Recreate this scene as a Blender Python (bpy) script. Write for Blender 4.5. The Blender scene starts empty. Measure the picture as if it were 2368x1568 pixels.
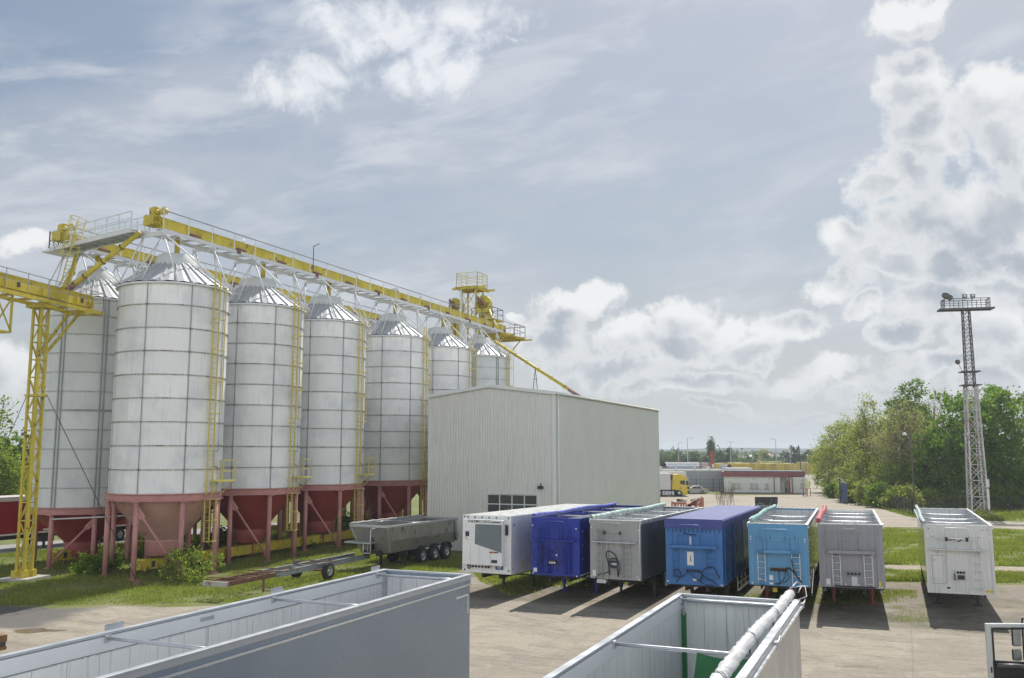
import bpy, math, random
import numpy as np
from mathutils import Vector, Matrix
R = math.radians
sc = bpy.context.scene
COL = sc.collection
rng = np.random.default_rng(7)
random.seed(7)

# ------------------------------------------------------------------ camera, sky, sun, exposure
CAMH, PITCH, FPX = 7.05, R(7.17), 2075.0
cam = bpy.data.objects.new('camera', bpy.data.cameras.new('camera')); COL.objects.link(cam)
cam.location = (0, 0, CAMH); cam.rotation_euler = (R(90) + PITCH, 0, 0)
cam.data.sensor_width = 36; cam.data.lens = 36 * FPX / 2367; cam.data.clip_end = 9000; cam.data.clip_start = .3
sc.camera = cam
SUN_AZ, SUN_EL = R(21), R(52)
SUNV = Vector((math.sin(SUN_AZ) * math.cos(SUN_EL), math.cos(SUN_AZ) * math.cos(SUN_EL), math.sin(SUN_EL)))
sl = bpy.data.lights.new('sun', 'SUN'); sl.energy = 4.6; sl.angle = R(.5); sl.color = (1, .955, .88)
so = bpy.data.objects.new('sun', sl); COL.objects.link(so); so.rotation_euler = SUNV.to_track_quat('Z', 'Y').to_euler()
sc.view_settings.view_transform = 'Standard'; sc.view_settings.look = 'None'; sc.view_settings.gamma = 1
sc.view_settings.exposure = .20

def ray(px, py):
    a = (px - 1183.5) / FPX; b = (784 - py) / FPX
    return Vector((a, math.cos(PITCH) - b * math.sin(PITCH), math.sin(PITCH) + b * math.cos(PITCH)))
def at(px, py, z=0.):
    d = ray(px, py); t = (z - CAMH) / d.z
    return Vector((d.x * t, d.y * t, z))
def atY(px, py, Y):
    d = ray(px, py); t = Y / d.y
    return Vector((d.x * t, Y, CAMH + d.z * t))

class NB:
    """tiny node builder"""
    def __init__(s, tree): s.t = tree; s.n = tree.nodes; s.l = tree.links
    def set(s, sock, v):
        if isinstance(v, bpy.types.NodeSocket): s.l.new(v, sock)
        elif v is not None: sock.default_value = v
    def m(s, op, a, b=None, c=None, clamp=False):
        n = s.n.new('ShaderNodeMath'); n.operation = op; n.use_clamp = clamp
        for i, v in enumerate((a, b, c)):
            if v is not None: s.set(n.inputs[i], v)
        return n.outputs[0]
    def v(s, op, a, b=None, out=0):
        n = s.n.new('ShaderNodeVectorMath'); n.operation = op
        s.set(n.inputs[0], a)
        if b is not None: s.set(n.inputs[3 if op == 'SCALE' else 1], b)
        return n.outputs[out]
    def xyz(s, x, y, z):
        n = s.n.new('ShaderNodeCombineXYZ')
        for i, q in enumerate((x, y, z)): s.set(n.inputs[i], q)
        return n.outputs[0]
    def sep(s, v):
        n = s.n.new('ShaderNodeSeparateXYZ'); s.set(n.inputs[0], v); return n.outputs
    def noise(s, vec, scale, detail=4, rough=.5, dist=0, color=False):
        n = s.n.new('ShaderNodeTexNoise'); s.set(n.inputs['Vector'], vec)
        s.set(n.inputs['Scale'], scale); n.inputs['Detail'].default_value = detail
        n.inputs['Roughness'].default_value = rough; n.inputs['Distortion'].default_value = dist
        return n.outputs[1 if color else 0]
    def ramp(s, v, a, b, lo=0., hi=1., smooth=True):
        n = s.n.new('ShaderNodeMapRange'); n.interpolation_type = 'SMOOTHSTEP' if smooth else 'LINEAR'
        n.clamp = True if not smooth else True
        for i, q in enumerate((v, a, b, lo, hi)): s.set(n.inputs[i], q)
        return n.outputs[0]
    def mix(s, f, a, b, mode='MIX'):
        n = s.n.new('ShaderNodeMix'); n.data_type = 'RGBA'; n.blend_type = mode
        s.set(n.inputs[0], f)
        for i, q in ((6, a), (7, b)):
            s.set(n.inputs[i], (*q, 1) if isinstance(q, tuple) and len(q) == 3 else q)
        return n.outputs[2]

# ---- world: Nishita sky under procedural cirrus veil and cumulus placed by direction
w = bpy.data.worlds.new('World'); sc.world = w; w.use_nodes = True
w.cycles.sampling_method = 'MANUAL'; w.cycles.sample_map_resolution = 512
nb = NB(w.node_tree); nb.n.clear()
out = nb.n.new('ShaderNodeOutputWorld'); bg = nb.n.new('ShaderNodeBackground'); nb.l.new(bg.outputs[0], out.inputs[0])
tc = nb.n.new('ShaderNodeTexCoord')
dirv = nb.v('NORMALIZE', tc.outputs['Generated'])
X, Y, Z = nb.sep(dirv)
az = nb.m('ARCTAN2', X, Y); el = nb.m('ARCSINE', Z)
sky = nb.n.new('ShaderNodeTexSky'); sky.sky_type = 'NISHITA'; sky.sun_disc = False
sky.sun_elevation = SUN_EL; sky.sun_rotation = SUN_AZ; sky.air_density = 1.4; sky.dust_density = 2.0
skyc = nb.v('SCALE', sky.outputs[0], .085)
AE = nb.xyz(az, el, 0)
# warp
wn = nb.noise(AE, 9, 5, .6, 0, True)
wv = nb.v('SCALE', nb.v('SUBTRACT', wn, (.5, .5, .5)), .09)
AW = nb.v('ADD', AE, wv)
def pxae(px, py):
    d = ray(px, py).normalized()
    return math.atan2(d.x, d.y), math.asin(d.z)
def blobs(lst, vec):
    tot = None
    for cx, cy, rx, ry in lst:
        a, e = pxae(cx, cy)
        q = nb.v('SUBTRACT', vec, (a, e, 0)); q = nb.v('MULTIPLY', q, (FPX / rx, FPX / ry, 0))
        l = nb.v('LENGTH', q, None, 1)
        b = nb.m('SUBTRACT', 1.25, l)
        tot = b if tot is None else nb.m('SMOOTH_MAX', tot, b, .25)
    return tot
CUM = [(2120,195,75,55),(2290,225,95,70),(2350,330,90,110),(2150,310,100,80),(2080,400,80,75),(2030,450,60,50),(2130,510,130,100),
 (2220,600,90,60),(1965,560,60,45),(2060,610,90,45),(1925,672,95,42),(2345,600,60,55),(2110,48,75,42),(2160,15,50,25),(2250,500,100,110),
 (1330,690,95,45),(1197,728,38,16),(1290,790,120,75),(1585,735,105,62),(1605,800,130,50),(1450,780,80,50),(1810,770,95,38),(1735,815,80,36),
 (1400,860,170,40),(1640,875,120,22),(1930,850,90,34),(1850,880,110,22),(2080,785,70,38),(2290,770,90,75),(2190,850,120,30),(1500,900,130,20),
 (60,560,75,32),(10,860,70,70),(2040,900,120,25),(1560,890,150,26),(1330,900,90,28),(1290,740,60,60),(1400,780,50,60),(1700,760,60,30),(2180,700,120,50),(2330,480,60,90),(2010,720,60,30),(1650,940,100,14),(1850,950,120,14),(2300,900,90,40)]
WIS = [(690,200,130,38),(780,165,130,40),(840,90,120,60),(790,40,90,40),(900,60,110,50),(930,170,60,60),(1010,110,60,60),(1090,60,130,45),
 (1130,105,60,60),(980,150,40,85),(1060,170,85,45),(1190,75,40,40),(1185,125,60,12)]
fb = nb.m('ADD', nb.m('MULTIPLY', nb.noise(AE, 13, 12, .66), .8), nb.m('MULTIPLY', nb.noise(AW, 50, 6, .65), .2))
f1 = nb.m('SUBTRACT', fb, .5)
bm = blobs(CUM, AW)
bu = blobs(CUM, nb.v('ADD', AW, (.012, .030, 0)))   # the same field a little further up toward the sun
dens = nb.m('ADD', nb.m('MULTIPLY', bm, 1.45), nb.m('MULTIPLY', f1, 3.9))
calpha = nb.ramp(dens, .20, .95)
fu = nb.m('SUBTRACT', nb.noise(nb.v('ADD', AE, (.007, .016, 0)), 8, 3, .48), .5)
under = nb.m('ADD', nb.m('MULTIPLY', bu, 1.3), nb.m('MULTIPLY', fu, 2.2))
grey = nb.m('MULTIPLY', nb.ramp(under, -.1, 1.05), nb.ramp(dens, .3, 1.6))
grey = nb.m('MULTIPLY', grey, nb.ramp(nb.noise(AW, 7, 3, .5), .3, .55, .6, 1.0))
ccol = nb.mix(grey, (.77, .78, .785), (.385, .425, .48))
calpha = nb.m('MULTIPLY', calpha, nb.ramp(el, .0, .13, .4, .96))
# wisps (thin, fibrous, white)
wf = nb.noise(nb.v('MULTIPLY', AE, (1, 1.15, 1)), 11, 10, .68, .5)
wm = blobs(WIS, nb.v('ADD', AE, nb.v('SCALE', nb.v('SUBTRACT', wn, (.5, .5, .5)), .10)))
wd = nb.m('ADD', wm, nb.m('MULTIPLY', nb.m('SUBTRACT', wf, .5), 4.2))
walpha = nb.m('MULTIPLY', nb.ramp(wd, .0, 1.25), .85)
# cirrus veil in long streaks
ca, sa_ = math.cos(.16), math.sin(.16)
AR = nb.xyz(nb.m('ADD', nb.m('MULTIPLY', az, ca), nb.m('MULTIPLY', el, sa_)), nb.m('MULTIPLY', nb.m('SUBTRACT', nb.m('MULTIPLY', el, ca), nb.m('MULTIPLY', az, sa_)), 3.6), 0)
ci = nb.noise(AR, 2.6, 8, .60, .3)
ci2 = nb.noise(nb.v('ADD', nb.v('MULTIPLY', AE, (.9, 1.6, 1)), (3.1, 7.7, 0)), 2.3, 4, .55, .3)
vright = nb.ramp(az, -.55, .30, .0, .16)
vlow = nb.ramp(el, .60, .06, 0, .34)
veil = nb.m('ADD', nb.m('ADD', vright, vlow), nb.m('ADD', nb.m('MULTIPLY', nb.m('SUBTRACT', ci, .5), 2.6), nb.m('MULTIPLY', nb.m('SUBTRACT', ci2, .5), 1.8)))
veil = nb.m('ADD', veil, .20, None, True)
base = nb.mix(.50, skyc, (.215, .265, .355))
col = nb.mix(nb.m('MULTIPLY', veil, .85), base, (.49, .52, .575))
stk = nb.m('MULTIPLY', nb.ramp(nb.noise(AR, 5.5, 8, .62, .35), .46, .66), nb.ramp(ci2, .32, .52))
col = nb.mix(nb.m('MULTIPLY', stk, .62), col, (.60, .63, .68))
col = nb.mix(nb.m('MULTIPLY', walpha, 1.0), col, (.78, .80, .83))
col = nb.mix(nb.ramp(el, .22, .02, 0, .70), col, (.51, .545, .565))
col = nb.mix(calpha, col, ccol)
col = nb.mix(nb.ramp(el, .085, .0, 0, .85), col, (.51, .545, .56))
# bright white clouds added out of view behind the camera to fill shaded walls
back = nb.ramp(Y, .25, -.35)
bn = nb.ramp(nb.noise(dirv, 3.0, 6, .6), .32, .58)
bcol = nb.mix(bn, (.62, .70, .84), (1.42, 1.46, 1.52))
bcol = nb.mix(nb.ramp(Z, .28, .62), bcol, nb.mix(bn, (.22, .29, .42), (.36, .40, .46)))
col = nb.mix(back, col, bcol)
col = nb.mix(nb.ramp(Z, .54, .78, 0, .62), col, (.06, .09, .15))      # sky overhead, out of view, darkened to deepen the ground shadows
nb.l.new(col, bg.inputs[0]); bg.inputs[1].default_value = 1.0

# ------------------------------------------------------------------ materials
MATS = {}
def M(name, col, rough=.6, metal=0., var=.10, scale=1.5, bump=0., bscale=12., dirt=None, streak=0., coat=0., groove=None):
    """procedural material. dirt=(colour, amount, scale); streak = strength of vertical run-off streaks"""
    if name in MATS: return MATS[name]
    m = bpy.data.materials.new(name); m.use_nodes = True; b = NB(m.node_tree)
    p = b.n['Principled BSDF']; t = b.n.new('ShaderNodeTexCoord').outputs['Object']
    n1 = b.noise(t, scale, 5, .6)
    c = b.mix(1.0, col, b.mix(n1, (1 - var * 2,) * 3, (1 + var * 2,) * 3), 'MULTIPLY')
    if streak:
        s = b.noise(b.v('MULTIPLY', t, (7, 7, .35)), 1.6, 4, .6)
        c = b.mix(b.ramp(s, .5, .72, 0, streak), c, b.mix(1.0, c, (.62, .6, .56), 'MULTIPLY'))
    if dirt:
        d = b.noise(t, dirt[2], 6, .68)
        c = b.mix(b.ramp(d, .72 - dirt[1] * .35, .78 - dirt[1] * .2), c, dirt[0])
    b.l.new(c, p.inputs['Base Color'])
    r = b.ramp(b.noise(t, scale * 3, 3), .3, .7, max(rough - .08, .04), min(rough + .08, 1)); b.l.new(r, p.inputs['Roughness'])
    p.inputs['Metallic'].default_value = metal; p.inputs['Coat Weight'].default_value = coat
    if bump:
        bn_ = b.n.new('ShaderNodeBump'); bn_.inputs['Strength'].default_value = min(1, bump); bn_.inputs['Distance'].default_value = .02 if bump < .5 else .05
        b.l.new(b.noise(t, bscale, 5, .6), bn_.inputs['Height']); b.l.new(bn_.outputs[0], p.inputs['Normal'])
    if groove:
        ax, pitch, dep = groove; q = b.sep(t)[ax]; g_ = b.m('PINGPONG', q, pitch / 2); g_ = b.ramp(g_, .0, .012, 0, 1)
        gb = b.n.new('ShaderNodeBump'); gb.inputs['Strength'].default_value = 1; gb.inputs['Distance'].default_value = dep; b.l.new(g_, gb.inputs['Height'])
        if p.inputs['Normal'].links: b.l.new(p.inputs['Normal'].links[0].from_socket, gb.inputs['Normal'])
        b.l.new(gb.outputs[0], p.inputs['Normal'])
        c2 = b.mix(b.m('MULTIPLY', b.m('SUBTRACT', 1, g_), .35), c, b.mix(1.0, c, (.35, .33, .3), 'MULTIPLY')); b.l.new(c2, p.inputs['Base Color'])
    MATS[name] = m; return m
RUST = (.13, .06, .035)
m_yel = M('yellow_paint', (.53, .43, .045), .55, 0, .2, .8, dirt=((.14, .08, .025), .45, 2.0), streak=.6)
m_yel2 = M('yellow_ladder_paint', (.58, .49, .12), .5, 0, .08, 1)
m_wht = M('white_steel_paint', (.66, .67, .68), .5, 0, .07, 1.2, dirt=((.12, .08, .06), .28, 1.6))
m_rail = M('weathered_rail', (.34, .33, .33), .55, 0, .3, .5)
m_drk = M('dark_steel', (.05, .045, .045), .6, 0, .2, 3)
m_blk = M('black_rubber', (.018, .018, .02), .75, 0, .2, 6, bump=.2, bscale=40)
m_blkp = M('black_plastic', (.02, .02, .022), .4, 0, .1, 6)
m_galv = M('galvanised_steel', (.50, .52, .55), .42, .7, .08, 2.0)
m_roof = M('galvanised_roof', (.50, .515, .53), .6, .15, .10, .9, dirt=((.40, .385, .35), .3, .8))
m_cap = M('painted_cap', (.60, .61, .61), .55, 0, .08, 1)
m_pink = M('faded_red_paint', (.47, .225, .205), .65, 0, .2, .8, dirt=((.30, .12, .10), .35, 3))
m_red = M('deep_red_paint', (.30, .048, .043), .55, 0, .2, .7, dirt=((.15, .035, .03), .4, 2))
m_pinkcone = M('bleached_red_cone', (.50, .29, .24), .7, 0, .15, .6, dirt=((.34, .13, .10), .5, .9))
m_alu = M('aluminium_wall', (.58, .60, .62), .36, .72, .06, .7, streak=.3)
m_aluin = M('aluminium_interior', (.68, .69, .68), .5, .2, .09, .8, streak=.55)
m_rimrail = M('aluminium_top_rail', (.72, .74, .76), .3, .6, .05, 1)
m_chas = M('chassis_black', (.035, .033, .034), .6, 0, .3, 2, dirt=((.10, .06, .04), .3, 4))
m_chrome = M('worn_rim', (.45, .46, .47), .35, .8, .15, 4)
m_glass = M('dark_glass', (.045, .055, .06), .08, 0, .3, 2)
m_rust = M('rusty_steel', (.19, .10, .065), .8, 0, .3, 3, dirt=((.09, .04, .03), .5, 5))
m_white = M('white_plaster', (.74, .74, .72), .8, 0, .06, .4, streak=.25)
m_conc = M('concrete_block', (.38, .36, .33), .9, 0, .15, 2, bump=.3)

# ------------------------------------------------------------------ mesh builder
class MB:
    def __init__(s): s.V = []; s.F = []; s.I = []; s.S = []; s.k = 0; s.sm = False
    def mat(s, k): s.k = k; return s
    def face(s, idx): s.F.append(idx); s.I.append(s.k); s.S.append(s.sm)
    def hexa(s, P):
        b = len(s.V); s.V += [tuple(p) for p in P]; sm = s.sm; s.sm = False
        for f in ((0,3,2,1),(4,5,6,7),(0,1,5,4),(1,2,6,5),(2,3,7,6),(3,0,4,7)): s.face(tuple(b + i for i in f))
        s.sm = sm; return s
    def box(s, x0, x1, y0, y1, z0, z1):
        return s.hexa([(x0,y0,z0),(x1,y0,z0),(x1,y1,z0),(x0,y1,z0),(x0,y0,z1),(x1,y0,z1),(x1,y1,z1),(x0,y1,z1)])
    def cbox(s, c, d): return s.box(c[0]-d[0]/2, c[0]+d[0]/2, c[1]-d[1]/2, c[1]+d[1]/2, c[2]-d[2]/2, c[2]+d[2]/2)
    def frame(s, p, q, up=(0, 0, 1)):
        p = Vector(p); q = Vector(q); d = (q - p).normalized(); u = Vector(up)
        if abs(d.dot(u)) > .98: u = Vector((1, 0, 0))
        a = d.cross(u).normalized(); b = a.cross(d).normalized(); return p, q, a, b
    def beam(s, p, q, w=.06, h=None):
        h = w if h is None else h
        p, q, a, b = s.frame(p, q); P = []
        for c in (p, q):
            P += [c - a*w/2 - b*h/2, c + a*w/2 - b*h/2, c + a*w/2 + b*h/2, c - a*w/2 + b*h/2]
        return s.hexa(P)
    def tube(s, p, q, r=.03, n=6, r2=None, cap=True):
        r2 = r if r2 is None else r2
        p, q, a, b = s.frame(p, q); k = len(s.V)
        for c, rr in ((p, r), (q, r2)):
            for i in range(n):
                t = 2 * math.pi * i / n; s.V.append(tuple(c + (a * math.cos(t) + b * math.sin(t)) * rr))
        sm = s.sm; s.sm = True
        for i in range(n): j = (i + 1) % n; s.face((k+i, k+j, k+n+j, k+n+i))
        s.sm = False
        if cap: s.face(tuple(k + n - 1 - i for i in range(n))); s.face(tuple(k + n + i for i in range(n)))
        s.sm = sm; return s
    def path(s, pts, r=.02, n=6, rad=None):
        pts = [Vector(p) for p in pts]; k = len(s.V); prev = None
        for i, c in enumerate(pts):
            d = (pts[min(i+1, len(pts)-1)] - pts[max(i-1, 0)]).normalized()
            u = prev if prev is not None else (Vector((0, 0, 1)) if abs(d.z) < .95 else Vector((1, 0, 0)))
            a = d.cross(u).normalized(); b = a.cross(d).normalized(); prev = b
            rr = r if rad is None else rad(i)
            for j in range(n):
                t = 2 * math.pi * j / n
                q = rr if not hasattr(rr, '__len__') else rr[j]
                s.V.append(tuple(c + (a * math.cos(t) + b * math.sin(t)) * q))
        sm = s.sm; s.sm = True
        for i in range(len(pts) - 1):
            for j in range(n): j2 = (j + 1) % n; s.face((k+i*n+j, k+i*n+j2, k+(i+1)*n+j2, k+(i+1)*n+j))
        s.sm = False; s.face(tuple(k + n - 1 - i for i in range(n))); e = k + (len(pts)-1)*n; s.face(tuple(e + i for i in range(n)))
        s.sm = sm; return s
    def lathe(s, prof, n=32, c=(0, 0, 0), axis='z', a0=0., a1=2*math.pi, smooth=True):
        k = len(s.V); full = abs(a1 - a0 - 2*math.pi) < 1e-6; m = n if full else n + 1
        for r, z in prof:
            for i in range(m):
                t = a0 + (a1 - a0) * i / n; x, y = r * math.sin(t), r * math.cos(t)
                P = (x, y, z) if axis == 'z' else ((z, x, y) if axis == 'x' else (x, z, y))
                s.V.append((P[0]+c[0], P[1]+c[1], P[2]+c[2]))
        sm = s.sm; s.sm = smooth
        for q in range(len(prof) - 1):
            for i in range(n):
                j = (i + 1) % m; s.face((k+q*m+i, k+q*m+j, k+(q+1)*m+j, k+(q+1)*m+i))
        s.sm = sm; return s
    def quad(s, *P):
        k = len(s.V); s.V += [tuple(p) for p in P]; s.face(tuple(range(k, k + len(P)))); return s
    def prism(s, poly, z0, z1):
        k = len(s.V); n = len(poly); s.V += [(p[0], p[1], z0) for p in poly] + [(p[0], p[1], z1) for p in poly]
        s.face(tuple(k + n - 1 - i for i in range(n))); s.face(tuple(k + n + i for i in range(n)))
        for i in range(n): j = (i + 1) % n; s.face((k+i, k+j, k+n+j, k+n+i))
        return s
    def build(s, name, mats, parent=None, bevel=0):
        me = bpy.data.meshes.new(name); me.from_pydata(s.V, [], s.F); me.update()
        if not isinstance(mats, (list, tuple)): mats = [mats]
        for m in mats: me.materials.append(m)
        me.polygons.foreach_set('material_index', s.I); me.polygons.foreach_set('use_smooth', s.S)
        o = bpy.data.objects.new(name, me); COL.objects.link(o)
        if parent: o.parent = parent
        if bevel:
            b = o.modifiers.new('bevel', 'BEVEL'); b.width = bevel; b.segments = 2; b.limit_method = 'ANGLE'
        return o
def npmesh(name, V, F, mats, parent=None, idx=None):
    """V (n,3), F (m,k) numpy"""
    me = bpy.data.meshes.new(name); n = len(V); m, k = F.shape
    me.vertices.add(n); me.vertices.foreach_set('co', V.astype(np.float32).ravel())
    me.loops.add(m*k); me.loops.foreach_set('vertex_index', F.astype(np.int32).ravel())
    me.polygons.add(m); me.polygons.foreach_set('loop_start', np.arange(0, m*k, k, dtype=np.int32)); me.polygons.foreach_set('loop_total', np.full(m, k, np.int32))
    for q in (mats if isinstance(mats, (list, tuple)) else [mats]): me.materials.append(q)
    if idx is not None: me.polygons.foreach_set('material_index', idx.astype(np.int32))
    me.update(calc_edges=True); me.validate()
    o = bpy.data.objects.new(name, me); COL.objects.link(o)
    if parent: o.parent = parent
    return o
def tag(o, label=None, cat=None, group=None, kind=None):
    if label: o['label'] = label
    if cat: o['category'] = cat
    if group: o['group'] = group
    if kind: o['kind'] = kind
    return o
def thing(name, label, cat, loc=(0, 0, 0), rz=0., group=None):
    o = bpy.data.objects.new(name, None); COL.objects.link(o); o.location = loc; o.rotation_euler = (0, 0, rz)
    o.empty_display_size = .3
    return tag(o, label, cat, group)
def children(o): return [c for c in bpy.data.objects if c.parent == o]
def copy_tree(o, kids=None, parent=None):
    c = o.copy(); COL.objects.link(c); c.parent = parent
    for ch in children(o): copy_tree(ch, None, c)
    return c
def text(parent, s, size, loc, rot, m, name='lettering', ext=.004, bold=0.):
    cu = bpy.data.curves.new('t', 'FONT'); cu.body = s; cu.size = size; cu.extrude = ext; cu.align_x = 'CENTER'; cu.align_y = 'CENTER'; cu.offset = bold
    to = bpy.data.objects.new('t', cu); COL.objects.link(to); bpy.context.view_layer.update()
    me = bpy.data.meshes.new_from_object(to.evaluated_get(bpy.context.evaluated_depsgraph_get())); me.materials.clear(); me.materials.append(m)
    bpy.data.objects.remove(to); o = bpy.data.objects.new(name, me); COL.objects.link(o); o.parent = parent; o.location = loc; o.rotation_euler = rot
    return o

TH = R(23.4); US = Vector((math.sin(TH), math.cos(TH), 0)); VS = Vector((math.cos(TH), -math.sin(TH), 0))
S0 = Vector((-20.6, 54.1, 0))
def site(t, s, z=0.): return S0 + VS * t + US * s + Vector((0, 0, z))

# ------------------------------------------------------------------ ground, yard, roads
def ground_mat(name, kind):
    m = bpy.data.materials.new(name); m.use_nodes = True; b = NB(m.node_tree); p = b.n['Principled BSDF']
    t = b.n.new('ShaderNodeTexCoord').outputs['Object']
    x, y, z = b.sep(t)
    s = b.m('ADD', b.m('MULTIPLY', x, math.sin(TH)), b.m('MULTIPLY', y, math.cos(TH)))
    v = b.m('SUBTRACT', b.m('MULTIPLY', x, math.cos(TH)), b.m('MULTIPLY', y, math.sin(TH)))
    sv = b.xyz(v, s, 0)
    big = b.noise(t, .12, 4, .6); mid = b.noise(t, .9, 6, .65); fine = b.noise(t, 9, 6, .7)
    if kind == 'grass':
        c = b.mix(b.ramp(mid, .3, .7), (.14, .165, .045), (.22, .235, .085))
        c = b.mix(b.ramp(b.noise(t, .3, 6, .65), .47, .64, 0, .75), c, (.30, .275, .15))
        c = b.mix(b.ramp(fine, .3, .75, 0, .55), c, (.07, .10, .02))
        fl = b.noise(t, 3.4, 3, .8); c = b.mix(b.ramp(fl, .70, .76, 0, .35), c, (.34, .35, .20))
        bumpd, bs = .12, 5
    elif kind == 'concrete':
        sj = b.m('ADD', s, b.m('MULTIPLY', b.m('SUBTRACT', b.noise(b.v('MULTIPLY', sv, (.12, .8, 1)), 1, 4), .5), .8))
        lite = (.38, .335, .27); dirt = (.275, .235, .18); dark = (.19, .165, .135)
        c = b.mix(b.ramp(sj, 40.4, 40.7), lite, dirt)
        c = b.mix(b.ramp(sj, 44.2, 44.5), c, (.325, .29, .24)); c = b.mix(b.ramp(sj, 47.0, 47.4), c, dirt)
        # tyre tracks running across the yard
        tr = b.noise(b.v('MULTIPLY', sv, (.22, .55, 1)), 1.0, 9, .70, 1.2)
        c = b.mix(b.ramp(tr, .50, .66, 0, .5), c, dark)
        tr2 = b.noise(b.v('MULTIPLY', sv, (.75, 2.4, 1)), 1.0, 9, .75, 2.2)
        c = b.mix(b.ramp(tr2, .48, .70, 0, .38), c, (.21, .18, .14))
        c = b.mix(b.ramp(big, .55, .7, 0, .5), c, (.38, .34, .285))
        st = b.noise(b.v('MULTIPLY', sv, (.5, 1.2, 1)), .8, 8, .75); c = b.mix(b.ramp(st, .54, .64, 0, .65), c, (.15, .13, .105)); pt = b.noise(sv, .22, 5, .6, .6); c = b.mix(b.ramp(pt, .50, .56, 0, .45), c, (.23, .21, .18))
        patch_n = b.noise(t, .35, 4, .6); oz = b.m('MULTIPLY', b.ramp(sj, 39.2, 41.5), b.ramp(sj, 56, 46)); c = b.mix(b.m('MULTIPLY', oz, b.ramp(patch_n, .42, .60, .1, .6)), c, (.10, .09, .075))  # patchy darker band where the row of trailers stands
        # weeds in the dirt strip
        gz = b.m('MULTIPLY', b.ramp(sj, 40.8, 41.4), b.ramp(b.noise(t, .7, 6, .7), .55, .63, 0, .75))
        c = b.mix(gz, c, (.12, .15, .035))
        c = b.mix(b.ramp(fine, .35, .75, .0, .4), c, (.17, .15, .12)); c = b.mix(b.ramp(b.noise(t, 1.7, 9, .8), .50, .68, 0, .45), c, (.44, .40, .335))
        silo_shade = b.m('MULTIPLY', b.ramp(b.m('ADD', x, b.m('MULTIPLY', mid, 1.5)), -17.5, -19.0), b.ramp(b.m('ADD', y, b.m('MULTIPLY', mid, 1.5)), 37.6, 38.4)); c = b.mix(b.m('MULTIPLY', silo_shade, .9), c, (.12, .115, .11))  # cast shadow of the silos painted into the yard colour as a dark patch
        # slab joints
        j = b.m('PINGPONG', b.m('ADD', s, b.m('MULTIPLY', mid, .25)), 2.9); c = b.mix(b.ramp(j, .05, .015, 0, .35), c, (.10, .09, .075))
        j2 = b.m('PINGPONG', b.m('ADD', v, b.m('MULTIPLY', mid, .12)), 3.1); c = b.mix(b.ramp(j2, .04, .015, 0, .22), c, (.12, .10, .08))
        cr = b.noise(b.v('MULTIPLY', sv, (.4, 1, 1)), .7, 8, .7); cr = b.m('ABSOLUTE', b.m('SUBTRACT', cr, .5)); c = b.mix(b.ramp(cr, .006, .001, 0, .6), c, (.09, .08, .065))
        bumpd, bs = .03, 14
    elif kind == 'backyard':
        c = b.mix(b.ramp(mid, .3, .7), (.33, .29, .235), (.40, .36, .30))
        tr = b.noise(b.v('MULTIPLY', t, (.06, .5, 1)), 1.0, 5, .62, .8)
        c = b.mix(b.ramp(tr, .50, .66, 0, .5), c, (.22, .19, .155))
        cr = b.noise(t, .12, 8, .7); cr = b.m('ABSOLUTE', b.m('SUBTRACT', cr, .5)); c = b.mix(b.ramp(cr, .006, .001, 0, .7), c, (.12, .11, .09))
        c = b.mix(b.ramp(b.noise(t, .35, 6, .7), .62, .72, 0, .5), c, (.16, .15, .09))
        bumpd, bs = .03, 10
    elif kind == 'asphalt':
        c = b.mix(b.ramp(mid, .3, .7), (.27, .265, .26), (.33, .32, .30)); bumpd, bs = .01, 10
    else:  # dirt
        c = b.mix(b.ramp(mid, .3, .7), (.30, .26, .20), (.38, .33, .26)); c = b.mix(b.ramp(fine, .5, .7, 0, .4), c, (.15, .13, .08)); bumpd, bs = .03, 10
    b.l.new(c, p.inputs['Base Color']); p.inputs['Roughness'].default_value = .92; p.inputs['Specular IOR Level'].default_value = .25
    bn_ = b.n.new('ShaderNodeBump'); bn_.inputs['Strength'].default_value = .8; bn_.inputs['Distance'].default_value = bumpd
    b.l.new(b.noise(t, bs, 6, .7), bn_.inputs['Height']); b.l.new(bn_.outputs[0], p.inputs['Normal'])
    return m
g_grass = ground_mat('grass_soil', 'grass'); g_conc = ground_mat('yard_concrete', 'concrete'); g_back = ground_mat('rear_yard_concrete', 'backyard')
g_asph = ground_mat('asphalt', 'asphalt'); g_dirt = ground_mat('dirt_path', 'dirt')
MB().quad((-4000, -300, 0), (4000, -300, 0), (4000, 7000, 0), (-4000, 7000, 0)).build('ground', g_grass)['kind'] = 'structure'
def region(name, pts, m, z, jit=.25, step=.7):
    """pts: list of (x, y) world; ragged outline"""
    P = []; n = len(pts); r = random.Random(len(pts) * 7 + int(z * 1e4))
    for i in range(n):
        a = Vector(pts[i][:2]); b = Vector(pts[(i+1) % n][:2]); L = (b - a).length; k = max(1, min(150, int(L / step)))
        d = (b - a) / max(L, 1e-6); nn = Vector((-d.y, d.x)); off = 0
        for q in range(k):
            off = off * .6 + r.uniform(-jit, jit) * .6
            P.append(a + d * (L * q / k) + nn * (off if q else 0))
    mb = MB(); mb.quad(*[(p.x, p.y, z) for p in P]); o = mb.build(name, m)
    o['kind'] = 'structure'; return o
def px(lst): return [at(*p)[:2] for p in lst]
yard_edge = [(-900,1400),(0,1400),(150,1408),(300,1402),(420,1404),(560,1396),(800,1362),(1000,1338),(1068,1322),(1110,1335),(1180,1372),(1300,1352),(1500,1346),(1700,1348),(2036,1346),(2367,1353),(2900,1366)]
region('yard', px(yard_edge) + [(60, 5), (-45, 5)], g_conc, .008)
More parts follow.
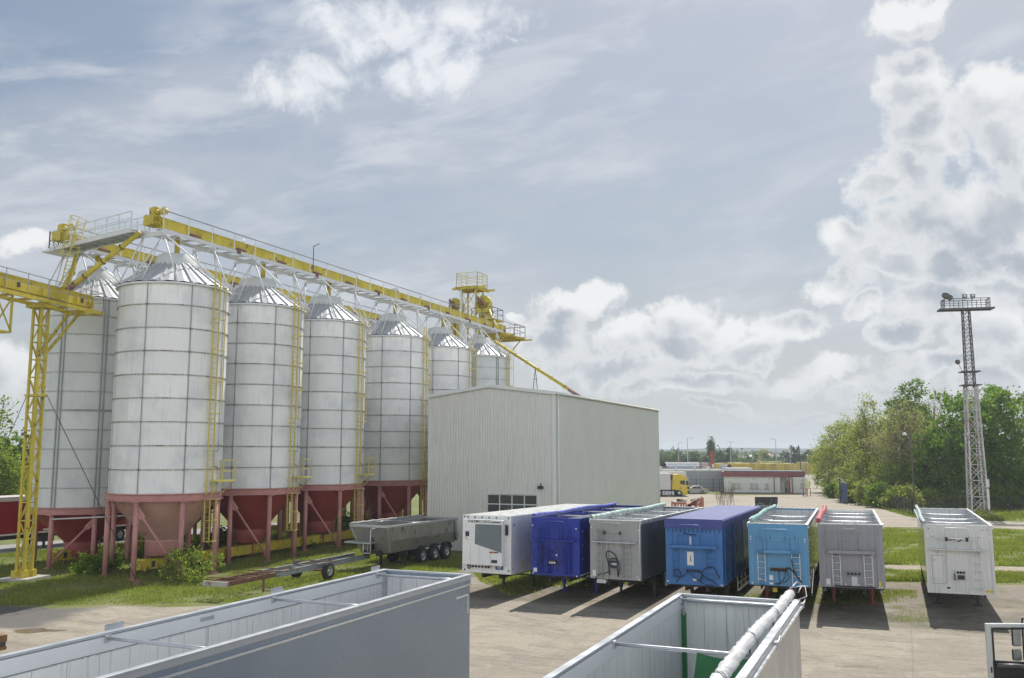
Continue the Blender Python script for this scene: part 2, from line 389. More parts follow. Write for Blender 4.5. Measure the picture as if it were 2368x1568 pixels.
rear = [(1519,1205),(1519,1143),(1640,1143),(1680,1146),(1850,1144),(1868,1135),(1876,1118),(1868,1108),(1862,1103),(1905,1103),(1893,1110),(1890,1122),(1920,1134),(1990,1160),(2060,1183),(2110,1197),(2280,1204),(2367,1208),(2800,1216),
        (2800,1240),(2367,1224),(2230,1220),(2036,1219),(1850,1216),(1640,1213),(1450,1216)]
region('rear_yard', px(rear), g_back, .012, .3, 1.2)
region('main_road', px([(1500,1104),(1700,1103.6),(1960,1103),(2500,1106),(2500,1099),(1960,1097),(1500,1098)]), g_asph, .008, .1, 5)
region('access_road', px([(-900,1345),(0,1281),(250,1255),(500,1236),(700,1222),(860,1212),(1000,1200),(1000,1190),(860,1198),(700,1205),(500,1219),(250,1240),(0,1261),(-900,1300)]), g_asph, .008, .12, 1.5)
region('path', px([(1650,1312),(2036,1316),(2367,1322),(2700,1330),(2700,1318),(2367,1311),(2036,1307),(1650,1304)]), g_dirt, .008, .25, .6)
pud = at(80, 1459)
region('puddle', [(pud.x + 1.0*math.cos(a)*(1+.3*math.sin(3*a+1)), pud.y + .42*math.sin(a)*(1+.35*math.cos(4*a))) for a in np.linspace(0, 2*math.pi, 18)[:-1]],
       M('puddle_water', (.16, .13, .09), .03, 0, .1, 2), .014, 0, 5)
# ------------------------------------------------------------------ silos
def silo_mat(name, nrow, z0, dz, col, dirtamt):
    m = bpy.data.materials.new(name); m.use_nodes = True; b = NB(m.node_tree); p = b.n['Principled BSDF']
    t = b.n.new('ShaderNodeTexCoord').outputs['Object']; x, y, z = b.sep(t)
    a = b.m('FLOOR', b.m('DIVIDE', b.m('ADD', b.m('ARCTAN2', x, y), math.pi - SEAM0 + 6.2832), math.pi / 4))
    r = b.m('FLOOR', b.m('DIVIDE', b.m('SUBTRACT', z, z0), dz))
    wn_ = b.n.new('ShaderNodeTexWhiteNoise'); b.l.new(b.xyz(a, r, 0), wn_.inputs[0])
    oi = b.n.new('ShaderNodeObjectInfo').outputs['Random']
    c = b.mix(b.m('MULTIPLY', wn_.outputs[0], .8), col, tuple(q * .80 for q in col))
    n1 = b.noise(b.v('ADD', t, b.xyz(b.m('MULTIPLY', oi, 50), 0, 0)), .5, 5, .6); c = b.mix(b.ramp(n1, .42, .7, 0, .5), c, (.50, .52, .57))
    st = b.noise(b.v('MULTIPLY', t, (5, 5, .3)), 1.5, 5, .65); c = b.mix(b.ramp(st, .52, .75, 0, .5), c, (.50, .48, .44))
    # grime bleeding under each bolted seam
    fz = b.m('FRACT', b.m('DIVIDE', b.m('SUBTRACT', z, z0), dz))
    edge = b.m('ADD', b.ramp(fz, .90, 1.0, 0, .5), b.ramp(fz, .06, .0, 0, .6))
    c = b.mix(b.m('MULTIPLY', edge, b.ramp(b.noise(t, 2.2, 5, .7), .35, .65)), c, (.33, .28, .23))
    sp = b.noise(t, 5.5, 3, .6); c = b.mix(b.ramp(sp, .76, .79, 0, dirtamt), c, (.20, .12, .08))
    gr = b.noise(b.v('ADD', t, b.xyz(0, b.m('MULTIPLY', oi, 31), 7)), .28, 5, .6); c = b.mix(b.ramp(gr, .58, .75, 0, .5), c, (.40, .42, .44))
    b.l.new(c, p.inputs['Base Color']); p.inputs['Roughness'].default_value = .42
    bn_ = b.n.new('ShaderNodeBump'); bn_.inputs['Strength'].default_value = .5; bn_.inputs['Distance'].default_value = .03
    b.l.new(b.noise(t, 1.1, 3), bn_.inputs['Height']); b.l.new(bn_.outputs[0], p.inputs['Normal'])
    return m
SEAM0 = R(187 - 23.4) % (math.pi / 4)
m_seam = M('rusty_bolted_seam', (.36, .34, .32), .7, 0, .35, 1.2, dirt=((.13, .09, .065), .6, 1.3))
m_seam2 = M('grey_bolted_seam', (.33, .33, .33), .6, 0, .25, 1.2)
m_stf = M('grey_stiffener', (.36, .37, .37), .6, .1, .15, 1.2)
m_silo = silo_mat('white_silo_panels', 9, 4.7, 1.35, (.84, .845, .835), .8)
m_silo2 = silo_mat('greyed_silo_panels', 11, 3.65, 1.19, (.68, .70, .70), .2)
def P(r, a, z): return (r * math.sin(a), r * math.cos(a), z)
def ladder_part(name, parent, base_r, ang, z0, z1, cage_from, w=.46, drift=0., lower=False):
    mb = MB(); ca, sa = math.cos(ang), math.sin(ang); tv = Vector((ca, -sa, 0)); rv = Vector((sa, ca, 0))
    def Q(u, r, z):
        f = (z - z0) / (z1 - z0); return rv * (base_r + r) + tv * (u + drift * (1 - f)) + Vector((0, 0, z))
    for u in (-w/2, w/2): mb.beam(Q(u, .18, z0), Q(u, .18, z1), .05, .07)
    z = z0 + .15
    while z < z1: mb.tube(Q(-w/2, .18, z), Q(w/2, .18, z), .016, 5); z += .30
    cz = cage_from; hoops = []
    while cz <= z1 + .01:
        pts = [Q(.36 * math.cos(t) , .20 + .62 * math.sin(t), cz) for t in np.linspace(0, math.pi, 9)]
        mb.path(pts, .024, 5); hoops.append(cz); cz += 1.85 if not lower else 1.2
    if len(hoops) > 1:
        for t in (.25, .5, .75):
            t = math.pi * t; mb.beam(Q(.36*math.cos(t), .20+.62*math.sin(t), hoops[0]), Q(.36*math.cos(t), .20+.62*math.sin(t), hoops[-1]), .035, .02)
    z = z0 + .6
    while z < z1 and not lower:
        for u in (-w/2, w/2): mb.beam(Q(u, .0, z), Q(u, .18, z), .04, .04)
        z += 1.9
    return mb.build(name, m_yel2, parent)
def make_silo(label, t, s, kind, seed, ladder=True, full=True):
    r_ = random.Random(seed)
    root = thing('grain_silo', label, 'grain silo', site(t, s), -TH, 'white hopper silos standing in two rows')
    z0, z1 = (4.7, 16.85) if kind == 'bolted' else (3.65, 16.8)
    R0 = 3.15; nrow = 9 if kind == 'bolted' else 11; dz = (z1 - z0) / nrow
    mb = MB(); mb.sm = True
    mb.lathe([(R0, z0), (R0, z1)], 64); mb.sm = False
    mb.mat(1)
    for k in range(1, nrow):
        z = z0 + k * dz; hh = .016 if kind == 'bolted' else .013
        if kind != 'bolted' and k == 5: hh = .06
        mb.lathe([(R0, z - hh), (R0 + .045, z - hh), (R0 + .045, z + hh), (R0, z + hh)], 64, smooth=False)
        if kind == 'bolted':
            for q in range(96):
                a = 2 * math.pi * q / 96; mb.cbox(P(R0 + .04, a, z), (.03, .03, .075))
    for k in range(8):
        a = SEAM0 + k * math.pi / 4; c = Vector(P(R0 + .01, a, 0)); wd = .022 if kind == 'bolted' else .08
        da = wd / R0 / 2
        for sgn in ((0,) if kind == 'bolted' else (-.035, .035)):
            p0 = Vector(P(R0 + .025, a + sgn, z0)); p1 = Vector(P(R0 + .025, a + sgn, z1)); mb.mat(1 if kind == 'bolted' else 2); mb.beam(p0, p1, wd, wd)
        if kind != 'bolted': mb.mat(2).beam(P(R0 + .01, a, z0), P(R0 + .01, a, z1), .26, .03) if False else None
        if kind == 'bolted':
            mb.mat(2)
            for sgn in (-.012, .012): mb.beam(P(R0 + .012, a + sgn, z0), P(R0 + .012, a + sgn, z1), .03, .03)
            mb.mat(1)
            for j in range(1, nrow): mb.cbox(P(R0 + .05, a, z0 + j * dz), (.09, .09, .10))
    mb.build('wall', [m_silo, m_seam, m_white2] if kind == 'bolted' else [m_silo2, m_seam2, m_stf], root)
    # ring beam
    mb = MB(); mb.lathe([(R0 - .1, z0 - .42), (R0 + .16, z0 - .42), (R0 + .16, z0 - .38), (R0 + .06, z0 - .36), (R0 + .06, z0 - .06), (R0 + .18, z0 - .04), (R0 + .18, z0), (R0 - .1, z0)], 64, smooth=False)
    mb.build('ring_beam', m_pink, root)
    # roof
    mb = MB(); ze = z1; rt, zt = .95, ze + 1.62; nr = 24
    for i in range(nr):
        a0, a1 = 2*math.pi*i/nr, 2*math.pi*(i+1)/nr; am = (a0+a1)/2
        for (ra, za, rb, zb) in ((R0 + .18, ze - .03, rt, zt),):
            mb.quad(P(ra, a0, za), P(ra, am, za + .07), P(rb, am, zb + .03), P(rb, a0, zb)); mb.quad(P(ra, am, za + .07), P(ra, a1, za), P(rb, a1, zb), P(rb, am, zb + .03))
        mb.beam(P(R0 + .2, a0, ze + .02), P(rt, a0, zt + .06), .07, .12)
    mb.mat(1).lathe([(R0 + .18, ze - .04), (R0 + .2, ze - .14), (R0 + .02, ze - .14)], 64, smooth=False)
    rf = mb.build('roof', [m_roof, m_wht], root)
    zc = ze + 1.38
    mb = MB(); mb.sm = True; mb.lathe([(1.30, zc), (1.12, zc + .66), (1.05, zc + .73), (.0, zc + .85)], 40); mb.sm = False
    mb.mat(1).lathe([(1.30, zc), (1.26, zc - .13), (.9, zc - .13)], 40, smooth=False)
    if kind != 'bolted': mb.mat(0).lathe([(.62, zc + .7), (.62, zc + 1.1), (0, zc + 1.12)], 24, smooth=False)
    mb.build('cap', [m_cap, m_drk], rf)
    # cone + skirt
    cz = 1.9 if kind == 'bolted' else 1.35
    cm = {1: m_pinkcone}.get(seed, m_red)
    mb = MB(); mb.sm = True; mb.lathe([(R0 - .05, z0 - .3), (.98, cz), ], 48); mb.sm = False
    mb.lathe([(1.02, cz + .04), (1.04, cz - .03), (.98, cz - .03)], 48, smooth=False)
    mb.build('hopper_cone', [cm], root)
    mb = MB(); mb.lathe([(.99, cz - .02), (.99, cz - .82), (.93, cz - .84), (.3, cz - .95)], 40); mb.lathe([(.14, cz - .9), (.14, .5)], 12)
    for k in range(4): a = k*math.pi/2 + .6; mb.beam(P(.9, a, cz - .7), P(.9, a, 0), .07, .07)
    mb.build('outlet_skirt', [m_pink if kind == 'bolted' and seed == 1 else m_red2], root)
    for k in range(8):
        a = SEAM0 + k * math.pi / 4
        mb = MB().tube(P(R0 + .02, a, -.05), P(R0 + .02, a, z0 - .38), .145, 12); mb.cbox(P(R0 + .02, a, z0 - .44), (.42, .42, .05)); mb.cbox(P(R0 + .02, a, .04), (.4, .4, .08))
        mb.build('leg', m_pink, root)
    for (ka, kb) in (((187, 142),) if kind == 'bolted' else ((142, 187),)):
        for off in (0, 180):
            a, b_ = R(ka - 23.4 + off), R(kb - 23.4 + off)
            p_, q_ = Vector(P(R0 + .03, a, z0 - .75)), Vector(P(R0 + .03, b_, .25))
            d = (q_ - p_).normalized(); mb = MB().tube(p_ + d*.25, q_, .065, 8); mb.beam(p_, p_ + d * .7, .06, .30); mb.beam(q_ - d*.35, q_, .05, .2); mb.build('brace', m_pink, root)
    if ladder:
        la = R(159 - 45 - 23.4)
        ladder_part('ladder', root, R0, la, z0 - .1, z1 + (.9 if full else 1.1), z0 + 4.6)
        ladder_part('lower_ladder', root, R0 - .12, la, z0 - 2.75, z0 - .35, z0 - 2.75, .42, -.05, True)
        # inspection platform and hatch beside the ladder
        mb = MB(); a0, a1 = R(90 - 23.4), R(110 - 23.4); zp = z0 + .62
        n = 5
        for i in range(n):
            b0, b1 = a0 + (a1-a0)*i/n, a0 + (a1-a0)*(i+1)/n
            mb.hexa([P(R0+.05,b0,zp),P(R0+.05,b1,zp),P(R0+.95,b1,zp),P(R0+.95,b0,zp),P(R0+.05,b0,zp+.09),P(R0+.05,b1,zp+.09),P(R0+.95,b1,zp+.09),P(R0+.95,b0,zp+.09)])
        for a in (a0, a1):
            mb.beam(P(R0+.92,a,zp), P(R0+.92,a,zp+1.25), .05)
            mb.beam(P(R0+.9,a,zp), P(R0+.02,a,zp-.85), .05)
        mb.beam(P(R0+.1,a0,zp+.05), P(R0+.1,a0,zp+1.25), .05)
        for h in (.62, 1.25):
            mb.beam(P(R0+.92,a0,zp+h), P(R0+.92,a1,zp+h), .045); mb.beam(P(R0+.92,a0,zp+h), P(R0+.08,a0,zp+h), .045)
        mb.build('platform', m_yel2, root)
        ah = R(101 - 23.4); mb = MB(); c = Vector(P(R0 + .03, ah, z0 + 1.95)); mb.beam(c + Vector((0,0,-.5)), c + Vector((0,0,.5)), .62, .05)
        mb.mat(1)
        for k in range(9):
            for u in (-.3, .3): pp = Vector(P(R0 + .07, ah + u/R0, z0 + 1.5 + k*.112)); mb.cbox(pp, (.035, .035, .05))
        for k in range(7):
            for dz_ in (-.46, .46): mb.cbox(P(R0+.07, ah + (-.3+k*.1)/R0, z0+1.95+dz_), (.035,.035,.035))
        mb.build('hatch', [m_cap, m_drk], root)
    return root
m_white2 = M('pale_stiffener', (.62, .63, .64), .5, 0, .12, 1.5, dirt=((.30, .26, .23), .25, 1.2))
m_red2 = M('dull_red_skirt', (.36, .09, .085), .6, 0, .2, 1.2)
ORD = ['big white bolted silo nearest the camera with a bleached pinkish hopper cone',
 'white bolted silo with deep red cone, second from the camera in the front row',
 'white bolted silo, third in the front row, red cone above the bare chassis wheel',
 'grime-stained white bolted silo of the front row whose lower ladder ends beside the grey warehouse',
 'white bolted silo rising from behind the left part of the grey warehouse roof',
 'smooth white silo at the far end of the row, below the yellow elevator tower']
SP = 8.63
SL = [0, 8.13, 16.0, 26.0, 35.0, 43.2]; TL_ = [0, -.36, -.28, -.26, -.30, 0]
for i in range(6):
    make_silo(ORD[i], TL_[i], SL[i], 'bolted' if i < 5 else 'smooth', i + 1)
BK = ['greyish smooth white silo at the far left behind the yellow lattice tower, dark red cone',
 'rear-row silo hidden behind the nearest front silo, only its red legs and cone showing',
 'rear-row silo whose dark cone shows between the second and third front silos',
 'rear-row silo whose dark cone shows between the third and fourth front silos', 'last rear-row silo, mostly hidden beside the grey warehouse']
for i in range(5): make_silo(BK[i], -8.46, 1.6 + SL[i], 'smooth', 10 + i, ladder=False)

# ------------------------------------------------------------------ galleries above the silos
def rail(mb, p, q, h=1.1, step=1.5, k_post=0, k_top=1, mids=(.55,), w=.045):
    p = Vector(p); q = Vector(q); L = (q - p).length; n = max(1, round(L / step)); up = Vector((0, 0, 1))
    mb.mat(k_post)
    for i in range(n + 1): c = p + (q - p) * i / n; mb.beam(c, c + up * h, w, w)
    for m_ in mids: mb.beam(p + up * h * m_, q + up * h * m_, w * .8, w * .8)
    mb.mat(k_top).beam(p + up * h, q + up * h, w * 1.2, w * 1.2)
def gallery(label, t0, s0, s1, seed):
    root = thing('conveyor_gallery', label, 'conveyor', site(t0, 0), -TH, 'conveyor galleries on top of the silos')
    rr = random.Random(seed)
    mb = MB(); y = s0
    while y < s1 - .1:
        y2 = min(y + 2.4, s1); mb.box(-.27, .2, y + .012, y2 - .012, 20.45, 21.0); mb.box(-.33, .26, y2 - .03, y2 + .03, 20.41, 21.04); y = y2
    mb.box(-.30, .23, s0, s1, 21.002, 21.05)
    mb.build('conveyor_trough', m_yel, root)
    y = s0 + 3
    while y < s1 - 4: MB().tube((-.1, y - .45, 20.6), (.36, y, 20.5), .09, 8).box(.2, .4, y - .35, y + .5, 20.42, 20.52).build('slide_gate', m_rust, root); y += 4.3
    mb = MB()
    for x in (-.55, .9): mb.beam((x, s0 - .2, 20.06), (x, s1, 20.06), .08, .22)
    mb.box(.24, .86, s0 - .2, s1, 20.15, 20.18)
    y = s0
    while y < s1: mb.beam((-.55, y, 20.02), (.9, y, 20.02), .06, .12); y += 1.2
    y = s0
    while y < s1 - 2: mb.beam((-.55, y, 19.93), (.9, y + 2.4, 19.93), .05, .05); y += 2.4
    mb.mat(1)
    y = s0 + 6.2
    while y < s1: mb.box(.74, .97, y, y + .35, 19.98, 20.3); y += 8.63
    mb.build('walkway', [m_wht, m_rust], root)
    mb = MB(); rail(mb, (.92, s0 - .2, 20.15), (.92, s1 + 1.8 if seed == 1 else s1, 20.15), 1.1, 2.05, 0, 1, ())
    mb.build('handrail', [m_wht, m_rail], root)
    mb = MB(); rail(mb, (-.58, s0 - .2, 20.15), (-.58, s1, 20.15), 1.0, 2.4, 0, 0, (.5,), .035)
    mb.build('handrail', [m_wht], root)
    y = s0
    for i in range(6 if seed == 1 else 5):
        c = SL[i] + (0 if seed == 1 else 1.6)
        for sg in (-1, 1):
            mb = MB(); yy = c + sg * 2.1
            mb.beam((-.75, yy, 19.82), (1.1, yy, 19.82), .12, .16)
            for x in (-.6, .95):
                for ex in ((-2.3, 2.25), (.0, 3.25)) if x < 0 else ((2.3, 2.25), (.6, 3.2)):
                    mb.tube((x, yy, 19.8), (ex[0], c + sg * ex[1], 16.95), .045, 6)
            mb.tube((.95, yy, 19.75), (-.4 if sg < 0 else 1.3, c + sg * 3.1, 16.9), .045, 6)
            mb.build('support_frame', m_wht, root)
        mb = MB().tube((.95, c - 2.4, 20.0), (2.35, c + 2.25, 16.95), .05, 6); mb.build('brace', m_wht, root)
        mb = MB().tube((0, c, 19.0), (0, c, 20.45), .16, 12); mb.build('filling_spout', m_yel, root)
    # head drive with gearbox and motor
    y = s0
    mb = MB(); mb.box(-.33, .26, y - .45, y + .35, 20.42, 20.98); mb.box(-.40, .33, y - .30, y + .15, 20.55, 21.05)
    for x in (-.36, .29): mb.lathe([(0, -.04), (.17, -.04), (.17, .04), (0, .04)], 14, (x, y - .12, 20.78), 'x')
    for k in range(6): mb.box(-.42, .35, y - .47 + k*.14, y - .44 + k*.14, 20.40, 21.0)
    mb.build('head_box', m_yel, root)
    mb = MB(); mb.cbox((-.05, y + .0, 21.28), (.36, .46, .44)); mb.cbox((-.05, y + .06, 21.55), (.26, .30, .12)); mb.lathe([(0, -.08), (.15, -.08), (.18, 0), (.15, .08), (0, .08)], 14, (.16, y, 21.28), 'x'); mb.cbox((-.05, y + .30, 21.2), (.2, .2, .2))
    for k in range(3): mb.cbox((-.05, y - .16 + k*.14, 21.52), (.4, .03, .06))
    mb.build('gearbox', m_yel, root)
    mb = MB(); c = (.30, y + .22, 21.34); mb.lathe([(0, -.08), (.14, -.08), (.19, .02), (.19, .34), (.15, .40), (0, .42)], 18, c, 'x')
    for k in range(8): a = k*math.pi/4; mb.beam((.34, y+.22+.20*math.sin(a), 21.34+.20*math.cos(a)), (.62, y+.22+.20*math.sin(a), 21.34+.20*math.cos(a)), .03, .03)
    mb.cbox((.46, y + .22, 21.57), (.16, .14, .10)); mb.build('motor', m_yel2, root)
    return root
GF = gallery('yellow chain conveyor with white walkway running along the tops of the front silos', 0, -1.9, 49.5, 1)
GB = gallery('yellow conveyor gallery on the rear silos, seen low behind the front one', -8.46, -1.2, 41, 2)
# cross walkway joining both heads
root = thing('cross_walkway', 'white steel bridge walkway with railings joining the two galleries at their left ends', 'walkway', site(0, 0), -TH)
mb = MB(); p, q = Vector((-.7, -2.3, 20.05)), Vector((-9.6, -.5, 20.05)); d = (q - p).normalized(); nn = Vector((-d.y, d.x, 0))
for sgn in (-.6, .6): mb.beam(p + nn * sgn, q + nn * sgn, .1, .26)
mb.build('side_beam', m_wht, root)
mb = MB(); L = (q - p).length
for i in range(10):
    a = p + d * L * i / 10; mb.beam(a - nn * .55 - Vector((0, 0, .05)), a + nn * .55 - Vector((0, 0, .05)), .08, .1)
    if i < 9: mb.beam(a - nn * .5 - Vector((0,0,.1)), a + d * L / 10 + nn * .5 - Vector((0,0,.1)), .04, .04)
mb.beam(p + Vector((0, 0, .06)), q + Vector((0, 0, .06)), 1.1, .03); mb.build('deck', m_galv, root)
for sgn in (-.6, .6):
    mb = MB(); rail(mb, p + nn * sgn, q + nn * sgn, 1.15, 1.35, 0, 0, (.28, .62)); mb.build('handrail', m_wht, root)
mb = MB(); rail(mb, (-9.4, -1.4, 20.05), (-10.4, .1, 20.05), 1.1, 1.2, 0, 1, (.5,)); rail(mb, (-10.4, .1, 20.05), (-9.2, 1.6, 20.05), 1.1, 1.2, 0, 1, (.5,))
mb.mat(1).box(-10.3, -8.4, -1.2, .6, 19.9, 20.0); mb.build('end_platform', [m_drk, m_wht], root)
# caged access ladder between feeder bridge and cross walkway
root = thing('caged_ladder', 'yellow caged ladder rising from the feeder bridge to the cross walkway', 'ladder', (0, 0, 0))
mb = MB(); A = atY(150, 662, 53.4); B = atY(189, 511, 56.2)
sd = Vector((.24, .08, 0)); bk = Vector((-.3, -.65, .2))
for sgn in (-1, 1): mb.beam(A + sd * sgn, B + sd * sgn, .05, .07)
for i in range(18): c = A + (B - A) * (i + .5) / 18; mb.tube(c - sd, c + sd, .018, 5)
for i in range(5):
    c = A + (B - A) * (.40 + .15 * i); pts = [c + sd * 1.5 * math.cos(t) + bk * math.sin(t) for t in np.linspace(0, math.pi, 9)]; mb.path(pts, .025, 5)
for t in (.8, 1.57, 2.3):
    o_ = sd * 1.5 * math.cos(t) + bk * math.sin(t); mb.beam(A + (B - A) * .40 + o_, A + (B - A) * 1.0 + o_, .035, .035)
tag(mb.build('ladder_frame', m_yel2, root))
# spotlights and lamp pole on the galleries
tag(MB().tube(site(.95, 12.6, 20.2), site(.95, 12.6, 22.2), .03, 6).tube(site(.95, 12.6, 22.2), site(1.25, 12.9, 22.45), .03, 6).build('lamp_pole', m_drk), 'thin dark pole with bent tip standing on the front gallery railing', 'pole')
for k, (t, s, lb) in enumerate(((-8.0, 17.5, 'small pale floodlight pair on the rear gallery behind the second front silo'), (-.3, 26.5, 'small pale floodlight sitting on top of the front conveyor trough'))):
    rt = thing('floodlight', lb, 'floodlight', site(t, s, 21.02), -TH, 'floodlights on the galleries')
    for x in (-.28, .1): MB().cbox((x, 0, .32), (.3, .14, .26)).build('lamp_head', m_cap, rt)
    MB().box(-.3, .3, -.03, .03, .02, .2).build('bracket', m_drk, rt)
m_gull = M('gull_feathers', (.6, .6, .6), .8, 0, .2, 10)
for k, (t, s, lb) in enumerate(((.05, 5.9, 'gull perched on the front conveyor just right of its head drive'), (.0, 11.7, 'gull perched on the front conveyor beside the thin lamp pole'), (.0, 20.0, 'gull perched on the front conveyor above the third front silo'), (.0, 30.5, 'gull perched on the front conveyor above the fourth front silo'), (0, 38.5, 'gull perched on the front conveyor left of the elevator tower'))):
    mb = MB(); mb.sm = True; mb.path([(-.0, -.22, .10), (0, -.1, .14), (0, .05, .18), (0, .16, .27), (0, .21, .33), (0, .27, .32)], rad=lambda i: (.015, .06, .085, .055, .045, .012)[i], n=8)
    mb.tube((.02, .03, 0), (.02, .03, .12), .008, 4); mb.tube((-.02, .03, 0), (-.02, .03, .12), .008, 4)
    o = mb.build('gull', m_gull); o.location = site(t, s, 21.05); o.rotation_euler = (0, 0, k * 1.3); tag(o, lb, 'bird', 'gulls perched on the front conveyor')

# ------------------------------------------------------------------ chutes
def pipe(name, label, pts, r, m=None, kids=()):
    o = MB().path(pts, r, 12).build(name, m or m_yel); return tag(o, label, 'chute')
fe = Vector((-26.65, 52.9, 16.6))
cA = site(-.6, -2.4, 20.0); cB = Vector((-28.4, 57.6, 20.0))
root = thing('grain_chute', 'sloping yellow tube running down from the front gallery head to the feeder bridge', 'chute', (0, 0, 0))
MB().path([cA, fe + (cA - fe) * .16, fe + Vector((.1, .1, .15))], .15, 12).build('tube', m_yel, root)
d = (fe - cA).normalized()
for f in (.25, .5, .75): c = cA + (fe - cA) * f; MB().tube(c - d * .04, c + d * .04, .20, 12).build('flange', m_rust, root)
MB().tube(fe + (cA - fe) * .12, fe, .17, 12).build('boot', m_rust, root)
root = thing('grain_chute', 'short steep yellow tube dropping from the rear gallery head to the feeder bridge', 'chute', (0, 0, 0))
MB().path([cB + Vector((0, 0, .2)), cB + (fe - cB) * .5, fe + Vector((-.3, .3, .2))], .16, 12).build('tube', m_yel, root)
mb = MB(); c = cB + (fe - cB) * .55; d = (fe - cB).normalized(); mb.tube(c - d * .04, c + d * .04, .21, 12); mb.build('flange', m_yel, root)
# long spout from elevator tower to warehouse roof
a, b_ = Vector((-3.35, 98.2, 20.1)), Vector((5.9, 75.6, 11.55))
root = thing('grain_chute', 'long thin yellow spout sloping from the elevator tower down to the warehouse roof', 'chute', (0, 0, 0))
MB().tube(a, b_ - (b_ - a) * .1, .14, 12).build('tube', m_yel, root)
MB().tube(b_ - (b_ - a) * .1, b_ + (b_ - a) * .02, .15, 12).build('rusty_end', m_rust, root)
d = (b_ - a).normalized()
for f in np.linspace(.06, .86, 8): c = a + (b_ - a) * f; MB().tube(c - d * .05, c + d * .05, .19, 12).build('flange', m_yel, root)
mb = MB()
c = a + (b_ - a) * .60; mb = MB(); mb.beam((c.x, c.y, c.z), (c.x - .35, c.y, 11.2), .06); mb.beam((c.x, c.y, c.z), (c.x + .35, c.y, 11.2), .06); mb.beam((c.x-.2, c.y, c.z-1.1), (c.x+.2, c.y, c.z-1.1), .04); mb.build('support_frame', m_drk, root)

# ------------------------------------------------------------------ elevator tower
ET = Vector((-4.55, 100.4, 0))
root = thing('elevator_tower', 'yellow bucket elevator tower with two rounded heads and a railed top platform', 'elevator tower', ET, -TH)
mb = MB()
for x in (-.95, .95):
    for y in (-.95, .95): mb.beam((x, y, 0), (x, y, 25.5), .14)
z = 20.6
for z in (1, 4, 7, 10, 13, 16, 19, 22):
    for (x0, y0, x1, y1) in ((-.95,-.95,.95,-.95),(.95,-.95,.95,.95),(.95,.95,-.95,.95),(-.95,.95,-.95,-.95)):
        mb.beam((x0,y0,z),(x1,y1,z),.08); mb.beam((x0,y0,z),(x1,y1,z+3),.06); mb.beam((x1,y1,z),(x0,y0,z+3),.06)
mb.build('lattice_frame', m_yel, root)
mb = MB(); mb.box(-1.35, 1.35, -1.35, 1.35, 25.42, 25.52)
for x in (-1.2, 0, 1.2): mb.beam((x, -1.9, 25.3), (x, 1.9, 25.3), .1, .22)
for y in (-1.2, 1.2): mb.beam((-1.9, y, 25.3), (2.3, y, 25.3), .1, .22)
mb.build('top_platform', m_yel, root)
mb = MB()
for (p_, q_) in (((-1.3,-1.3),(1.3,-1.3)),((1.3,-1.3),(1.3,1.3)),((1.3,1.3),(-1.3,1.3)),((-1.3,1.3),(-1.3,-1.3))): rail(mb, (*p_, 25.5), (*q_, 25.5), 1.55, 1.3, 0, 0, (.3, .55, .78), .05)
mb.build('top_railing', m_yel2, root)
for hx, hy, nm in ((-2.05, .2, 0), (2.0, -.9, 1)):
    mb = MB(); zt = 24.3 + .15 * (1 - nm)
    mb.box(hx - .78, hx + .78, hy - .42, hy + .42, zt - 2.0, zt - .75)
    mb.lathe([(0, -.42), (.78, -.42), (.78, .42), (0, .42)], 24, (hx, hy, zt - .75), 'y')
    mb.box(hx - .62, hx - .12, hy - .3, hy + .3, 0, zt - 2.0); mb.box(hx + .12, hx + .62, hy - .3, hy + .3, 0, zt - 2.0)
    hd = mb.build('elevator_head', m_yel, root)
    MB().tube((hx - .5, hy - .5, zt - .2), (hx - .1, hy - 1.0, zt - .75), .24, 12).cbox((hx - .1, hy - .6, zt - .9), (.4, .3, .4)).build('motor', m_rust, hd)
mb = MB()
for (p_, q_) in (((1.1,-2.3),(3.6,-2.3)),((3.6,-2.3),(3.6,.6)),((3.6,.6),(1.1,.6)),((-3.2,-1.2),(-1.1,-1.2)),((-3.2,-1.2),(-3.2,1.2))): rail(mb, (*p_, 21.6 if p_[0] > 0 else 21.9), (*q_, 21.6 if p_[0] > 0 else 21.9), 1.2, 1.4, 0, 0, (.5,), .05)
mb.mat(1).box(1.1, 3.7, -2.4, .7, 21.45, 21.58); mb.box(-3.3, -1.1, -1.3, 1.3, 21.75, 21.88); mb.build('service_platform', [m_drk, m_yel], root)
MB().path([(2.7, -1.2, 22.6), (3.6, -1.9, 21.2), (4.2, -2.6, 20.6), (4.3, -3.0, 19.9)], .19, 10).build('discharge_pipe', m_yel, root)
MB().box(-.95, -.7, -1.15, -1.0, 15, 25.2).build('cable_tray', m_galv, root)
# yellow end platform under the gallery end
root = thing('end_platform', 'yellow bracket platform with dark railing under the right end of the front gallery', 'platform', site(0, 50), -TH)
mb = MB(); mb.box(-2.5, 1.4, -3.2, 2.4, 19.75, 19.88)
for y in (-3, 0, 2.2): mb.beam((-2.5, y, 19.66), (2.3, y, 19.66), .12, .16)
for y in (-2.8, 1.6): mb.beam((1.2, y, 19.6), (-.9, y, 17.4), .1)
mb.build('deck', m_yel, root)
mb = MB(); rail(mb, (1.4, -.6, 19.85), (1.4, 2.4, 19.85), 1.35, 1.2, 0, 0, (.5,), .05); rail(mb, (1.4, 2.4, 19.85), (-1.4, 2.4, 19.85), 1.35, 1.4, 0, 0, (.5,), .05); mb.build('railing', m_drk, root)

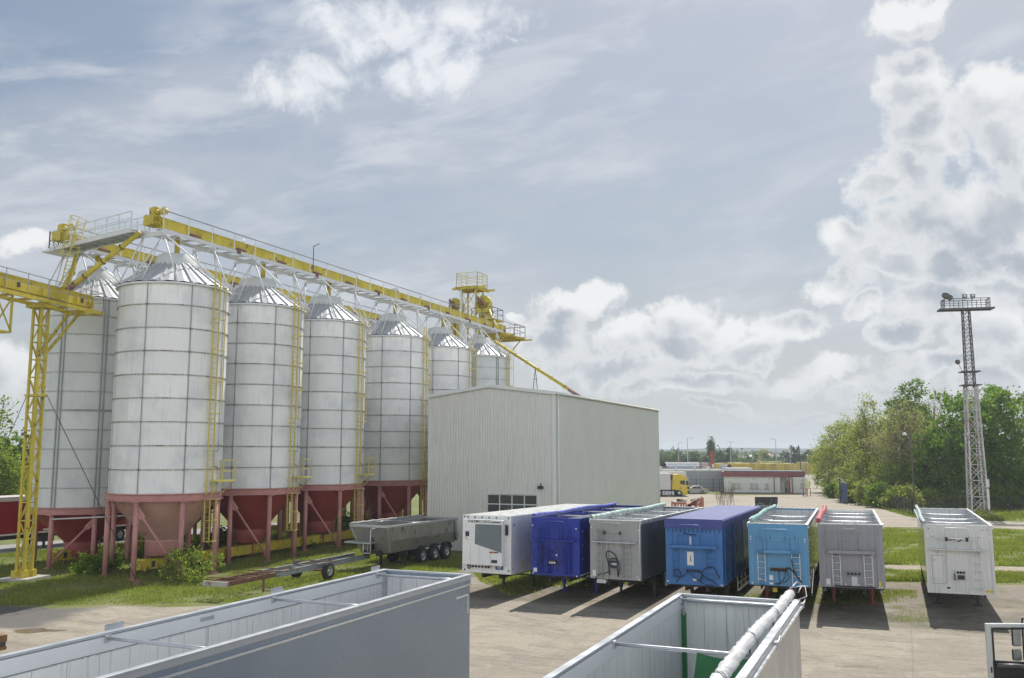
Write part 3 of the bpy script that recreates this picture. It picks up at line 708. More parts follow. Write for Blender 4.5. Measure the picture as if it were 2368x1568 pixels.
# ------------------------------------------------------------------ feeder bridge and lattice tower (left)
dF = (Vector((-26.1, 54.7, 0)) - Vector((-27.4, 48.0, 0))).normalized(); angF = math.atan2(dF.x, dF.y)
root = thing('feeder_bridge', 'heavy yellow enclosed conveyor bridge entering from the left edge onto its lattice tower', 'conveyor', (-26.1, 54.7, 0), -angF)
mb = MB(); y = -16.
while y < -.01: mb.box(-.3, .25, y + .015, min(y + 2.9, 0) - .015, 15.85, 16.52); mb.box(-.36, .31, y - .03, y + .03, 15.82, 16.56); y += 2.9
mb.box(-.36, .31, -.06, 0, 15.8, 16.56); mb.box(-.33, .28, -16, 0, 16.522, 16.57); mb.tube((.26, -.35, 16.15), (.36, -.35, 16.15), .12, 12); mb.build('conveyor_box', m_yel, root)
mb = MB()
for y in (-1.0, -6.3): mb.box(.252, .27, y - .12, y + .12, 16.02, 16.3)
mb.build('inspection_window', m_drk, root)
mb = MB(); 
for x in (-.75, .8): mb.beam((x, -16, 15.5), (x, .25, 15.5), .1, .2)
for i in range(12): mb.beam((-.75, -16 + i * 1.45, 15.42), (.8, -16 + i * 1.45, 15.42), .08, .12)
mb.box(.3, .78, -16, .2, 15.6, 15.63); mb.build('walkway', m_yel, root)
mb = MB(); rail(mb, (.8, -16, 15.6), (.8, .25, 15.6), 1.15, 1.7, 0, 0, (.5,), .035); rail(mb, (-.75, -16, 15.6), (-.75, .25, 15.6), 1.25, 1.7, 0, 0, (.5,), .03); rail(mb, (.8, .25, 15.6), (-.75, .25, 15.6), 1.15, 1.5, 0, 0, (.5,), .035); mb.build('handrail', m_rail, root)
# hanging truss frame left of the tower
mb = MB()
for (y0, y1) in ((-8.3, -7.1),):
    for x in (-.6, .6):
        for y in (y0, y1): mb.beam((x, y, 15.4), (x, y, 13.4), .1)
        mb.beam((x, y0, 13.4), (x, y1, 13.4), .1); mb.beam((x, y0, 15.3), (x, y1, 13.5), .06); mb.beam((x, y1, 15.3), (x, y0, 13.5), .06)
    for y in (y0, y1): mb.beam((-.6, y, 13.4), (.6, y, 13.4), .08)
mb.build('truss_frame', m_yel, root)
root = thing('lattice_tower', 'slender yellow lattice tower carrying the feeder bridge at the far left', 'tower', (-26.85, 50.6, 0), -angF)
def lattice(mb, hw, hd, z0, z1, n, leg=.12, br=.06, hw1=None, hd1=None, cross=True):
    hw1 = hw if hw1 is None else hw1; hd1 = hd if hd1 is None else hd1
    def c(i, z): f = (z - z0) / (z1 - z0); sx, sy = ((-1,-1),(1,-1),(1,1),(-1,1))[i]; return Vector((sx * (hw + (hw1-hw)*f), sy * (hd + (hd1-hd)*f), z))
    for i in range(4): mb.beam(c(i, z0), c(i, z1), leg)
    for k in range(n):
        za, zb = z0 + (z1-z0)*k/n, z0 + (z1-z0)*(k+1)/n
        for i in range(4):
            j = (i+1) % 4; mb.beam(c(i, zb), c(j, zb), br)
            if cross == 'x': mb.beam(c(i, za), c(j, zb), br); mb.beam(c(j, za), c(i, zb), br)
            elif (k + i) % 2: mb.beam(c(i, za), c(j, zb), br)
            else: mb.beam(c(j, za), c(i, zb), br)
mb = MB(); lattice(mb, .27, .27, .3, 15.2, 15, .12, .05)
mb.build('lattice_mast', m_yel, root)
MB().cbox((0, 0, 15.28), (1.3, .9, .22)).build('head_plate', m_yel, root); mb = MB(); mb.beam((.24, .28, 12.6), (.35, 2.8, 15.3), .13); mb.beam((-.24, .28, 12.6), (-.35, 2.8, 15.3), .13); mb.cbox((.1, 2.8, 15.32), (1.5, .3, .2)); mb.build('strut', m_yel, root); MB().cbox((.0, 0, 10.2), (.8, .8, .12)).build('collar_plate', m_yel, root)
MB().box(.02, .14, .36, .48, .2, 15).build('cable_duct', m_galv, root)
MB().cbox((0, 0, .12), (1.9, 1.9, .24)).build('footing', m_conc, root); [MB().cbox((x, y, .42), (.3, .3, .4)).build('foot_plate', m_yel, root) for x in (-.30, .30) for y in (-.30, .30)]
anc = at(317, 1359); TT = Vector((-26.85, 50.6, 0))
root = thing('guy_wire', 'taut dark guy cable running from the lattice tower down to a rusty ground anchor', 'cable', anc)
MB().tube(TT + Vector((.5, .2, 10.3)) - anc, Vector((0, 0, .25)), .022, 5).build('cable', m_drk, root)
mb = MB().box(-.18, .18, -.18, .18, -.05, .12).box(-.15, .15, -.03, .03, .12, .4); mb.build('anchor_block', m_rust, root)
root = thing('guy_wire', 'thin guy wire from the lattice tower past the bushes at the left edge', 'cable', TT)
MB().tube((-.5, 0, 10.2), (-3.4, -1.5, .1), .018, 5).build('cable', m_drk, root)
# pipe rail crossing behind the tower
tag(MB().tube(atY(120, 1201, 53), atY(500, 1184, 60), .05, 8).build('crossing_pipe', m_galv), 'thin grey pipe crossing the dark cones behind the lattice tower at head height', 'pipe')

# ------------------------------------------------------------------ under-silo conveyors
for t, s0, s1, lb in ((0, -1.6, 44, 'low yellow conveyor on the ground under the front silo row'), (-8.46, -.4, 42, 'low yellow conveyor on the ground under the rear silo row')):
    root = thing('ground_conveyor', lb, 'conveyor', site(t, 0), -TH)
    mb = MB(); y = s0
    while y < s1: mb.box(-.28, .28, y + .015, y + 2.385, .35, .92); mb.box(-.34, .34, y - .03, y + .03, .3, .97); y += 2.4
    mb.build('conveyor_trough', m_yel, root)
    mb = MB().box(-.32, .32, s0 - .35, s0 - .03, .4, .85); mb.tube((.0, s0 - .35, .62), (0, s0 - .6, .62), .06, 8); mb.tube((.2, s0 - .34, .78), (.2, s0 - .6, .78), .04, 8); mb.build('tail_end', m_yel, root)
    mb = MB().box(.282, .30, s0 + .5, s0 + .75, .45, .8).box(.282, .30, s0 + 1.7, s0 + 1.95, .45, .8); mb.build('inspection_cover', m_drk, root)
    for k in range(5):
        y = SL[k] + (0 if t == 0 else 1.6); MB().box(-.14, .14, y - .14, y + .14, .97, 1.4).build('inlet', m_yel, root)

# ------------------------------------------------------------------ warehouse
WC = Vector((2.97, 63.0, 0)); gd = -VS; ld = US
WL, WG, EZ, PZ = 29.0, 9.95, 11.12, 11.78
root = thing('warehouse', 'tall pale grey corrugated metal warehouse with low gable roof in the middle', 'warehouse', WC, -TH)
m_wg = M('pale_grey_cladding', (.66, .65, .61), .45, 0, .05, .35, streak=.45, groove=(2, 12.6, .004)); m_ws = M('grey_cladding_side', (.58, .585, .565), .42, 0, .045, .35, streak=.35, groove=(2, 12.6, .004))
m_flash = M('pale_flashing', (.68, .69, .67), .45, 0, .05, 1)
DL = [at(1125, 1141, 0)]
def onwall(px_, py_):
    d = ray(px_, py_); n = US; t = (WC - Vector((0, 0, CAMH))).dot(n) / d.dot(n); q = Vector((0, 0, CAMH)) + d * t
    return (q - WC).dot(VS), q.z
dx0, dz1 = onwall(1125, 1141.5); dx1, _ = onwall(1243, 1146); _, dzm = onwall(1180, 1165)
def corrug(mb, x0, x1, zt, pitch, depth, ztop_f, zb=0.):
    n = max(1, round((x1 - x0) / pitch)); p_ = (x1 - x0) / n; pts = []
    for i in range(n):
        a = x0 + i * p_; pts += [(a, 0), (a + p_ * .3, 0), (a + p_ * .42, depth), (a + p_ * .88, depth)]
    pts.append((x1, 0)); k = len(mb.V)
    for (x, y) in pts: mb.V.append((x, y, zb)); mb.V.append((x, y, ztop_f(x)))
    for i in range(len(pts) - 1): mb.face((k+2*i, k+2*i+2, k+2*i+3, k+2*i+1))
gz = lambda x: EZ + (PZ - EZ) * (1 - abs(x + WG/2) / (WG/2))
mb = MB(); corrug(mb, -WG, dx0, 0, .22, -.035, gz); corrug(mb, dx0, dx1, 0, .22, -.035, gz, dz1 + .05); corrug(mb, dx1, 0, 0, .22, -.035, gz)
mb.build('gable_wall', m_wg, root)
mb = MB(); tmp = MB(); corrug(tmp, 0, WL, 0, .16, .022, lambda x: EZ)
mb.V = [(v[1], v[0], v[2]) for v in tmp.V]; mb.F = [tuple(f) for f in tmp.F]; mb.I = tmp.I; mb.S = tmp.S
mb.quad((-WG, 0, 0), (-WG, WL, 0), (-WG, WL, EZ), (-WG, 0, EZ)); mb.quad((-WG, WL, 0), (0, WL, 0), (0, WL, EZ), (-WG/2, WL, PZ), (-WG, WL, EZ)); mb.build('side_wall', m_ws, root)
mb = MB()
for x0, x1, z0_, z1_ in ((-WG/2, .18, PZ, EZ), (-WG - .18, -WG/2, EZ, PZ)):
    mb.hexa([(x0,-.18,z0_+.02),(x1,-.18,z1_+.02),(x1,WL+.15,z1_+.02),(x0,WL+.15,z0_+.02),(x0,-.18,z0_+.14),(x1,-.18,z1_+.14),(x1,WL+.15,z1_+.14),(x0,WL+.15,z0_+.14)])
mb.build('roof', m_flash, root)
mb = MB()
for x0, x1, z0_, z1_ in ((-WG/2, .16, PZ, EZ), (-WG - .16, -WG/2, EZ, PZ)): mb.beam((x0, -.2, z0_ + .0), (x1, -.2, z1_ + .0), .05, .2)
mb.box(.0, .06, -.07, .12, 0, EZ); mb.box(-.14, .05, -.075, -.04, 0, EZ); mb.box(-WG-.03, -WG + .1, -.06, -.038, 0, EZ)
mb.build('flashing', m_flash, root)
mb = MB(); mb.path([(.22, -.2, EZ+.02), (.22, WL+.1, EZ+.02)], .07, 8); mb.build('gutter', m_flash, root)
mb = MB(); mb.tube((.16, .35, 0), (.16, .35, EZ - .3), .05, 8); mb.path([(.16, .35, EZ - .3), (.18, .3, EZ - .1), (.2, .28, EZ)], .05, 8); mb.tube((.14, WL - .3, 0), (.14, WL - .3, EZ), .05, 8); mb.build('downpipe', m_flash, root)
# sectional door with glazed rows
dr = tag(MB().box(dx0, dx1, .05, .09, 0, dz1).build('sectional_door', m_flash, root))
ww = (dx1 - dx0 - .12) / 4; hh = dz1 - dzm
mb = MB().mat(0)
mbf = MB()
for r_ in range(3):
    zt = dz1 - .05 - r_ * hh
    for c_ in range(4):
        x = dx0 + .06 + c_ * ww; mb.box(x + .035, x + ww - .035, .03, .06, zt - hh + .05, zt - .03)
    mbf.box(dx0 + .0, dx1, .0, .05, zt - hh - .02, zt - hh + .05)
for c_ in range(5): x = dx0 + .06 + c_ * ww; mbf.box(x - .035, x + .035, .0, .048, dz1 - 3*hh, dz1)
mb.build('pane', m_glass, dr); mbf.build('door_frame', m_flash, dr)
MB().box(dx0 - .1, dx1 + .1, -.06, .04, dz1, dz1 + .09).box(dx0 - .1, dx0, -.06, .04, 0, dz1).box(dx1, dx1 + .1, -.06, .04, 0, dz1).build('door_trim', m_flash, root)
lx, lz = onwall(1251, 1127); mb = MB().cbox((lx, -.16, lz), (.36, .2, .22)).beam((lx, -.1, lz + .1), (lx, 0, lz + .3), .05); mb.build('wall_lamp', m_blkp, root)
# ------------------------------------------------------------------ trailers
def wheel(parent, x, y, z, r=.5, wd=.32, side=1):
    mb = MB(); mb.sm = True
    mb.lathe([(r*.56, -wd/2), (r*.9, -wd/2), (r, -wd/2+.05), (r, wd/2-.05), (r*.9, wd/2), (r*.56, wd/2)], 28, (x, y, z), 'x')
    t = mb.build('wheel', m_blk, parent)
    mb = MB(); o = wd/2 * side; ins = -.1 * side
    mb.lathe([(r*.57, o*.9), (r*.5, o), (r*.46, o + ins), (r*.2, o + ins*.7), (r*.18, o - .01*side), (0, o - .0*side)], 24, (x, y, z), 'x')
    for k in range(8): a = k*math.pi/4; mb.cbox((x + o + ins*.6, y + r*.3*math.sin(a), z + r*.3*math.cos(a)), (.05, .045, .045))
    mb.build('rim', m_chrome, t); return t
def chassis(root, W, L, zb, tilt, axles=3, leg_y=3.6, legm=None, wm=.52):
    zg = lambda y: y * math.tan(tilt)
    mb = MB()
    for x in (-.48, .48): mb.box(x-.06, x+.06, .5, L-.1, zb-.32, zb-.02)
    y = .6
    while y < L: mb.box(-W/2+.05, W/2-.05, y-.04, y+.04, zb-.12, zb-.021); y += 1.1
    mb.box(-W/2+.08, W/2-.08, L-.18, L-.08, zb-.62, zb-.48)
    mb.box(-.45, .45, .4, 1.8, zb-.14, zb-.03); mb.build('chassis_frame', m_chas, root)
    for x in (-.85, .85):
        mb = MB(); mb.box(x-.08, x+.08, leg_y-.08, leg_y+.08, zg(leg_y)+.35, zb-.05); mb.box(x-.055, x+.055, leg_y-.055, leg_y+.055, zg(leg_y)+.02, zg(leg_y)+.6)
        mb.box(x-.16, x+.16, leg_y-.16, leg_y+.16, zg(leg_y), zg(leg_y)+.04); mb.beam((x, leg_y+.1, zb-.6), (x*.6, leg_y+.8, zb-.1), .05); mb.build('landing_leg', legm or m_chas, root)
    MB().box(-.85, .85, leg_y-.03, leg_y+.03, zb-.5, zb-.43).build('leg_crossbar', legm or m_chas, root)
    for k in range(axles):
        y = L - 1.6 - 1.35 * (axles - 1 - k); z = zg(y) + wm - .01
        MB().tube((-W/2+.2, y, z), (W/2-.2, y, z), .07, 8).build('axle', m_chas, root)
        for sx in (-1, 1):
            wheel(root, sx * (W/2 - .2), y, z, wm, .34, sx)
            MB().lathe([(wm+.06, -.19), (wm+.08, -.19), (wm+.08, .19), (wm+.06, .19)], 12, (sx*(W/2-.2), y, z), 'x', -1.2, 1.2, False).build('mudguard', m_blkp, root)
def side_gear(root, W, L, zb, m=None):
    for sx in (-1, 1):
        mb = MB()
        for z in (zb-.42, zb-.72): mb.box(sx*(W/2-.06)-.02, sx*(W/2-.06)+.02, 4.6, L-5.4, z-.06, z+.06)
        for y in np.arange(4.7, L-5.4, 1.3): mb.box(sx*(W/2-.1)-.02, sx*(W/2-.1)+.02, y-.04, y+.04, zb-.78, zb-.1)
        mb.build('side_guard', m or m_galv, root)
def open_body(root, W, L, zb, zt, m_front, m_side, m_in, m_rl, bars=(.35, 4.4, 8.8), bar_dip=.0, band=.16, post=True, seams=.55, m_rear=None, railw=.09, m_bd=None):
    t = .045
    MB().box(-W/2, W/2, 0, t, zb, zt - .02).build('front_wall', m_front, root)
    MB().box(-W/2, W/2, L - t, L, zb, zt - .02).build('rear_door', m_rear or m_side, root)
    for sx in (-1, 1):
        mb = MB(); x0, x1 = sorted((sx*W/2, sx*(W/2 - t))); mb.mat(0).box(x0, x1, t + .002, L - t - .002, zb, zt - .02); mb.build('side_wall', m_side, root)
    mb = MB(); e = t + .012
    n = max(1, int((L - 2*e) / seams))
    for sx in (-1, 1):
        for i in range(n):
            y0 = e + (L-2*e)*i/n + .006; y1 = e + (L-2*e)*(i+1)/n - .006
            a, b_ = sorted((sx*(W/2-t-.001), sx*(W/2-t-.018))); mb.box(a, b_, y0, y1, zb+.15, zt-.30)
        a, b_ = sorted((sx*(W/2-t-.001), sx*(W/2-t-.035))); mb.mat(1).box(a, b_, e, L-e, zt-.285, zt-.04); mb.mat(0)
    nn_ = max(1, int(W / .42))
    for (y0, y1) in ((t+.001, t+.018), (L-t-.018, L-t-.001)):
        for i in range(nn_):
            x0 = -W/2+t+.03+(W-2*t-.06)*i/nn_+.005; x1 = -W/2+t+.03+(W-2*t-.06)*(i+1)/nn_-.005; mb.box(x0, x1, y0, y1, zb+.15, zt-.10)
    mb.build('inner_lining', [m_in, m_bd or m_rl], root)
    mb = MB()
    for i in range(int((W-.1)/.12)): x = -W/2+.07+i*.12; mb.box(x, x+.11, t+.02, L-t-.02, zb+.10, zb+.15 + .004*(i%2))
    mb.box(-W/2+t, W/2-t, t+.02, L-t-.02, zb+.03, zb+.08)
    mb.build('floor', m_alu, root)
    for sx in (-1, 1):
        mb = MB(); a, b_ = sorted((sx*(W/2+.03), sx*(W/2-railw))); mb.box(a, b_, -.02, L+.02, zt-.02, zt+.025)
        a, b_ = sorted((sx*(W/2+.03), sx*(W/2+.002))); mb.box(a, b_, -.02, L+.02, zt-band, zt-.022)
        mb.build('top_rail', m_rl, root, .006)
    mb = MB(); mb.box(-W/2+railw+.002, W/2-railw-.002, -.022, .07, zt-.02, zt+.022); mb.build('front_rail', m_rl, root); mb = MB(); mb.box(-W/2+railw+.002, W/2-railw-.002, L-.07, L+.022, zt-.02, zt+.022); mb.build('rear_rail', m_rl, root)
    for y in bars:
        mb = MB(); pts = [(-W/2+.08, y, zt-.07), (-W/4, y, zt-.07-bar_dip*.7), (0, y, zt-.07-bar_dip), (W/4, y, zt-.07-bar_dip*.7), (W/2-.08, y, zt-.07)]; mb.path(pts, .032, 8)
        for sx in (-1, 1): mb.cbox((sx*(W/2-.09), y, zt-.08), (.06, .12, .12))
        mb.build('cross_bar', m_galv, root)
    if post:
        for sx in (-1, 1):
            for y in (t+.07, L-t-.07): MB().box(sx*(W/2-.11)-.05, sx*(W/2-.11)+.05, y-.05, y+.05, zb+.15, zt-.05).build('corner_post', m_galv, root)
def tarp_roll(root, x, z, y0, y1, m, r=.11, bend=0., seed=0, strap=m_blkp, kind=0):
    rr = random.Random(seed); n = int((y1 - y0) / .16); pts = []; rads = []
    ph = rr.random() * 6
    for i in range(n + 1):
        f = i / n; y = y0 + (y1-y0) * f
        pts.append((x + bend*math.sin(f*7+ph)*.5 + rr.uniform(-.008,.008), y, z + bend*math.sin(f*11+ph)*.4 + rr.uniform(-.006,.006)))
        rads.append([r * (1 + rr.uniform(-.08, .08) + .10*math.sin(i*1.3 + j*1.3) + .07*math.sin(i*2.9 - j*2.1)) for j in range(14)])
    rads[0] = [r*.9]*14; rads[-1] = [r*.8]*14
    o = MB().path(pts, r, 14, rad=lambda i: rads[i]).build('tarp_roll', m, root)
    mb = MB(); y = y0 + .5
    while y < y1:
        i = int((y-y0)/(y1-y0)*n); c = pts[min(i, n)]; mb.lathe([(r*1.14, -.02), (r*1.16, 0), (r*1.14, .02)], 14, (c[0], y, c[2]), 'y'); mb.tube((c[0], y, c[2]-r), (c[0]+(.1 if x < 0 else -.1)*0, y, c[2]-r-.3), .012, 4); y += 2.6
    mb.build('strap', strap, o)
    mb = MB(); mb.path([(x + r*.8*math.cos(t)*t/9, y0-.03, z + r*.8*math.sin(t)*t/9) for t in np.linspace(.5, 9, 30)], .014, 4); mb.build('roll_end', strap, o)
    return o
class Front:
    """gear on the front wall; fx across 0..1 (left to right seen from outside), fy 0 top .. 1 bottom"""
    def __init__(s, root, W, zb, zt): s.r = root; s.W = W; s.zb = zb; s.zt = zt
    def p(s, fx, fy, d=.05): return Vector((-s.W/2 + fx * s.W, -d, s.zt + (s.zb - s.zt) * fy))
    def loop(s, x0, x1, y0, y1, m, mid=(), name='guard_rail', r=.022, d=.32, verts=()):
        c = .035; mb = MB()
        pts = [s.p(x0, y1, d), s.p(x0, y0 + c, d), s.p(x0 + c*.4, y0 + c*.3, d), s.p(x0 + c*1.3, y0, d), s.p(x1 - c*1.3, y0, d), s.p(x1 - c*.4, y0 + c*.3, d), s.p(x1, y0 + c, d), s.p(x1, y1, d)]
        mb.path(pts, r, 8)
        for f in mid: mb.tube(s.p(x0, f, d), s.p(x1, f, d), r*.8, 6)
        for v in verts: mb.tube(s.p(v, y0, d), s.p(v, y1, d), r*.8, 6)
        for x in (x0, x1): mb.tube(s.p(x, y1, d), s.p(x, y1 + .01, 0), r, 6)
        return mb.build(name, m, s.r)
    def ladder(s, x0, x1, y0, y1, m, n=6, bottom=True, d=.10):
        mb = MB()
        for x in (x0, x1): mb.beam(s.p(x, y0, d), s.p(x, y1, d), .035, .03)
        for i in range(n): f = y0 + (y1 - y0) * (i + .6) / n; mb.tube(s.p(x0, f, d), s.p(x1, f, d), .015, 5)
        for f in (y0 + .02, y1 - .02):
            for x in (x0, x1): mb.beam(s.p(x, f, d), s.p(x, f, 0), .03)
        return mb.build('ladder', m, s.r)
    def shelf(s, x0, x1, y, m, d=.38, h=.05, curve=.0, name='platform'):
        mb = MB(); n = 8
        for i in range(n):
            a, b_ = x0 + (x1-x0)*i/n, x0 + (x1-x0)*(i+1)/n
            da, db = (d - curve*(2*i/n-1)**2, d - curve*(2*(i+1)/n-1)**2)
            A, B = s.p(a, y, da), s.p(b_, y, db); A0, B0 = s.p(a, y, .0), s.p(b_, y, .0); U = Vector((0, 0, h))
            mb.hexa([A - U, B - U, B0 - U, A0 - U, A, B, B0, A0])
        for x in (x0 + .12, x1 - .12): mb.beam(s.p(x, y, d*.8) - Vector((0,0,h)), s.p(x, y + .07, 0), .03)
        return mb.build(name, m, s.r)
    def panel(s, x0, x1, y0, y1, m, d0=0., d1=.03, name='placard', bevel=0):
        a, b_ = s.p(x0, y1, 0), s.p(x1, y0, 0); return MB().box(a.x, b_.x, -d1, -d0 if d0 else -.001, a.z, b_.z).build(name, m, s.r, bevel)
    def hose(s, pts, m=None, r=.019):
        P_ = [s.p(*q) for q in pts]; out_ = []
        n = len(P_)
        for i in range(n - 1):
            p0, p1, p2, p3 = P_[max(i-1,0)], P_[i], P_[i+1], P_[min(i+2,n-1)]
            for t in np.linspace(0, 1, 6, endpoint=False):
                out_.append(.5*((2*p1) + (p2-p0)*t + (2*p0-5*p1+4*p2-p3)*t*t + (3*p1-p0-3*p2+p3)*t*t*t))
        out_.append(P_[-1]); return MB().path(out_, r, 6).build('air_hose', m or m_blk, s.r)
    def ports(s, x0, x1, y, n, h=.05, mb_m=None, pm=None):
        o = s.panel(x0, x1, y - h, y + h, mb_m or m_galv, 0, .10, 'connector_panel')
        mb = MB()
        for i in range(n): c = s.p(x0 + (x1-x0)*(i+.5)/n, y, .12); mb.lathe([(.0, -.05), (.05, -.04), (.055, .04), (.03, .05)], 12, tuple(c), 'y')
        mb.build('connector', pm or m_blkp, o); return o
    def dots(s, lst, m, w=.05, name='marker_lamp'):
        mb = MB()
        for x, y in lst: c = s.p(x, y, .015); mb.cbox(c, (w, .03, w*1.3))
        return mb.build(name, m, s.r)
m_lamp = M('white_marker_lens', (.75, .75, .72), .3); m_yst = M('yellow_sticker', (.7, .5, .04), .5); m_sign = M('white_placard', (.72, .72, .69), .5, 0, .1, 8)
m_oran = M('orange_lens', (.6, .18, .02), .3)
GR = 'parked trailers standing side by side in a row facing the camera'
ZT = 3.9
def place(TL, TR, W, hd, roll=0, L=13.6, zt=ZT, rear_drop=.14):
    A = at(*TL, zt); B = at(*TR, zt); c = (A + B) / 2; c.z = 0
    return c, hd
def trailer_root(label, cat, TL, TR, hd, tilt, roll=0., name='open_top_trailer', zt=ZT):
    c, _ = place(TL, TR, 0, 0, zt=zt); r = thing(name, label, cat, c, 0, GR); r.rotation_euler = (-tilt, R(roll), -R(hd)); return r
TILT = R(.6)

# T1 reefer
m_rw = M('reefer_white_paint', (.74, .75, .74), .32, 0, .04, .6, streak=.3, dirt=((.30, .22, .16), .22, 2.0), coat=.3); m_rws = M('reefer_side_white', (.76, .79, .84), .28, .1, .02, .5, streak=.12, coat=.3)
m_rgrey = M('reefer_grey_plastic', (.14, .17, .18), .45, 0, .1, 3)
zb, W, L = 1.16, 2.65, 13.6
r = trailer_root('white refrigerated box trailer with a grey-panelled cooling unit on its front', 'trailer', (1073.5, 1190.5), (1178, 1195.4), 26, TILT, name='refrigerated_trailer')
MB().box(-W/2, W/2, 0, L, zb, ZT).build('box_body', m_rws, r, .02)
mb = MB().box(-W/2-.01, W/2+.01, -.012, -.002, zb, ZT).build('front_wall', m_rw, r); mb = MB().box(-W/2, W/2, .05, L-.03, ZT+.001, ZT+.02).build('roof_skin', m_rw, r)
mb = MB()
for x in (-W/2, W/2): mb.box(x-.03, x+.03, -.03, .05, zb-.02, ZT+.02)
for z in (zb, ZT): mb.box(-W/2-.02, W/2+.02, -.035, .02, z-.03, z+.03)
for x in (-W/2, W/2): mb.box(x-.02, x+.02, 0, L, zb-.05, zb+.12)
mb.build('edge_trim', m_rw, r)
F = Front(r, W, zb, ZT)
un = F.panel(.07, .90, .06, .86, m_rw, 0, .42, 'cooling_unit', .03)
mb = MB(); a = F.p(.33, .14, .425); mb.quad(F.p(.33,.49,.43), F.p(.89,.63,.43), F.p(.89,.14,.43), F.p(.34,.14,.43)); mb.quad(F.p(.62,.49,.434), F.p(.85,.50,.434), F.p(.85,.17,.434), F.p(.62,.17,.434)); mb.build('grille', m_rgrey, un)
mb = MB()
for k in range(5): mb.box(F.p(.09,0).x, F.p(.31,0).x, -.424, -.421, F.p(0,.2+k*.055).z, F.p(0,.2+k*.055).z+.006)
for x in (.24,.44,.66): mb.box(F.p(x,0).x, F.p(x,0).x+.008, -.424, -.421, F.p(0,.85).z, F.p(0,.50).z)
mb.box(F.p(.68,0).x, F.p(.87,0).x, -.424, -.421, F.p(0,.115).z, F.p(0,.085).z); mb.build('panel_gap', m_rgrey, un)
text(un, 'THERMO KING', .20, F.p(.42, .095, .424), (R(90), 0, 0), m_blkp, bold=.001); F.panel(.14,.145,.15,.17,M('faint_blue_ink',(.2,.35,.55),.5),.421,.425,'emblem')
mb = MB().box(F.p(.13,0).x, F.p(.21,0).x, -.428, -.421, F.p(0,.36).z, F.p(0,.275).z).build('display', m_blkp, un)
F.panel(.68,.80,.755,.81,m_blkp,.421,.43,'display'); F.panel(.64,.82,.615,.635,m_blkp,.421,.44,'latch'); F.panel(.70,.745,.61,.64,m_oran,.44,.45,'latch_badge')
F.panel(.90,.95,.15,.33,m_blkp,0,.10,'exhaust'); F.panel(.69,.85,.87,.94,M('blue_plate',(.02,.08,.22),.4),0,.03,'plate'); text(r, 'TIR', .16, F.p(.77, .905, .034), (R(90), 0, 0), m_sign, bold=.006)
F.ports(.2,.6,.90,6,.03,m_rw); F.hose([(.12,.9,.1),(.15,.87,.2),(.2,.9,.22),(.17,.94,.2),(.13,.91,.15)], r=.03); F.panel(.02,.055,.73,.81,m_yst); F.panel(.52,.6,.88,.895,m_red,.1,.12,'red_label')
F.dots([(.03,.02),(.1,.03),(.25,.03),(.4,.03),(.55,.03),(.7,.03),(.95,.03),(.04,.97),(.96,.95)], m_blkp, .06)
text(r, 'FRC', .16, (W/2+.012, .35, ZT-.42), (R(90), 0, R(90)), M('blue_ink', (.05,.2,.55), .5))
mb = MB().box(W/2+.001, W/2+.01, 1.3, 1.45, zb+.2, zb+.5); mb.build('sticker', m_yst, r)
chassis(r, W, L, zb, TILT); MB().box(W/2-.6, W/2-.1, 5.0, 6.6, zb-.75, zb-.1).build('pallet_box', m_chas, r)

# T2 dark blue
m_db = M('deep_blue_paint', (.007, .028, .29), .45, 0, .12, .8, streak=.45, groove=(0, .3, .004)); m_vb = M('violet_blue_vinyl', (.10, .13, .48), .45, 0, .35, 2.5)
zb, W = 1.23, 2.42
r = trailer_root('deep ultramarine blue open-top trailer between the white reefer and a grey trailer', 'trailer', (1230, 1198), (1337, 1199.5), 23, TILT)
open_body(r, W, L, zb, ZT, m_db, m_db, m_aluin, m_db, (.4, 3.5, 7.5, 11)); chassis(r, W, L, zb, TILT, legm=m_db); side_gear(r, W, L, zb, m_galv)
tarp_roll(r, -W/2+.12, ZT+.12, -.12, L+.1, m_vb, .08, .07, 3, m_db)
F = Front(r, W, zb, ZT)
F.loop(.22,.73,.05,.37,m_db,(.2,)); F.loop(.32,.63,.06,.37,m_db,()); F.shelf(.05,.93,.37,m_db,.4,.05,.1)
F.loop(.14,.2,.17,.95,m_db,(),'guard_rail',.02,.12); F.loop(.76,.82,.17,.95,m_db,(),'guard_rail',.02,.12); F.loop(.37,.42,.55,.95,m_db,(),'guard_rail',.02,.1)
F.ladder(.22,.34,.45,.97,m_db,5); F.ladder(.68,.80,.45,.97,m_db,5)
F.panel(0.0,.045,.0,1,m_db,0,.02,'corner_trim'); F.panel(.955,1,.0,1,m_db,0,.02,'corner_trim'); F.panel(.3,.34,.0,.36,m_db,0,.03,'rib'); F.panel(.6,.64,.0,.36,m_db,0,.03,'rib')
F.hose([(.27,.52,.1),(.2,.50,.25),(.10,.56,.3),(.09,.66,.3),(.15,.73,.25),(.24,.72,.2),(.28,.6,.2)]); F.hose([(.24,.68,.2),(.27,.52,.25),(.33,.52,.25),(.36,.64,.2),(.37,.85,.2)]); F.hose([(.57,.62,.2),(.48,.56,.25),(.55,.48,.25),(.61,.58,.2),(.59,.78,.2),(.56,.92,.2)]); F.hose([(.6,.78,.2),(.7,.7,.25),(.71,.58,.25),(.65,.54,.2)]); F.hose([(.24,.72,.2),(.2,.84,.2)])
F.ports(.38,.52,.77,3,.035,m_blkp,m_sign); F.panel(.40,.5,.72,.78,m_blkp,0,.16,'valve_block'); F.dots([(.525,.635)], m_sign, .08, 'gauge')
F.panel(.04,.12,.88,.95,m_sign); F.dots([(.02,.135),(.93,.17),(.03,.97),(.94,.99)], m_lamp, .05)
mb = MB()
for z in (ZT-.6, ZT-1.25, ZT-1.9): mb.cbox((W/2+.01, .45, z), (.02, .07, .03))
mb.build('side_marker', m_lamp, r)
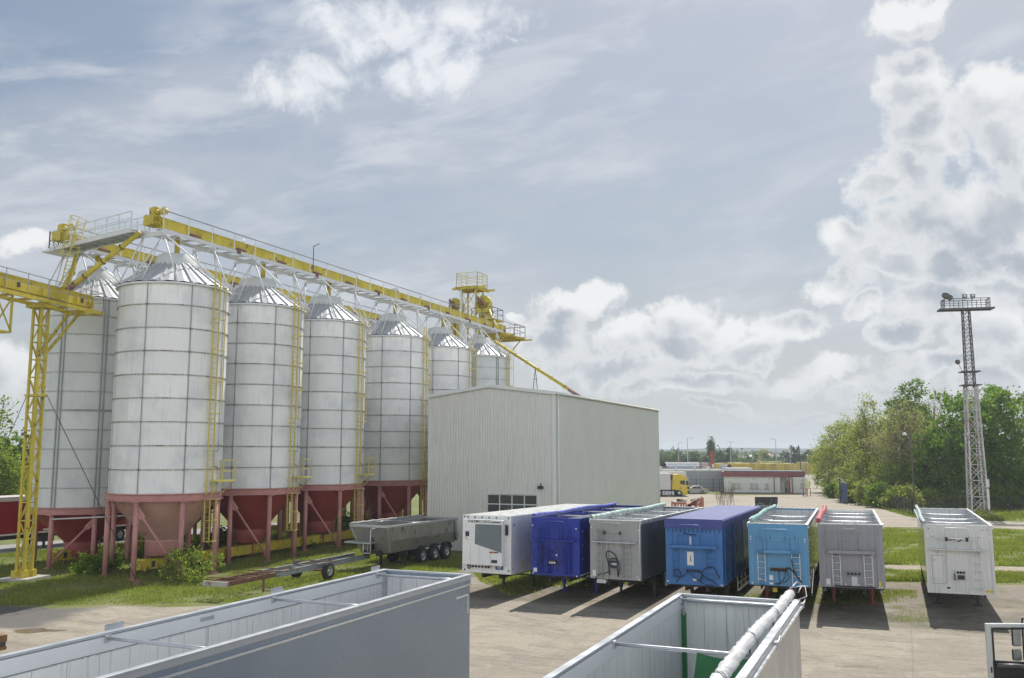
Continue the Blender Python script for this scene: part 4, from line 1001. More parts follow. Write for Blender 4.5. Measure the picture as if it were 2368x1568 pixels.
MB().box(W/2+.001, W/2+.008, .1, 3.4, zb+.03, zb+.08).build('reflective_tape', m_lamp, r)

# T3 grey
m_gf = M('grey_front_paint', (.33, .335, .33), .5, .1, .08, .8, streak=.5, groove=(0, .3, .004)); m_gs = M('steel_blue_side', (.13, .155, .20), .38, .5, .05, .3, streak=.2, groove=(1, .6, .004)); m_mint = M('mint_white_vinyl', (.42, .56, .52), .5, 0, .3, 2.5, streak=.2)
zb, W = 1.22, 2.45
r = trailer_root('grey open-top trailer with mint green rolled tarp and a big black hose loop', 'trailer', (1364, 1202.5), (1478, 1203.5), 24, TILT)
open_body(r, W, L, zb, ZT, m_gf, m_gs, m_aluin, m_rimrail, (.4, 2.5, 5.5, 9)); chassis(r, W, L, zb, TILT); side_gear(r, W, L, zb)
tarp_roll(r, -W/2+.12, ZT+.13, -.15, L+.1, m_mint, .10, .06, 5, m_rust)
MB().box(-.9, -.45, -.03, .03, zb-.2, zb-.03).build('bumper_tab', m_galv, r)
F = Front(r, W, zb, ZT)
F.loop(.24,.66,.045,.37,m_gf,(.2,)); F.shelf(.07,.93,.36,m_galv,.4,.04,.12); F.tw = None
mb = MB(); mb.tube(F.p(.27,.205,.3), F.p(.66,.205,.3), .025, 8); mb.build('crossbar', m_galv, r); F.panel(.31,.35,.18,.24,m_blkp,.25,.36,'work_lamp'); F.panel(.62,.66,.18,.24,m_blkp,.25,.36,'work_lamp')
F.ladder(.16,.25,.15,.97,m_gf,7); F.ladder(.66,.80,.40,.97,m_gf,6); F.panel(.325,.36,.36,1,m_gf,0,.05,'rib'); F.panel(.65,.675,.36,1,m_gf,0,.05,'rib')
F.panel(.405,.57,.68,.82,m_galv,0,.07,'mounting_plate'); F.panel(.43,.53,.76,.81,m_blkp,.07,.18,'valve_block'); F.ports(.42,.55,.70,3,.02,m_galv)
F.hose([(.41,.93,.15),(.39,.75,.15),(.35,.6,.2),(.38,.52,.2),(.5,.56,.2),(.56,.66,.2),(.56,.8,.2),(.57,.95,.15)], r=.026); F.hose([(.42,.78,.15),(.42,.66,.2),(.5,.64,.2),(.57,.68,.2),(.59,.82,.15),(.57,.93,.1)], r=.026); F.hose([(.41,.86,.1),(.3,.9,.1),(.2,.92,.1),(.12,1.0,.1),(.08,1.12,.1)])
F.panel(.05,.12,.86,.96,m_sign); F.dots([(.03,.14),(.96,.16),(.03,.96),(.96,.98),(.93,.94)], m_lamp, .05)
MB().tube((W/2-.03, -.04, ZT-.02), (W/2-.09, -.04, zb+.7), .018, 6).build('pull_rod', m_sign, r)

# T4 mid blue with purple tarp cover
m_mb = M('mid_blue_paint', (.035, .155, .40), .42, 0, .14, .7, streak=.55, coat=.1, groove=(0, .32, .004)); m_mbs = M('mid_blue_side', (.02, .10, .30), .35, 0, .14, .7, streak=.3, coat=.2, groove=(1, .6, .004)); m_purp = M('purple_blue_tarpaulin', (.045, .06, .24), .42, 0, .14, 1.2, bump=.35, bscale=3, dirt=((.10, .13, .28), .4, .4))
zb, W = 1.15, 2.55
r = trailer_root('mid blue tall-sided trailer fully closed by a taut purple-blue tarpaulin cover', 'trailer', (1540, 1202), (1664, 1203.5), 22.5, TILT, name='covered_trailer', zt=4.0)
zt4 = 4.0
MB().box(-W/2, W/2, 0, .05, zb, zt4-.05).build('front_wall', m_mb, r)
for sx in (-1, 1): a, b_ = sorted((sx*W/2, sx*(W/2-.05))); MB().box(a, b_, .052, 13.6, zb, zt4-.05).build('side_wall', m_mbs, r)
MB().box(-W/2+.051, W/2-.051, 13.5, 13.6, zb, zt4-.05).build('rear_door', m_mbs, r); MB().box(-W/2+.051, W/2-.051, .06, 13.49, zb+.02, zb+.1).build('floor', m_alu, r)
mb = MB()
for y in (.62, 1.9, 3.3, 6, 9): mb.box(W/2+.001, W/2+.03, y-.03, y+.03, zb, zt4-.3)
mb.box(W/2+.001, W/2+.02, .05, 13.6, zb, zb+.1); mb.build('side_stanchion', m_db2 if False else m_mb, r)
mb = MB(); n = 40; hang = .34
for i in range(n):
    y0, y1 = -.05 + 13.75*i/n, -.05 + 13.75*(i+1)/n
    sg = lambda y: -.03*abs(math.sin(y*math.pi/1.15))
    prof = lambda y: [(-W/2-.035, zt4-hang+.02*math.sin(y*5)), (-W/2-.03, zt4-.02), (-W/2+.03, zt4+.045), (-.4, zt4+.055+sg(y)), (.4, zt4+.055+sg(y)), (W/2-.03, zt4+.045), (W/2+.03, zt4-.02), (W/2+.04, zt4-hang+.015*math.sin(y*4))]
    A, B = prof(y0), prof(y1)
    for k in range(7): mb.sm = True; mb.quad((A[k][0], y0, A[k][1]), (A[k+1][0], y0, A[k+1][1]), (B[k+1][0], y1, B[k+1][1]), (B[k][0], y1, B[k][1]))
mb.sm = False; mb.box(-W/2-.03, W/2+.03, -.055, -.04, zt4-.36, zt4+.045); mb.box(-W/2-.03, W/2+.03, 13.69, 13.7, zt4-.3, zt4+.045)
mb.build('tarpaulin_cover', m_purp, r)
F = Front(r, W, zb, zt4)
mb = MB()
for x in np.arange(.03, .98, .075): mb.tube(F.p(x,.12,.045), F.p(x+.02,.19,.02), .008, 4); mb.tube(F.p(x+.04,.12,.045), F.p(x+.02,.19,.02), .008, 4)
mb.build('lashing', m_drk, r)
F.loop(.25,.64,.07,.38,m_mb,(.24,)); F.shelf(.08,.92,.385,m_mb,.36,.12); F.panel(.43,.465,.25,.38,m_galv,.0,.06,'bracket'); F.hose([(.34,.17,.1),(.35,.21,.12),(.45,.22,.12),(.55,.225,.1)], r=.02)
F.panel(.38,.495,.49,.70,m_sign,0,.02,'placard',.008); F.ladder(.13,.22,.44,.9,m_mb,6); F.ladder(.715,.85,.44,.93,m_mb,6)
F.hose([(.445,.54,.03),(.44,.6,.03),(.43,.64,.03)], r=.01); F.hose([(.445,.6,.03),(.46,.64,.03)], r=.01)
F.panel(.1,.12,.1,.38,m_mb,0,.04,'rib'); F.panel(.88,.9,.1,.38,m_mb,0,.04,'rib'); F.panel(.13,.2,.44,.9,m_mb,0,.03,'rib')
F.ports(.36,.61,.775,5,.025,m_mb); F.hose([(.4,.79,.1),(.33,.86,.2),(.27,.88,.2),(.19,.96,.1)]); F.hose([(.27,.88,.2),(.2,.87,.2),(.15,.8,.2),(.2,.76,.2),(.27,.8,.2),(.28,.87,.15)]); F.hose([(.42,.8,.15),(.55,.9,.2),(.7,.97,.2),(.85,.985,.1)]); F.hose([(.6,.79,.1),(.7,.86,.2),(.8,.9,.2),(.9,.98,.1)]); F.hose([(.63,.93,.2),(.66,.78,.2),(.75,.71,.2),(.86,.72,.2),(.93,.84,.15),(.93,.88,.1)], r=.024); F.hose([(.63,.93,.2),(.61,.9,.2),(.68,.85,.2)])
F.panel(.48,.54,.9,.935,m_sign); F.panel(.01,.05,.95,.965,m_lamp); F.panel(.955,.995,.975,.99,m_lamp)
chassis(r, W, 13.6, zb, TILT); side_gear(r, W, 13.6, zb, m_alu)

m_bk2 = M('dull_grey_rack', (.2,.19,.17), .6)
# T5 light blue front, aluminium sides
m_lb = M('light_blue_paint', (.10, .29, .50), .42, 0, .10, .8, streak=.6, coat=.1, groove=(0, .17, .003), dirt=((.12,.16,.2),.12,3)); m_als = M('polished_aluminium_side', (.66, .67, .66), .16, .9, .04, .8, streak=.2, groove=(1, .6, .003)); m_mg = M('green_blue_vinyl', (.25, .45, .42), .5, 0, .5, 1.5)
zb, W = 1.22, 2.55
r = trailer_root('open-top trailer with light blue front wall, bare aluminium sides and two pale ladders', 'trailer', (1731, 1210.5), (1863, 1211.5), 20.5, R(.45))
open_body(r, W, L, zb, ZT, m_lb, m_als, m_aluin, m_rimrail, (.5, 3.6, 7.2), .05, m_rear=m_lb); chassis(r, W, L, zb, R(.45), legm=m_red); side_gear(r, W, L, zb, m_drk)
tarp_roll(r, -W/2+.12, ZT+.13, -.12, L, m_mg, .10, .06, 8, m_galv)
F = Front(r, W, zb, ZT)
F.loop(.25,.70,.085,.44,m_lb,(.265,)); F.shelf(.265,.71,.42,m_lb,.36,.13); F.shelf(.14,.265,.45,m_lb,.3,.03); F.shelf(.71,.855,.45,m_lb,.3,.03)
for x in (.14,.85): MB().tube(F.p(x,.2,.3), F.p(x,.45,.3), .02, 6).build('post', m_lb, r)
m_pl = M('pale_ladder', (.62,.60,.55), .5); F.ladder(.155,.275,.47,.95,m_pl,5); F.ladder(.72,.85,.47,.97,m_pl,5); F.shelf(.13,.3,.955,m_lb,.16,.04,name='step'); F.shelf(.7,.9,.965,m_lb,.16,.04,name='step')
F.ports(.36,.64,.735,6,.025,m_rust); F.hose([(.5,.75,.12),(.5,.86,.2),(.52,.93,.2),(.42,.97,.1)]); F.hose([(.6,.74,.12),(.6,.85,.2),(.52,.95,.2),(.46,.98,.1)]); F.hose([(.6,.73,.12),(.67,.70,.2),(.76,.78,.2),(.85,.9,.2),(.87,.92,.1)], r=.028); F.hose([(.72,.56,.15),(.73,.66,.15),(.75,.74,.2),(.83,.88,.2)], r=.024); F.hose([(.62,.74,.2),(.67,.84,.2),(.63,.9,.2),(.57,.94,.15)])
F.panel(.335,.4,.835,.91,m_sign); F.panel(.335,.4,.95,.98,m_sign); F.dots([(.04,.22),(.04,.26),(.94,.24),(.94,.28),(.05,.97),(.95,.98),(.15,.9),(.18,.9)], m_lamp, .05)
mb = MB()
for x in (.2,.37,.62,.78): mb.cbox(F.p(x,.23,.01), (.03,.02,.08))
mb.build('slot', m_drk, r)
for k in range(2): MB().box(-.35+k*.8, -.15+k*.8, .6, .62, zb-.35, zb-.12).build('plate', m_yst if k == 0 else m_rust, r)
mb = MB()
for y in np.arange(.5, 12, 1.6):
    for z in (1.6, 2.1, 2.7, 3.2): mb.cbox((W/2+.01, y, z), (.02, .06, .04))
mb.build('rivet', m_galv, r)
MB().beam((W/2+.05, .3, zb-.35), (W/2+.05, 3.2, zb+.35), .02, .16).build('ladder_rack', m_bk2, r)

# T6 grey
m_g6 = M('violet_grey_paint', (.285, .285, .305), .5, .1, .08, .8, streak=.6, groove=(0, .17, .003), dirt=((.16,.15,.15),.15,3)); m_redv = M('red_pink_vinyl', (.50, .10, .12), .45, 0, .2, 2); m_lad = M('pale_grey_ladder', (.66,.66,.66), .45)
zb, W = 1.18, 2.68
r = trailer_root('violet-grey open-top trailer with a red rolled tarp, second from the right', 'trailer', (1896, 1212.5), (2033, 1212), 20.3, R(.75), -.4)
open_body(r, W, L, zb, ZT, m_g6, m_als, m_aluin, m_rimrail, (3.2, 6.8, 10)); chassis(r, W, L, zb, R(.75), legm=m_red); side_gear(r, W, L, zb)
tarp_roll(r, -W/2+.05, ZT+.14, -.2, L, m_redv, .115, .05, 11, m_rust)
F = Front(r, W, zb, ZT)
F.loop(.37,.62,.075,.46,m_g6,(.255,),d=.3); F.shelf(.16,.87,.41,m_g6,.36,.13)
for x in (.145,.87): MB().tube(F.p(x,.14,.3), F.p(x,.42,.3), .018, 6).build('post', m_g6, r)
F.ladder(.21,.33,.45,.965,m_lad,5); F.ladder(.695,.82,.45,.97,m_lad,5); F.ports(.42,.64,.775,4,.033,m_g6); F.panel(.49,.58,.82,.97,m_galv,0,.06,'plate'); F.hose([(.23,.975,.12),(.5,.975,.14),(.85,.978,.12)], r=.03)
F.panel(.10,.165,.87,.955,m_sign); F.panel(.90,.935,.885,.97,m_yst); F.dots([(.11,.97),(.15,.97),(.9,.98),(.94,.98),(.4,.95),(.6,.95)], m_lamp, .05)
mb = MB()
for x in (.14,.27,.40,.52,.65,.8,.93): mb.cbox(F.p(x,.145,.01), (.025,.02,.05))
mb.build('slot', m_drk, r)
for x in (.115,.885): F.panel(x-.004,x+.004,.02,.98,m_g6,0,.02,'rib')

# T7 white
m_w7 = M('off_white_painted_steel', (.64, .64, .62), .45, .05, .05, .7, streak=.6, groove=(0, .17, .003), dirt=((.30,.28,.25), .15, 3)); m_gv = M('grey_green_vinyl', (.36, .43, .42), .5, 0, .3, 2)
zb, W = 1.05, 2.66
r = trailer_root('white open-top trailer with a small hatch door in its front, rightmost of the row', 'trailer', (2141, 1213.5), (2287.5, 1215), 22.8, R(.3), -.3)
open_body(r, W, L, zb, ZT, m_w7, m_als, m_aluin, m_rimrail, (3.0, 5.6, 9.5), .04, m_rear=m_w7); chassis(r, W, L, zb, R(.3)); side_gear(r, W, L, zb, m_drk)
tarp_roll(r, -W/2+.02, ZT+.10, -.1, L, m_gv, .085, .05, 12, m_galv); MB().tube((-W/2-.08, 0, ZT-.12), (-W/2-.08, L, ZT-.1), .05, 8).build('tarp_tube', m_gv, r)
F = Front(r, W, zb, ZT)
m_wr = M('white_tube', (.66,.66,.65), .4, .1); F.loop(.28,.66,.04,.36,m_wr,(),verts=(.47,),d=.3); F.shelf(.07,.90,.355,m_w7,.4,.04,.12)
mb = MB(); mb.tube(F.p(.14,.2,.3), F.p(.80,.2,.3), .022, 6)
for x in (.14,.80): mb.tube(F.p(x,.16,.3), F.p(x,.37,.3), .02, 6)
mb.build('crossbar', m_wr, r)
F.ladder(.69,.81,.37,.97,m_wr,5)
mb = MB(); 
for (x0,y0,x1,y1) in ((.09,.46,.29,.46),(.09,.88,.29,.88),(.09,.46,.09,.88),(.29,.46,.29,.88)): mb.beam(F.p(x0,y0,.01), F.p(x1,y1,.01), .02, .02)
mb.mat(1)
for y in (.53,.82): mb.cbox(F.p(.12,y,.03), (.2,.04,.05))
for y in (.52,.66,.84): mb.cbox(F.p(.29,y,.03), (.05,.04,.08))
mb.build('hatch_door', [m_rail, m_galv], r)
F.panel(.42,.585,.665,.80,m_w7,0,.08,'mounting_plate'); F.panel(.455,.555,.74,.80,m_blkp,.08,.2,'valve_block'); F.ports(.44,.57,.70,3,.02,m_galv); F.panel(.475,.53,.80,.97,m_w7,0,.05,'rib'); F.panel(.405,.42,.72,.82,m_blkp,0,.12,'handle')
F.hose([(.33,.185,.15),(.36,.22,.2),(.44,.21,.2),(.5,.235,.2),(.56,.2,.2)], r=.022); F.panel(.30,.34,.175,.235,m_blkp,.25,.36,'work_lamp'); F.panel(.60,.64,.175,.235,m_blkp,.25,.36,'work_lamp')
F.panel(.86,.945,.945,.985,m_yst); F.panel(.29,.34,.925,.95,m_blkp)
mb = MB()
for (x,y) in ((.07,.06),(.12,.18),(.28,.18),(.66,.18),(.8,.18),(.86,.07),(.93,.06),(.02,.18),(.97,.17)): mb.cbox(F.p(x,y,.01), (.05,.02,.03))
mb.build('slot', m_drk, r)
F.dots([(.045,.15),(.045,.18),(.955,.17),(.955,.2),(.03,.97),(.97,.98)], m_lamp, .05); F.panel(0,.035,0,1,m_w7,0,.03,'corner_trim'); F.panel(.965,1,0,1,m_w7,0,.03,'corner_trim'); F.panel(0,1,.985,1.02,m_w7,0,.05,'bottom_trim')

# ------------------------------------------------------------------ foreground trailers
m_fs = M('slate_grey_trailer_side', (.28, .335, .41), .30, .40, .03, .25, streak=.08); m_fin = M('pale_grey_lining', (.74, .75, .745), .55, .0, .04, .6, streak=.6); m_frl = M('satin_aluminium_rail', (.46, .485, .52), .38, .4, .05, .8); m_band = M('pale_inner_band', (.70, .72, .73), .45, .1, .04, .8)
LF = 12.4
far_r, far_l = at(1088, 1329, 4.0), at(885, 1318, 4.0); fc = (far_r + far_l) / 2; base = fc - US * LF; base.z = 0
r = thing('open_top_trailer', 'large slate grey open-top trailer in the left foreground with tubes across its top', 'trailer', base, -TH, 'open trailers in the foreground')
W = 2.5
open_body(r, W, LF, 1.2, 4.0, m_fs, m_fs, m_fin, m_frl, (LF-.45, LF-4.6, LF-9.0), 0, .10, seams=.62, m_bd=m_band)
mb = MB(); mb.box(W/2+.003, W/2+.04, -.02, LF+.03, 3.76, 3.80); mb.build('side_moulding', m_rimrail, r); MB().box(W/2+.002, W/2+.008, -.02, LF+.03, 3.805, 3.895).build('side_groove', m_fs, r)
mb = MB(); mb.box(W/2+.002, W/2+.008, LF-.75, LF-.1, 3.52, 3.56).box(W/2+.002, W/2+.008, LF-.14, LF-.1, 3.1, 3.56); mb.build('reflective_tape', m_lamp, r)
mb = MB()
for y in (LF-.3, LF-4.3, LF-8.7): mb.box(-W/2-.04, -W/2-.028, y-.25, y+.15, 3.85, 4.13)
mb.build('bracket_plate', m_galv, r)
mb = MB(); mb.cbox((-W/2+.09, LF-6.6, 3.86), (.03, .35, .07)); mb.build('latch', m_galv, r)
mb = MB(); mb.box(-W/2+.07, -W/2+.085, .1, LF-.1, 3.685, 3.70); mb.build('inner_trim', m_rimrail, r)
chassis(r, W, LF, 1.2, 0, leg_y=3)
far_l, far_r = at(1568.5, 1375.4, 4.0), at(1846.5, 1389.6, 4.0); fc = (far_r + far_l) / 2; LF2 = 13; base = fc - US * LF2; base.z = 0; W = 2.48
m_gls = M('brushed_grey_side', (.44, .45, .46), .30, .55, .04, .4, streak=.15); m_gin = M('streaked_aluminium', (.74, .76, .75), .45, .1, .10, .6, streak=.8); m_grn = M('green_sheet', (.015, .16, .05), .45, 0, .12, 1.0, bump=.3, bscale=2)
m_wtp = M('white_vinyl_roll', (.56, .56, .58), .5, 0, .10, 3, bump=.8, bscale=9, streak=.2)
r = thing('open_top_trailer', 'grey open-top trailer in the foreground, white rolled tarp along its edge, green sheet inside', 'trailer', base, -TH, 'open trailers in the foreground')
open_body(r, W, LF2, 1.2, 4.0, m_gls, m_gls, m_gin, m_frl, (LF2-.25, LF2-5.1), 0, .12, post=False, seams=.40, m_bd=m_band)
MB().box(-W/2+.06, -W/2+.16, LF2-.12, LF2-.065, 1.4, 3.62).build('corner_strip', m_grn, r)
mb = MB()
for k in range(5):
    mb.lathe([(.028,-.01),(.04,0),(.028,.01)], 10, (-W/2+.13, LF2-.16, 3.88-k*.065), 'y' if k % 2 else 'x')
mb.build('chain', m_galv, r)
o = tarp_roll(r, W/2-.22, 4.12, -.2, LF2+.35, m_wtp, .098, .05, 21, m_blkp)
mb = MB(); mb.path([(W/2-.2, LF2+.3, 4.2), (W/2-.1, LF2+.75, 4.3), (W/2-.02, LF2+.8, 4.2), (W/2-.05, LF2+.4, 4.12)], .012, 5); mb.path([(W/2-.2, LF2+.2, 4.25), (W/2+.1, LF2+.3, 4.28), (W/2+.15, LF2+.1, 4.1), (W/2, LF2-.1, 4.06)], .012, 5); mb.build('cord', m_galv, o)
mb = MB(); mb.tube((W/2+.07, -.1, 3.93), (W/2+.07, LF2, 3.93), .028, 8); mb.build('locking_tube', m_rimrail, r)
for y in (LF2-.1, LF2-4.2, LF2-8): MB().cbox((W/2+.08, y, 3.95), (.06, .16, .1)).tube((W/2+.08, y-.1, 3.9), (W/2+.12, y+.15, 4.05), .02, 6).build('clamp', m_chrome, r)
mb = MB(); mb.box(W/2-.10, W/2+.03, -.02, LF2+.02, 4.026, 4.045); mb.build('rail_cap', m_frl, r)
mb = MB(); mb.box(-W/2+.2, W/2-.1, LF2-.16, LF2-.05, 3.86, 3.96); mb.build('header_beam', m_frl, r)
# green sheet sagging from the bar
mb = MB(); mb.sm = True; yb = LF2 - 5.1; n = 10
gx0 = (atY(1607, 1507, 14.6) - base).dot(VS)
G_ = lambda u, v_: (gx0 + (W/2 - .1 - gx0)*u - .38*v_*(1-u) + .05*math.sin(v_*4), yb + .04 - .10*v_ + .12*math.sin(u*7)*v_, 3.90 - 1.5*v_ - .06*math.sin(u*math.pi))
for i in range(n):
    for j in range(n): mb.quad(G_(i/n, j/n), G_((i+1)/n, j/n), G_((i+1)/n, (j+1)/n), G_(i/n, (j+1)/n))
mb.build('green_sheet', m_grn, r); MB().path([(.0,LF2-.09,3.05),(.03,LF2-.13,2.98),(.2,LF2-.13,2.98),(.23,LF2-.09,3.05)], .012, 5).build('handle', m_chrome, r)
chassis(r, W, LF2, 1.2, 0, leg_y=3)

# ------------------------------------------------------------------ tipper semi-trailer
m_tip = M('worn_tipper_steel', (.32, .305, .28), .45, .4, .14, .7, streak=.7, dirt=((.12,.10,.08), .5, 1.5))
c0 = at(905, 1301); tp = thing('tipper_trailer', 'worn grey steel tipper trailer with tapered tub and three axles beside the warehouse', 'tipper trailer', (0, 0, 0), 0)
TFL = at(815, 1214, 2.6); TFR = at(892, 1220, 2.6); hdg = R(27)
tp.location = ((TFR + TFL) / 2).x, ((TFR + TFL) / 2).y, 0; tp.rotation_euler = (0, 0, -hdg); Lt = 8.2; Wt = 2.7
mb = MB(); zb, zt = .98, 2.6; fy = .7
def shell(mb, inset, m=0):
    wt, wb = Wt/2 - inset, Wt/2 - .38 - inset; y0t, y0b, y1t, y1b = inset, fy + inset, Lt - inset, Lt + .25 - inset; zb_ = zb + inset
    T = [(-wt, y0t, zt), (wt, y0t, zt), (wt, y1t, zt), (-wt, y1t, zt)]; Bm = [(-wb-.3, y0b*.6, zb_+.75), (wb+.3, y0b*.6, zb_+.75), (wb+.3, y1b, zb_+.75), (-wb-.3, y1b, zb_+.75)]; B2 = [(-wb, y0b, zb_), (wb, y0b, zb_), (wb, y1b, zb_), (-wb, y1b, zb_)]
    for (U, D) in ((T, Bm), (Bm, B2)):
        for i in range(4): j = (i+1) % 4; mb.quad(U[i], U[j], D[j], D[i])
    mb.quad(*B2)
shell(mb, 0); shell(mb, .05); mb.build('tub', m_tip, tp)
mb = MB()
for x in (-Wt/2, Wt/2): mb.box(x-.06, x+.06, -.04, Lt+.04, zt-.06, zt+.06)
mb.box(-Wt/2+.06, Wt/2-.06, -.05, .05, zt-.06, zt+.06); mb.box(-Wt/2+.06, Wt/2-.06, Lt-.05, Lt+.05, zt-.06, zt+.06)
for sx in (-1, 1): mb.beam((sx*(Wt/2), .02, zt-.1), (sx*(Wt/2-.3), fy+.02, zb+.1), .10, .12); mb.beam((sx*(Wt/2+.01), Lt-.2, zt-.05), (sx*(Wt/2+.02), Lt+.2, zb+.4), .08, .25)
mb.build('rim', m_galv, tp)
mb = MB()
mb.quad((-Wt/2-.02, Lt+.06, zt+.03), (Wt/2+.02, Lt+.06, zt+.03), (Wt/2-.2, Lt+.4, zb+.1), (-Wt/2+.2, Lt+.4, zb+.1))
for sx in (-1, 1): mb.quad((sx*(Wt/2+.03), Lt+.06, zt+.03), (sx*(Wt/2+.03), Lt-.5, zt), (sx*(Wt/2-.02), Lt-.1, zb+.3), (sx*(Wt/2-.2), Lt+.42, zb+.1))
mb.build('tailgate', m_tip, tp)
mb = MB()
for sx in (-1, 1): mb.path([(sx*(Wt/2-.1), Lt*.3, zt+.05), (sx*(Wt/2-.12), Lt*.5, zt+.03)], .03, 6)
mb.tube((-Wt/2+.05, Lt*.55, zt-.02), (Wt/2-.05, Lt*.55, zt-.05), .03, 6); mb.build('cross_bar', m_galv, tp)
o = MB().path([(-Wt/2+.02, -.1+Lt*i/24, zt+.12+.02*math.sin(i*2.1)) for i in range(25)], .075, 8).build('tarp_roll', M('grey_tarp_roll', (.30,.30,.28), .6, 0, .2, 3), tp)
mb = MB(); mb.box(-Wt/2-.05, .5, -.55, .25, 1.62, 1.68); mb.beam((-.2, .2, 1.0), (-.2, .2, 1.62), .06); mb.build('front_step', m_galv, tp)
mb = MB().path([(.35, -.3, 1.05), (.35, -.3, 2.4), (.42, -.25, 2.5), (.55, -.1, 2.5)], .028, 6).path([(-.1, -.4, 1.05), (-.1, -.4, 1.7)], .028, 6).tube((-.1, -.4, 1.05), (.35, -.3, 1.05), .028, 6); mb.build('hand_rail', m_sign, tp)
mb = MB()
for x in (-.45, .45): mb.box(x-.07, x+.07, .2, Lt+.1, .85, 1.14)
mb.box(-1.1, 1.1, 2.5, 2.62, .7, 1.0); mb.box(-.6, .6, .1, 1.5, .98, 1.1)
for x in (-.9, .9): mb.box(x-.06, x+.06, 2.5, 2.65, .02, .9); mb.box(x-.16, x+.16, 2.42, 2.7, 0, .04)
mb.build('chassis_frame', m_chas, tp)
mb = MB(); mb.lathe([(0, -.15), (.17, -.15), (.2, 0), (.17, .15), (0, .15)], 14, (0, 1.0, 1.2), 'x'); mb.tube((0, .45, 1.2), (0, .35, 2.4), .09, 10); mb.build('tipping_ram', m_blkp, tp)
for k, y in enumerate((4.2, 5.65, 7.1)):
    for sx in (-1, 1): wheel(tp, sx*1.08, y, .52, .52, .34, sx)
    MB().tube((-1.0, y, .52), (1.0, y, .52), .07, 8).build('axle', m_chas, tp)
    for sx in (-1, 1): MB().lathe([(.6, -.2), (.63, -.2), (.63, .2), (.6, .2)], 12, (sx*1.08, y, .52), 'x', -1.3 if k == 0 else -.7, .6 if k == 0 else (.7 if k == 1 else 1.3), False).build('mudguard', m_blkp, tp)

# ------------------------------------------------------------------ bare chassis
m_bch = M('grey_chassis_paint', (.30, .32, .34), .55, .1, .15, 1.2, dirt=((.16,.08,.05), .45, 1.5))
A = at(500, 1352, .72); B = at(838, 1284, .75)
dv = (B - A); dv.z = 0; Lc = dv.length; dv.normalize(); ha = math.atan2(dv.x, dv.y)
r = thing('bare_chassis', 'long bare rusty-grey trailer chassis propped on the grass in front of the silos', 'trailer chassis', (A.x, A.y, 0), -ha); zc = .85
for x in (-.55, .55):
    mb = MB(); mb.mat(1).box(x-.04, x+.04, 0, Lc*.32, zc-.2, zc-.18); mb.box(x-.05, x-.03, 0, Lc*.32, zc-.18, zc); mb.mat(1).box(x-.04, x+.04, 0, Lc*.32, zc, zc+.02)
    mb.mat(0).box(x-.06, x+.06, Lc*.30, Lc, zc-.24, zc-.22); mb.box(x-.045, x-.025, Lc*.30, Lc, zc-.22, zc+.0); mb.box(x-.06, x+.06, Lc*.30, Lc, zc+.022, zc+.045); mb.build('side_rail', [m_bch, m_rust], r)
MB().box(-.72, .72, -.12, 0, zc-.20, zc+.03).build('front_beam', M('flaking_white_beam', (.40,.38,.36), .7, 0, .2, 3, dirt=((.2,.1,.06), .6, 4)), r)
for f in (.04, .16, .20, .31, .36, .50, .56): mb = MB(); mb.box(-.5, .5, Lc*f-.03, Lc*f+.03, zc-.16, zc-.02); mb.build('cross_member', m_rust if f < .32 else m_bch, r)
for f in (.08, .22, .30, .38, .54, .66): MB().beam((-1.15, Lc*f-.3, zc+.07), (1.15, Lc*f+.1, zc+.07), .035, .045).build('loose_bar', m_rust, r)
yw = Lc * .60
for sx in (-1, 1): wheel(r, sx*1.05, yw, .5, .5, .26, sx)
MB().tube((-1.0, yw, .5), (1.0, yw, .5), .06, 8).build('axle', m_red2, r)
MB().box(.5, .58, Lc*.22-.05, Lc*.22+.05, .0, zc-.2).build('prop', m_rust, r)

# ------------------------------------------------------------------ truck at lower right
TKx, TKy = 10.45, 20.4
m_tw = M('truck_silver_white', (.60, .62, .62), .3, .2, .03, 1)
r = thing('truck_cab', 'truck cab at the lower right corner, its door swung open and black mirrors showing', 'truck', (12.0, 19.2, 0), -R(5))
mb = MB(); mb.box(.1, 2.5, -.7, 1.45, 1.0, 3.5); mb.box(.15, 2.45, -.6, 1.4, 3.5, 3.75); mb.build('cab_body', m_tw, r, .08)
MB().box(.2, 2.4, 1.452, 1.47, 2.3, 3.3).build('windscreen', m_glass, r); MB().box(.3, 2.3, -5, 1.2, .6, .95).build('chassis_frame', m_chas, r)
for y in (.6, -3.6):
    for x in (.35, 2.25): wheel(r, x, y, .52, .52, .34, -1 if x < 1 else 1)
def door_pts(): pass
P0 = lambda u, z, d=0: (-1.62 + u, 1.2 + .06*u + d, z)
d_o = MB()
for (u0, u1, z0_, z1_) in ((0, .10, 1.55, 3.28), (.10, 1.5, 3.2, 3.28), (1.42, 1.5, 1.55, 3.2)): d_o.hexa([P0(u0,z0_,-.05),P0(u1,z0_,-.05),P0(u1,z0_,.05),P0(u0,z0_,.05),P0(u0,z1_,-.05),P0(u1,z1_,-.05),P0(u1,z1_,.05),P0(u0,z1_,.05)])
door = d_o.build('door', m_tw, r, .012)
mb = MB(); mb.path([P0(.12, 2.48, -.06), P0(.12, 3.12, -.06), P0(.15, 3.17, -.06), P0(1.4, 3.19, -.06)], .022, 8); mb.build('window_seal', m_blkp, door)
mb = MB(); mb.hexa([P0(.10,1.5,-.04),P0(1.45,1.5,-.04),P0(1.45,1.5,.04),P0(.10,1.5,.04),P0(.10,2.5,-.04),P0(1.45,2.42,-.04),P0(1.45,2.42,.04),P0(.10,2.5,.04)]); mb.build('inner_panel', m_blkp, door, .02)
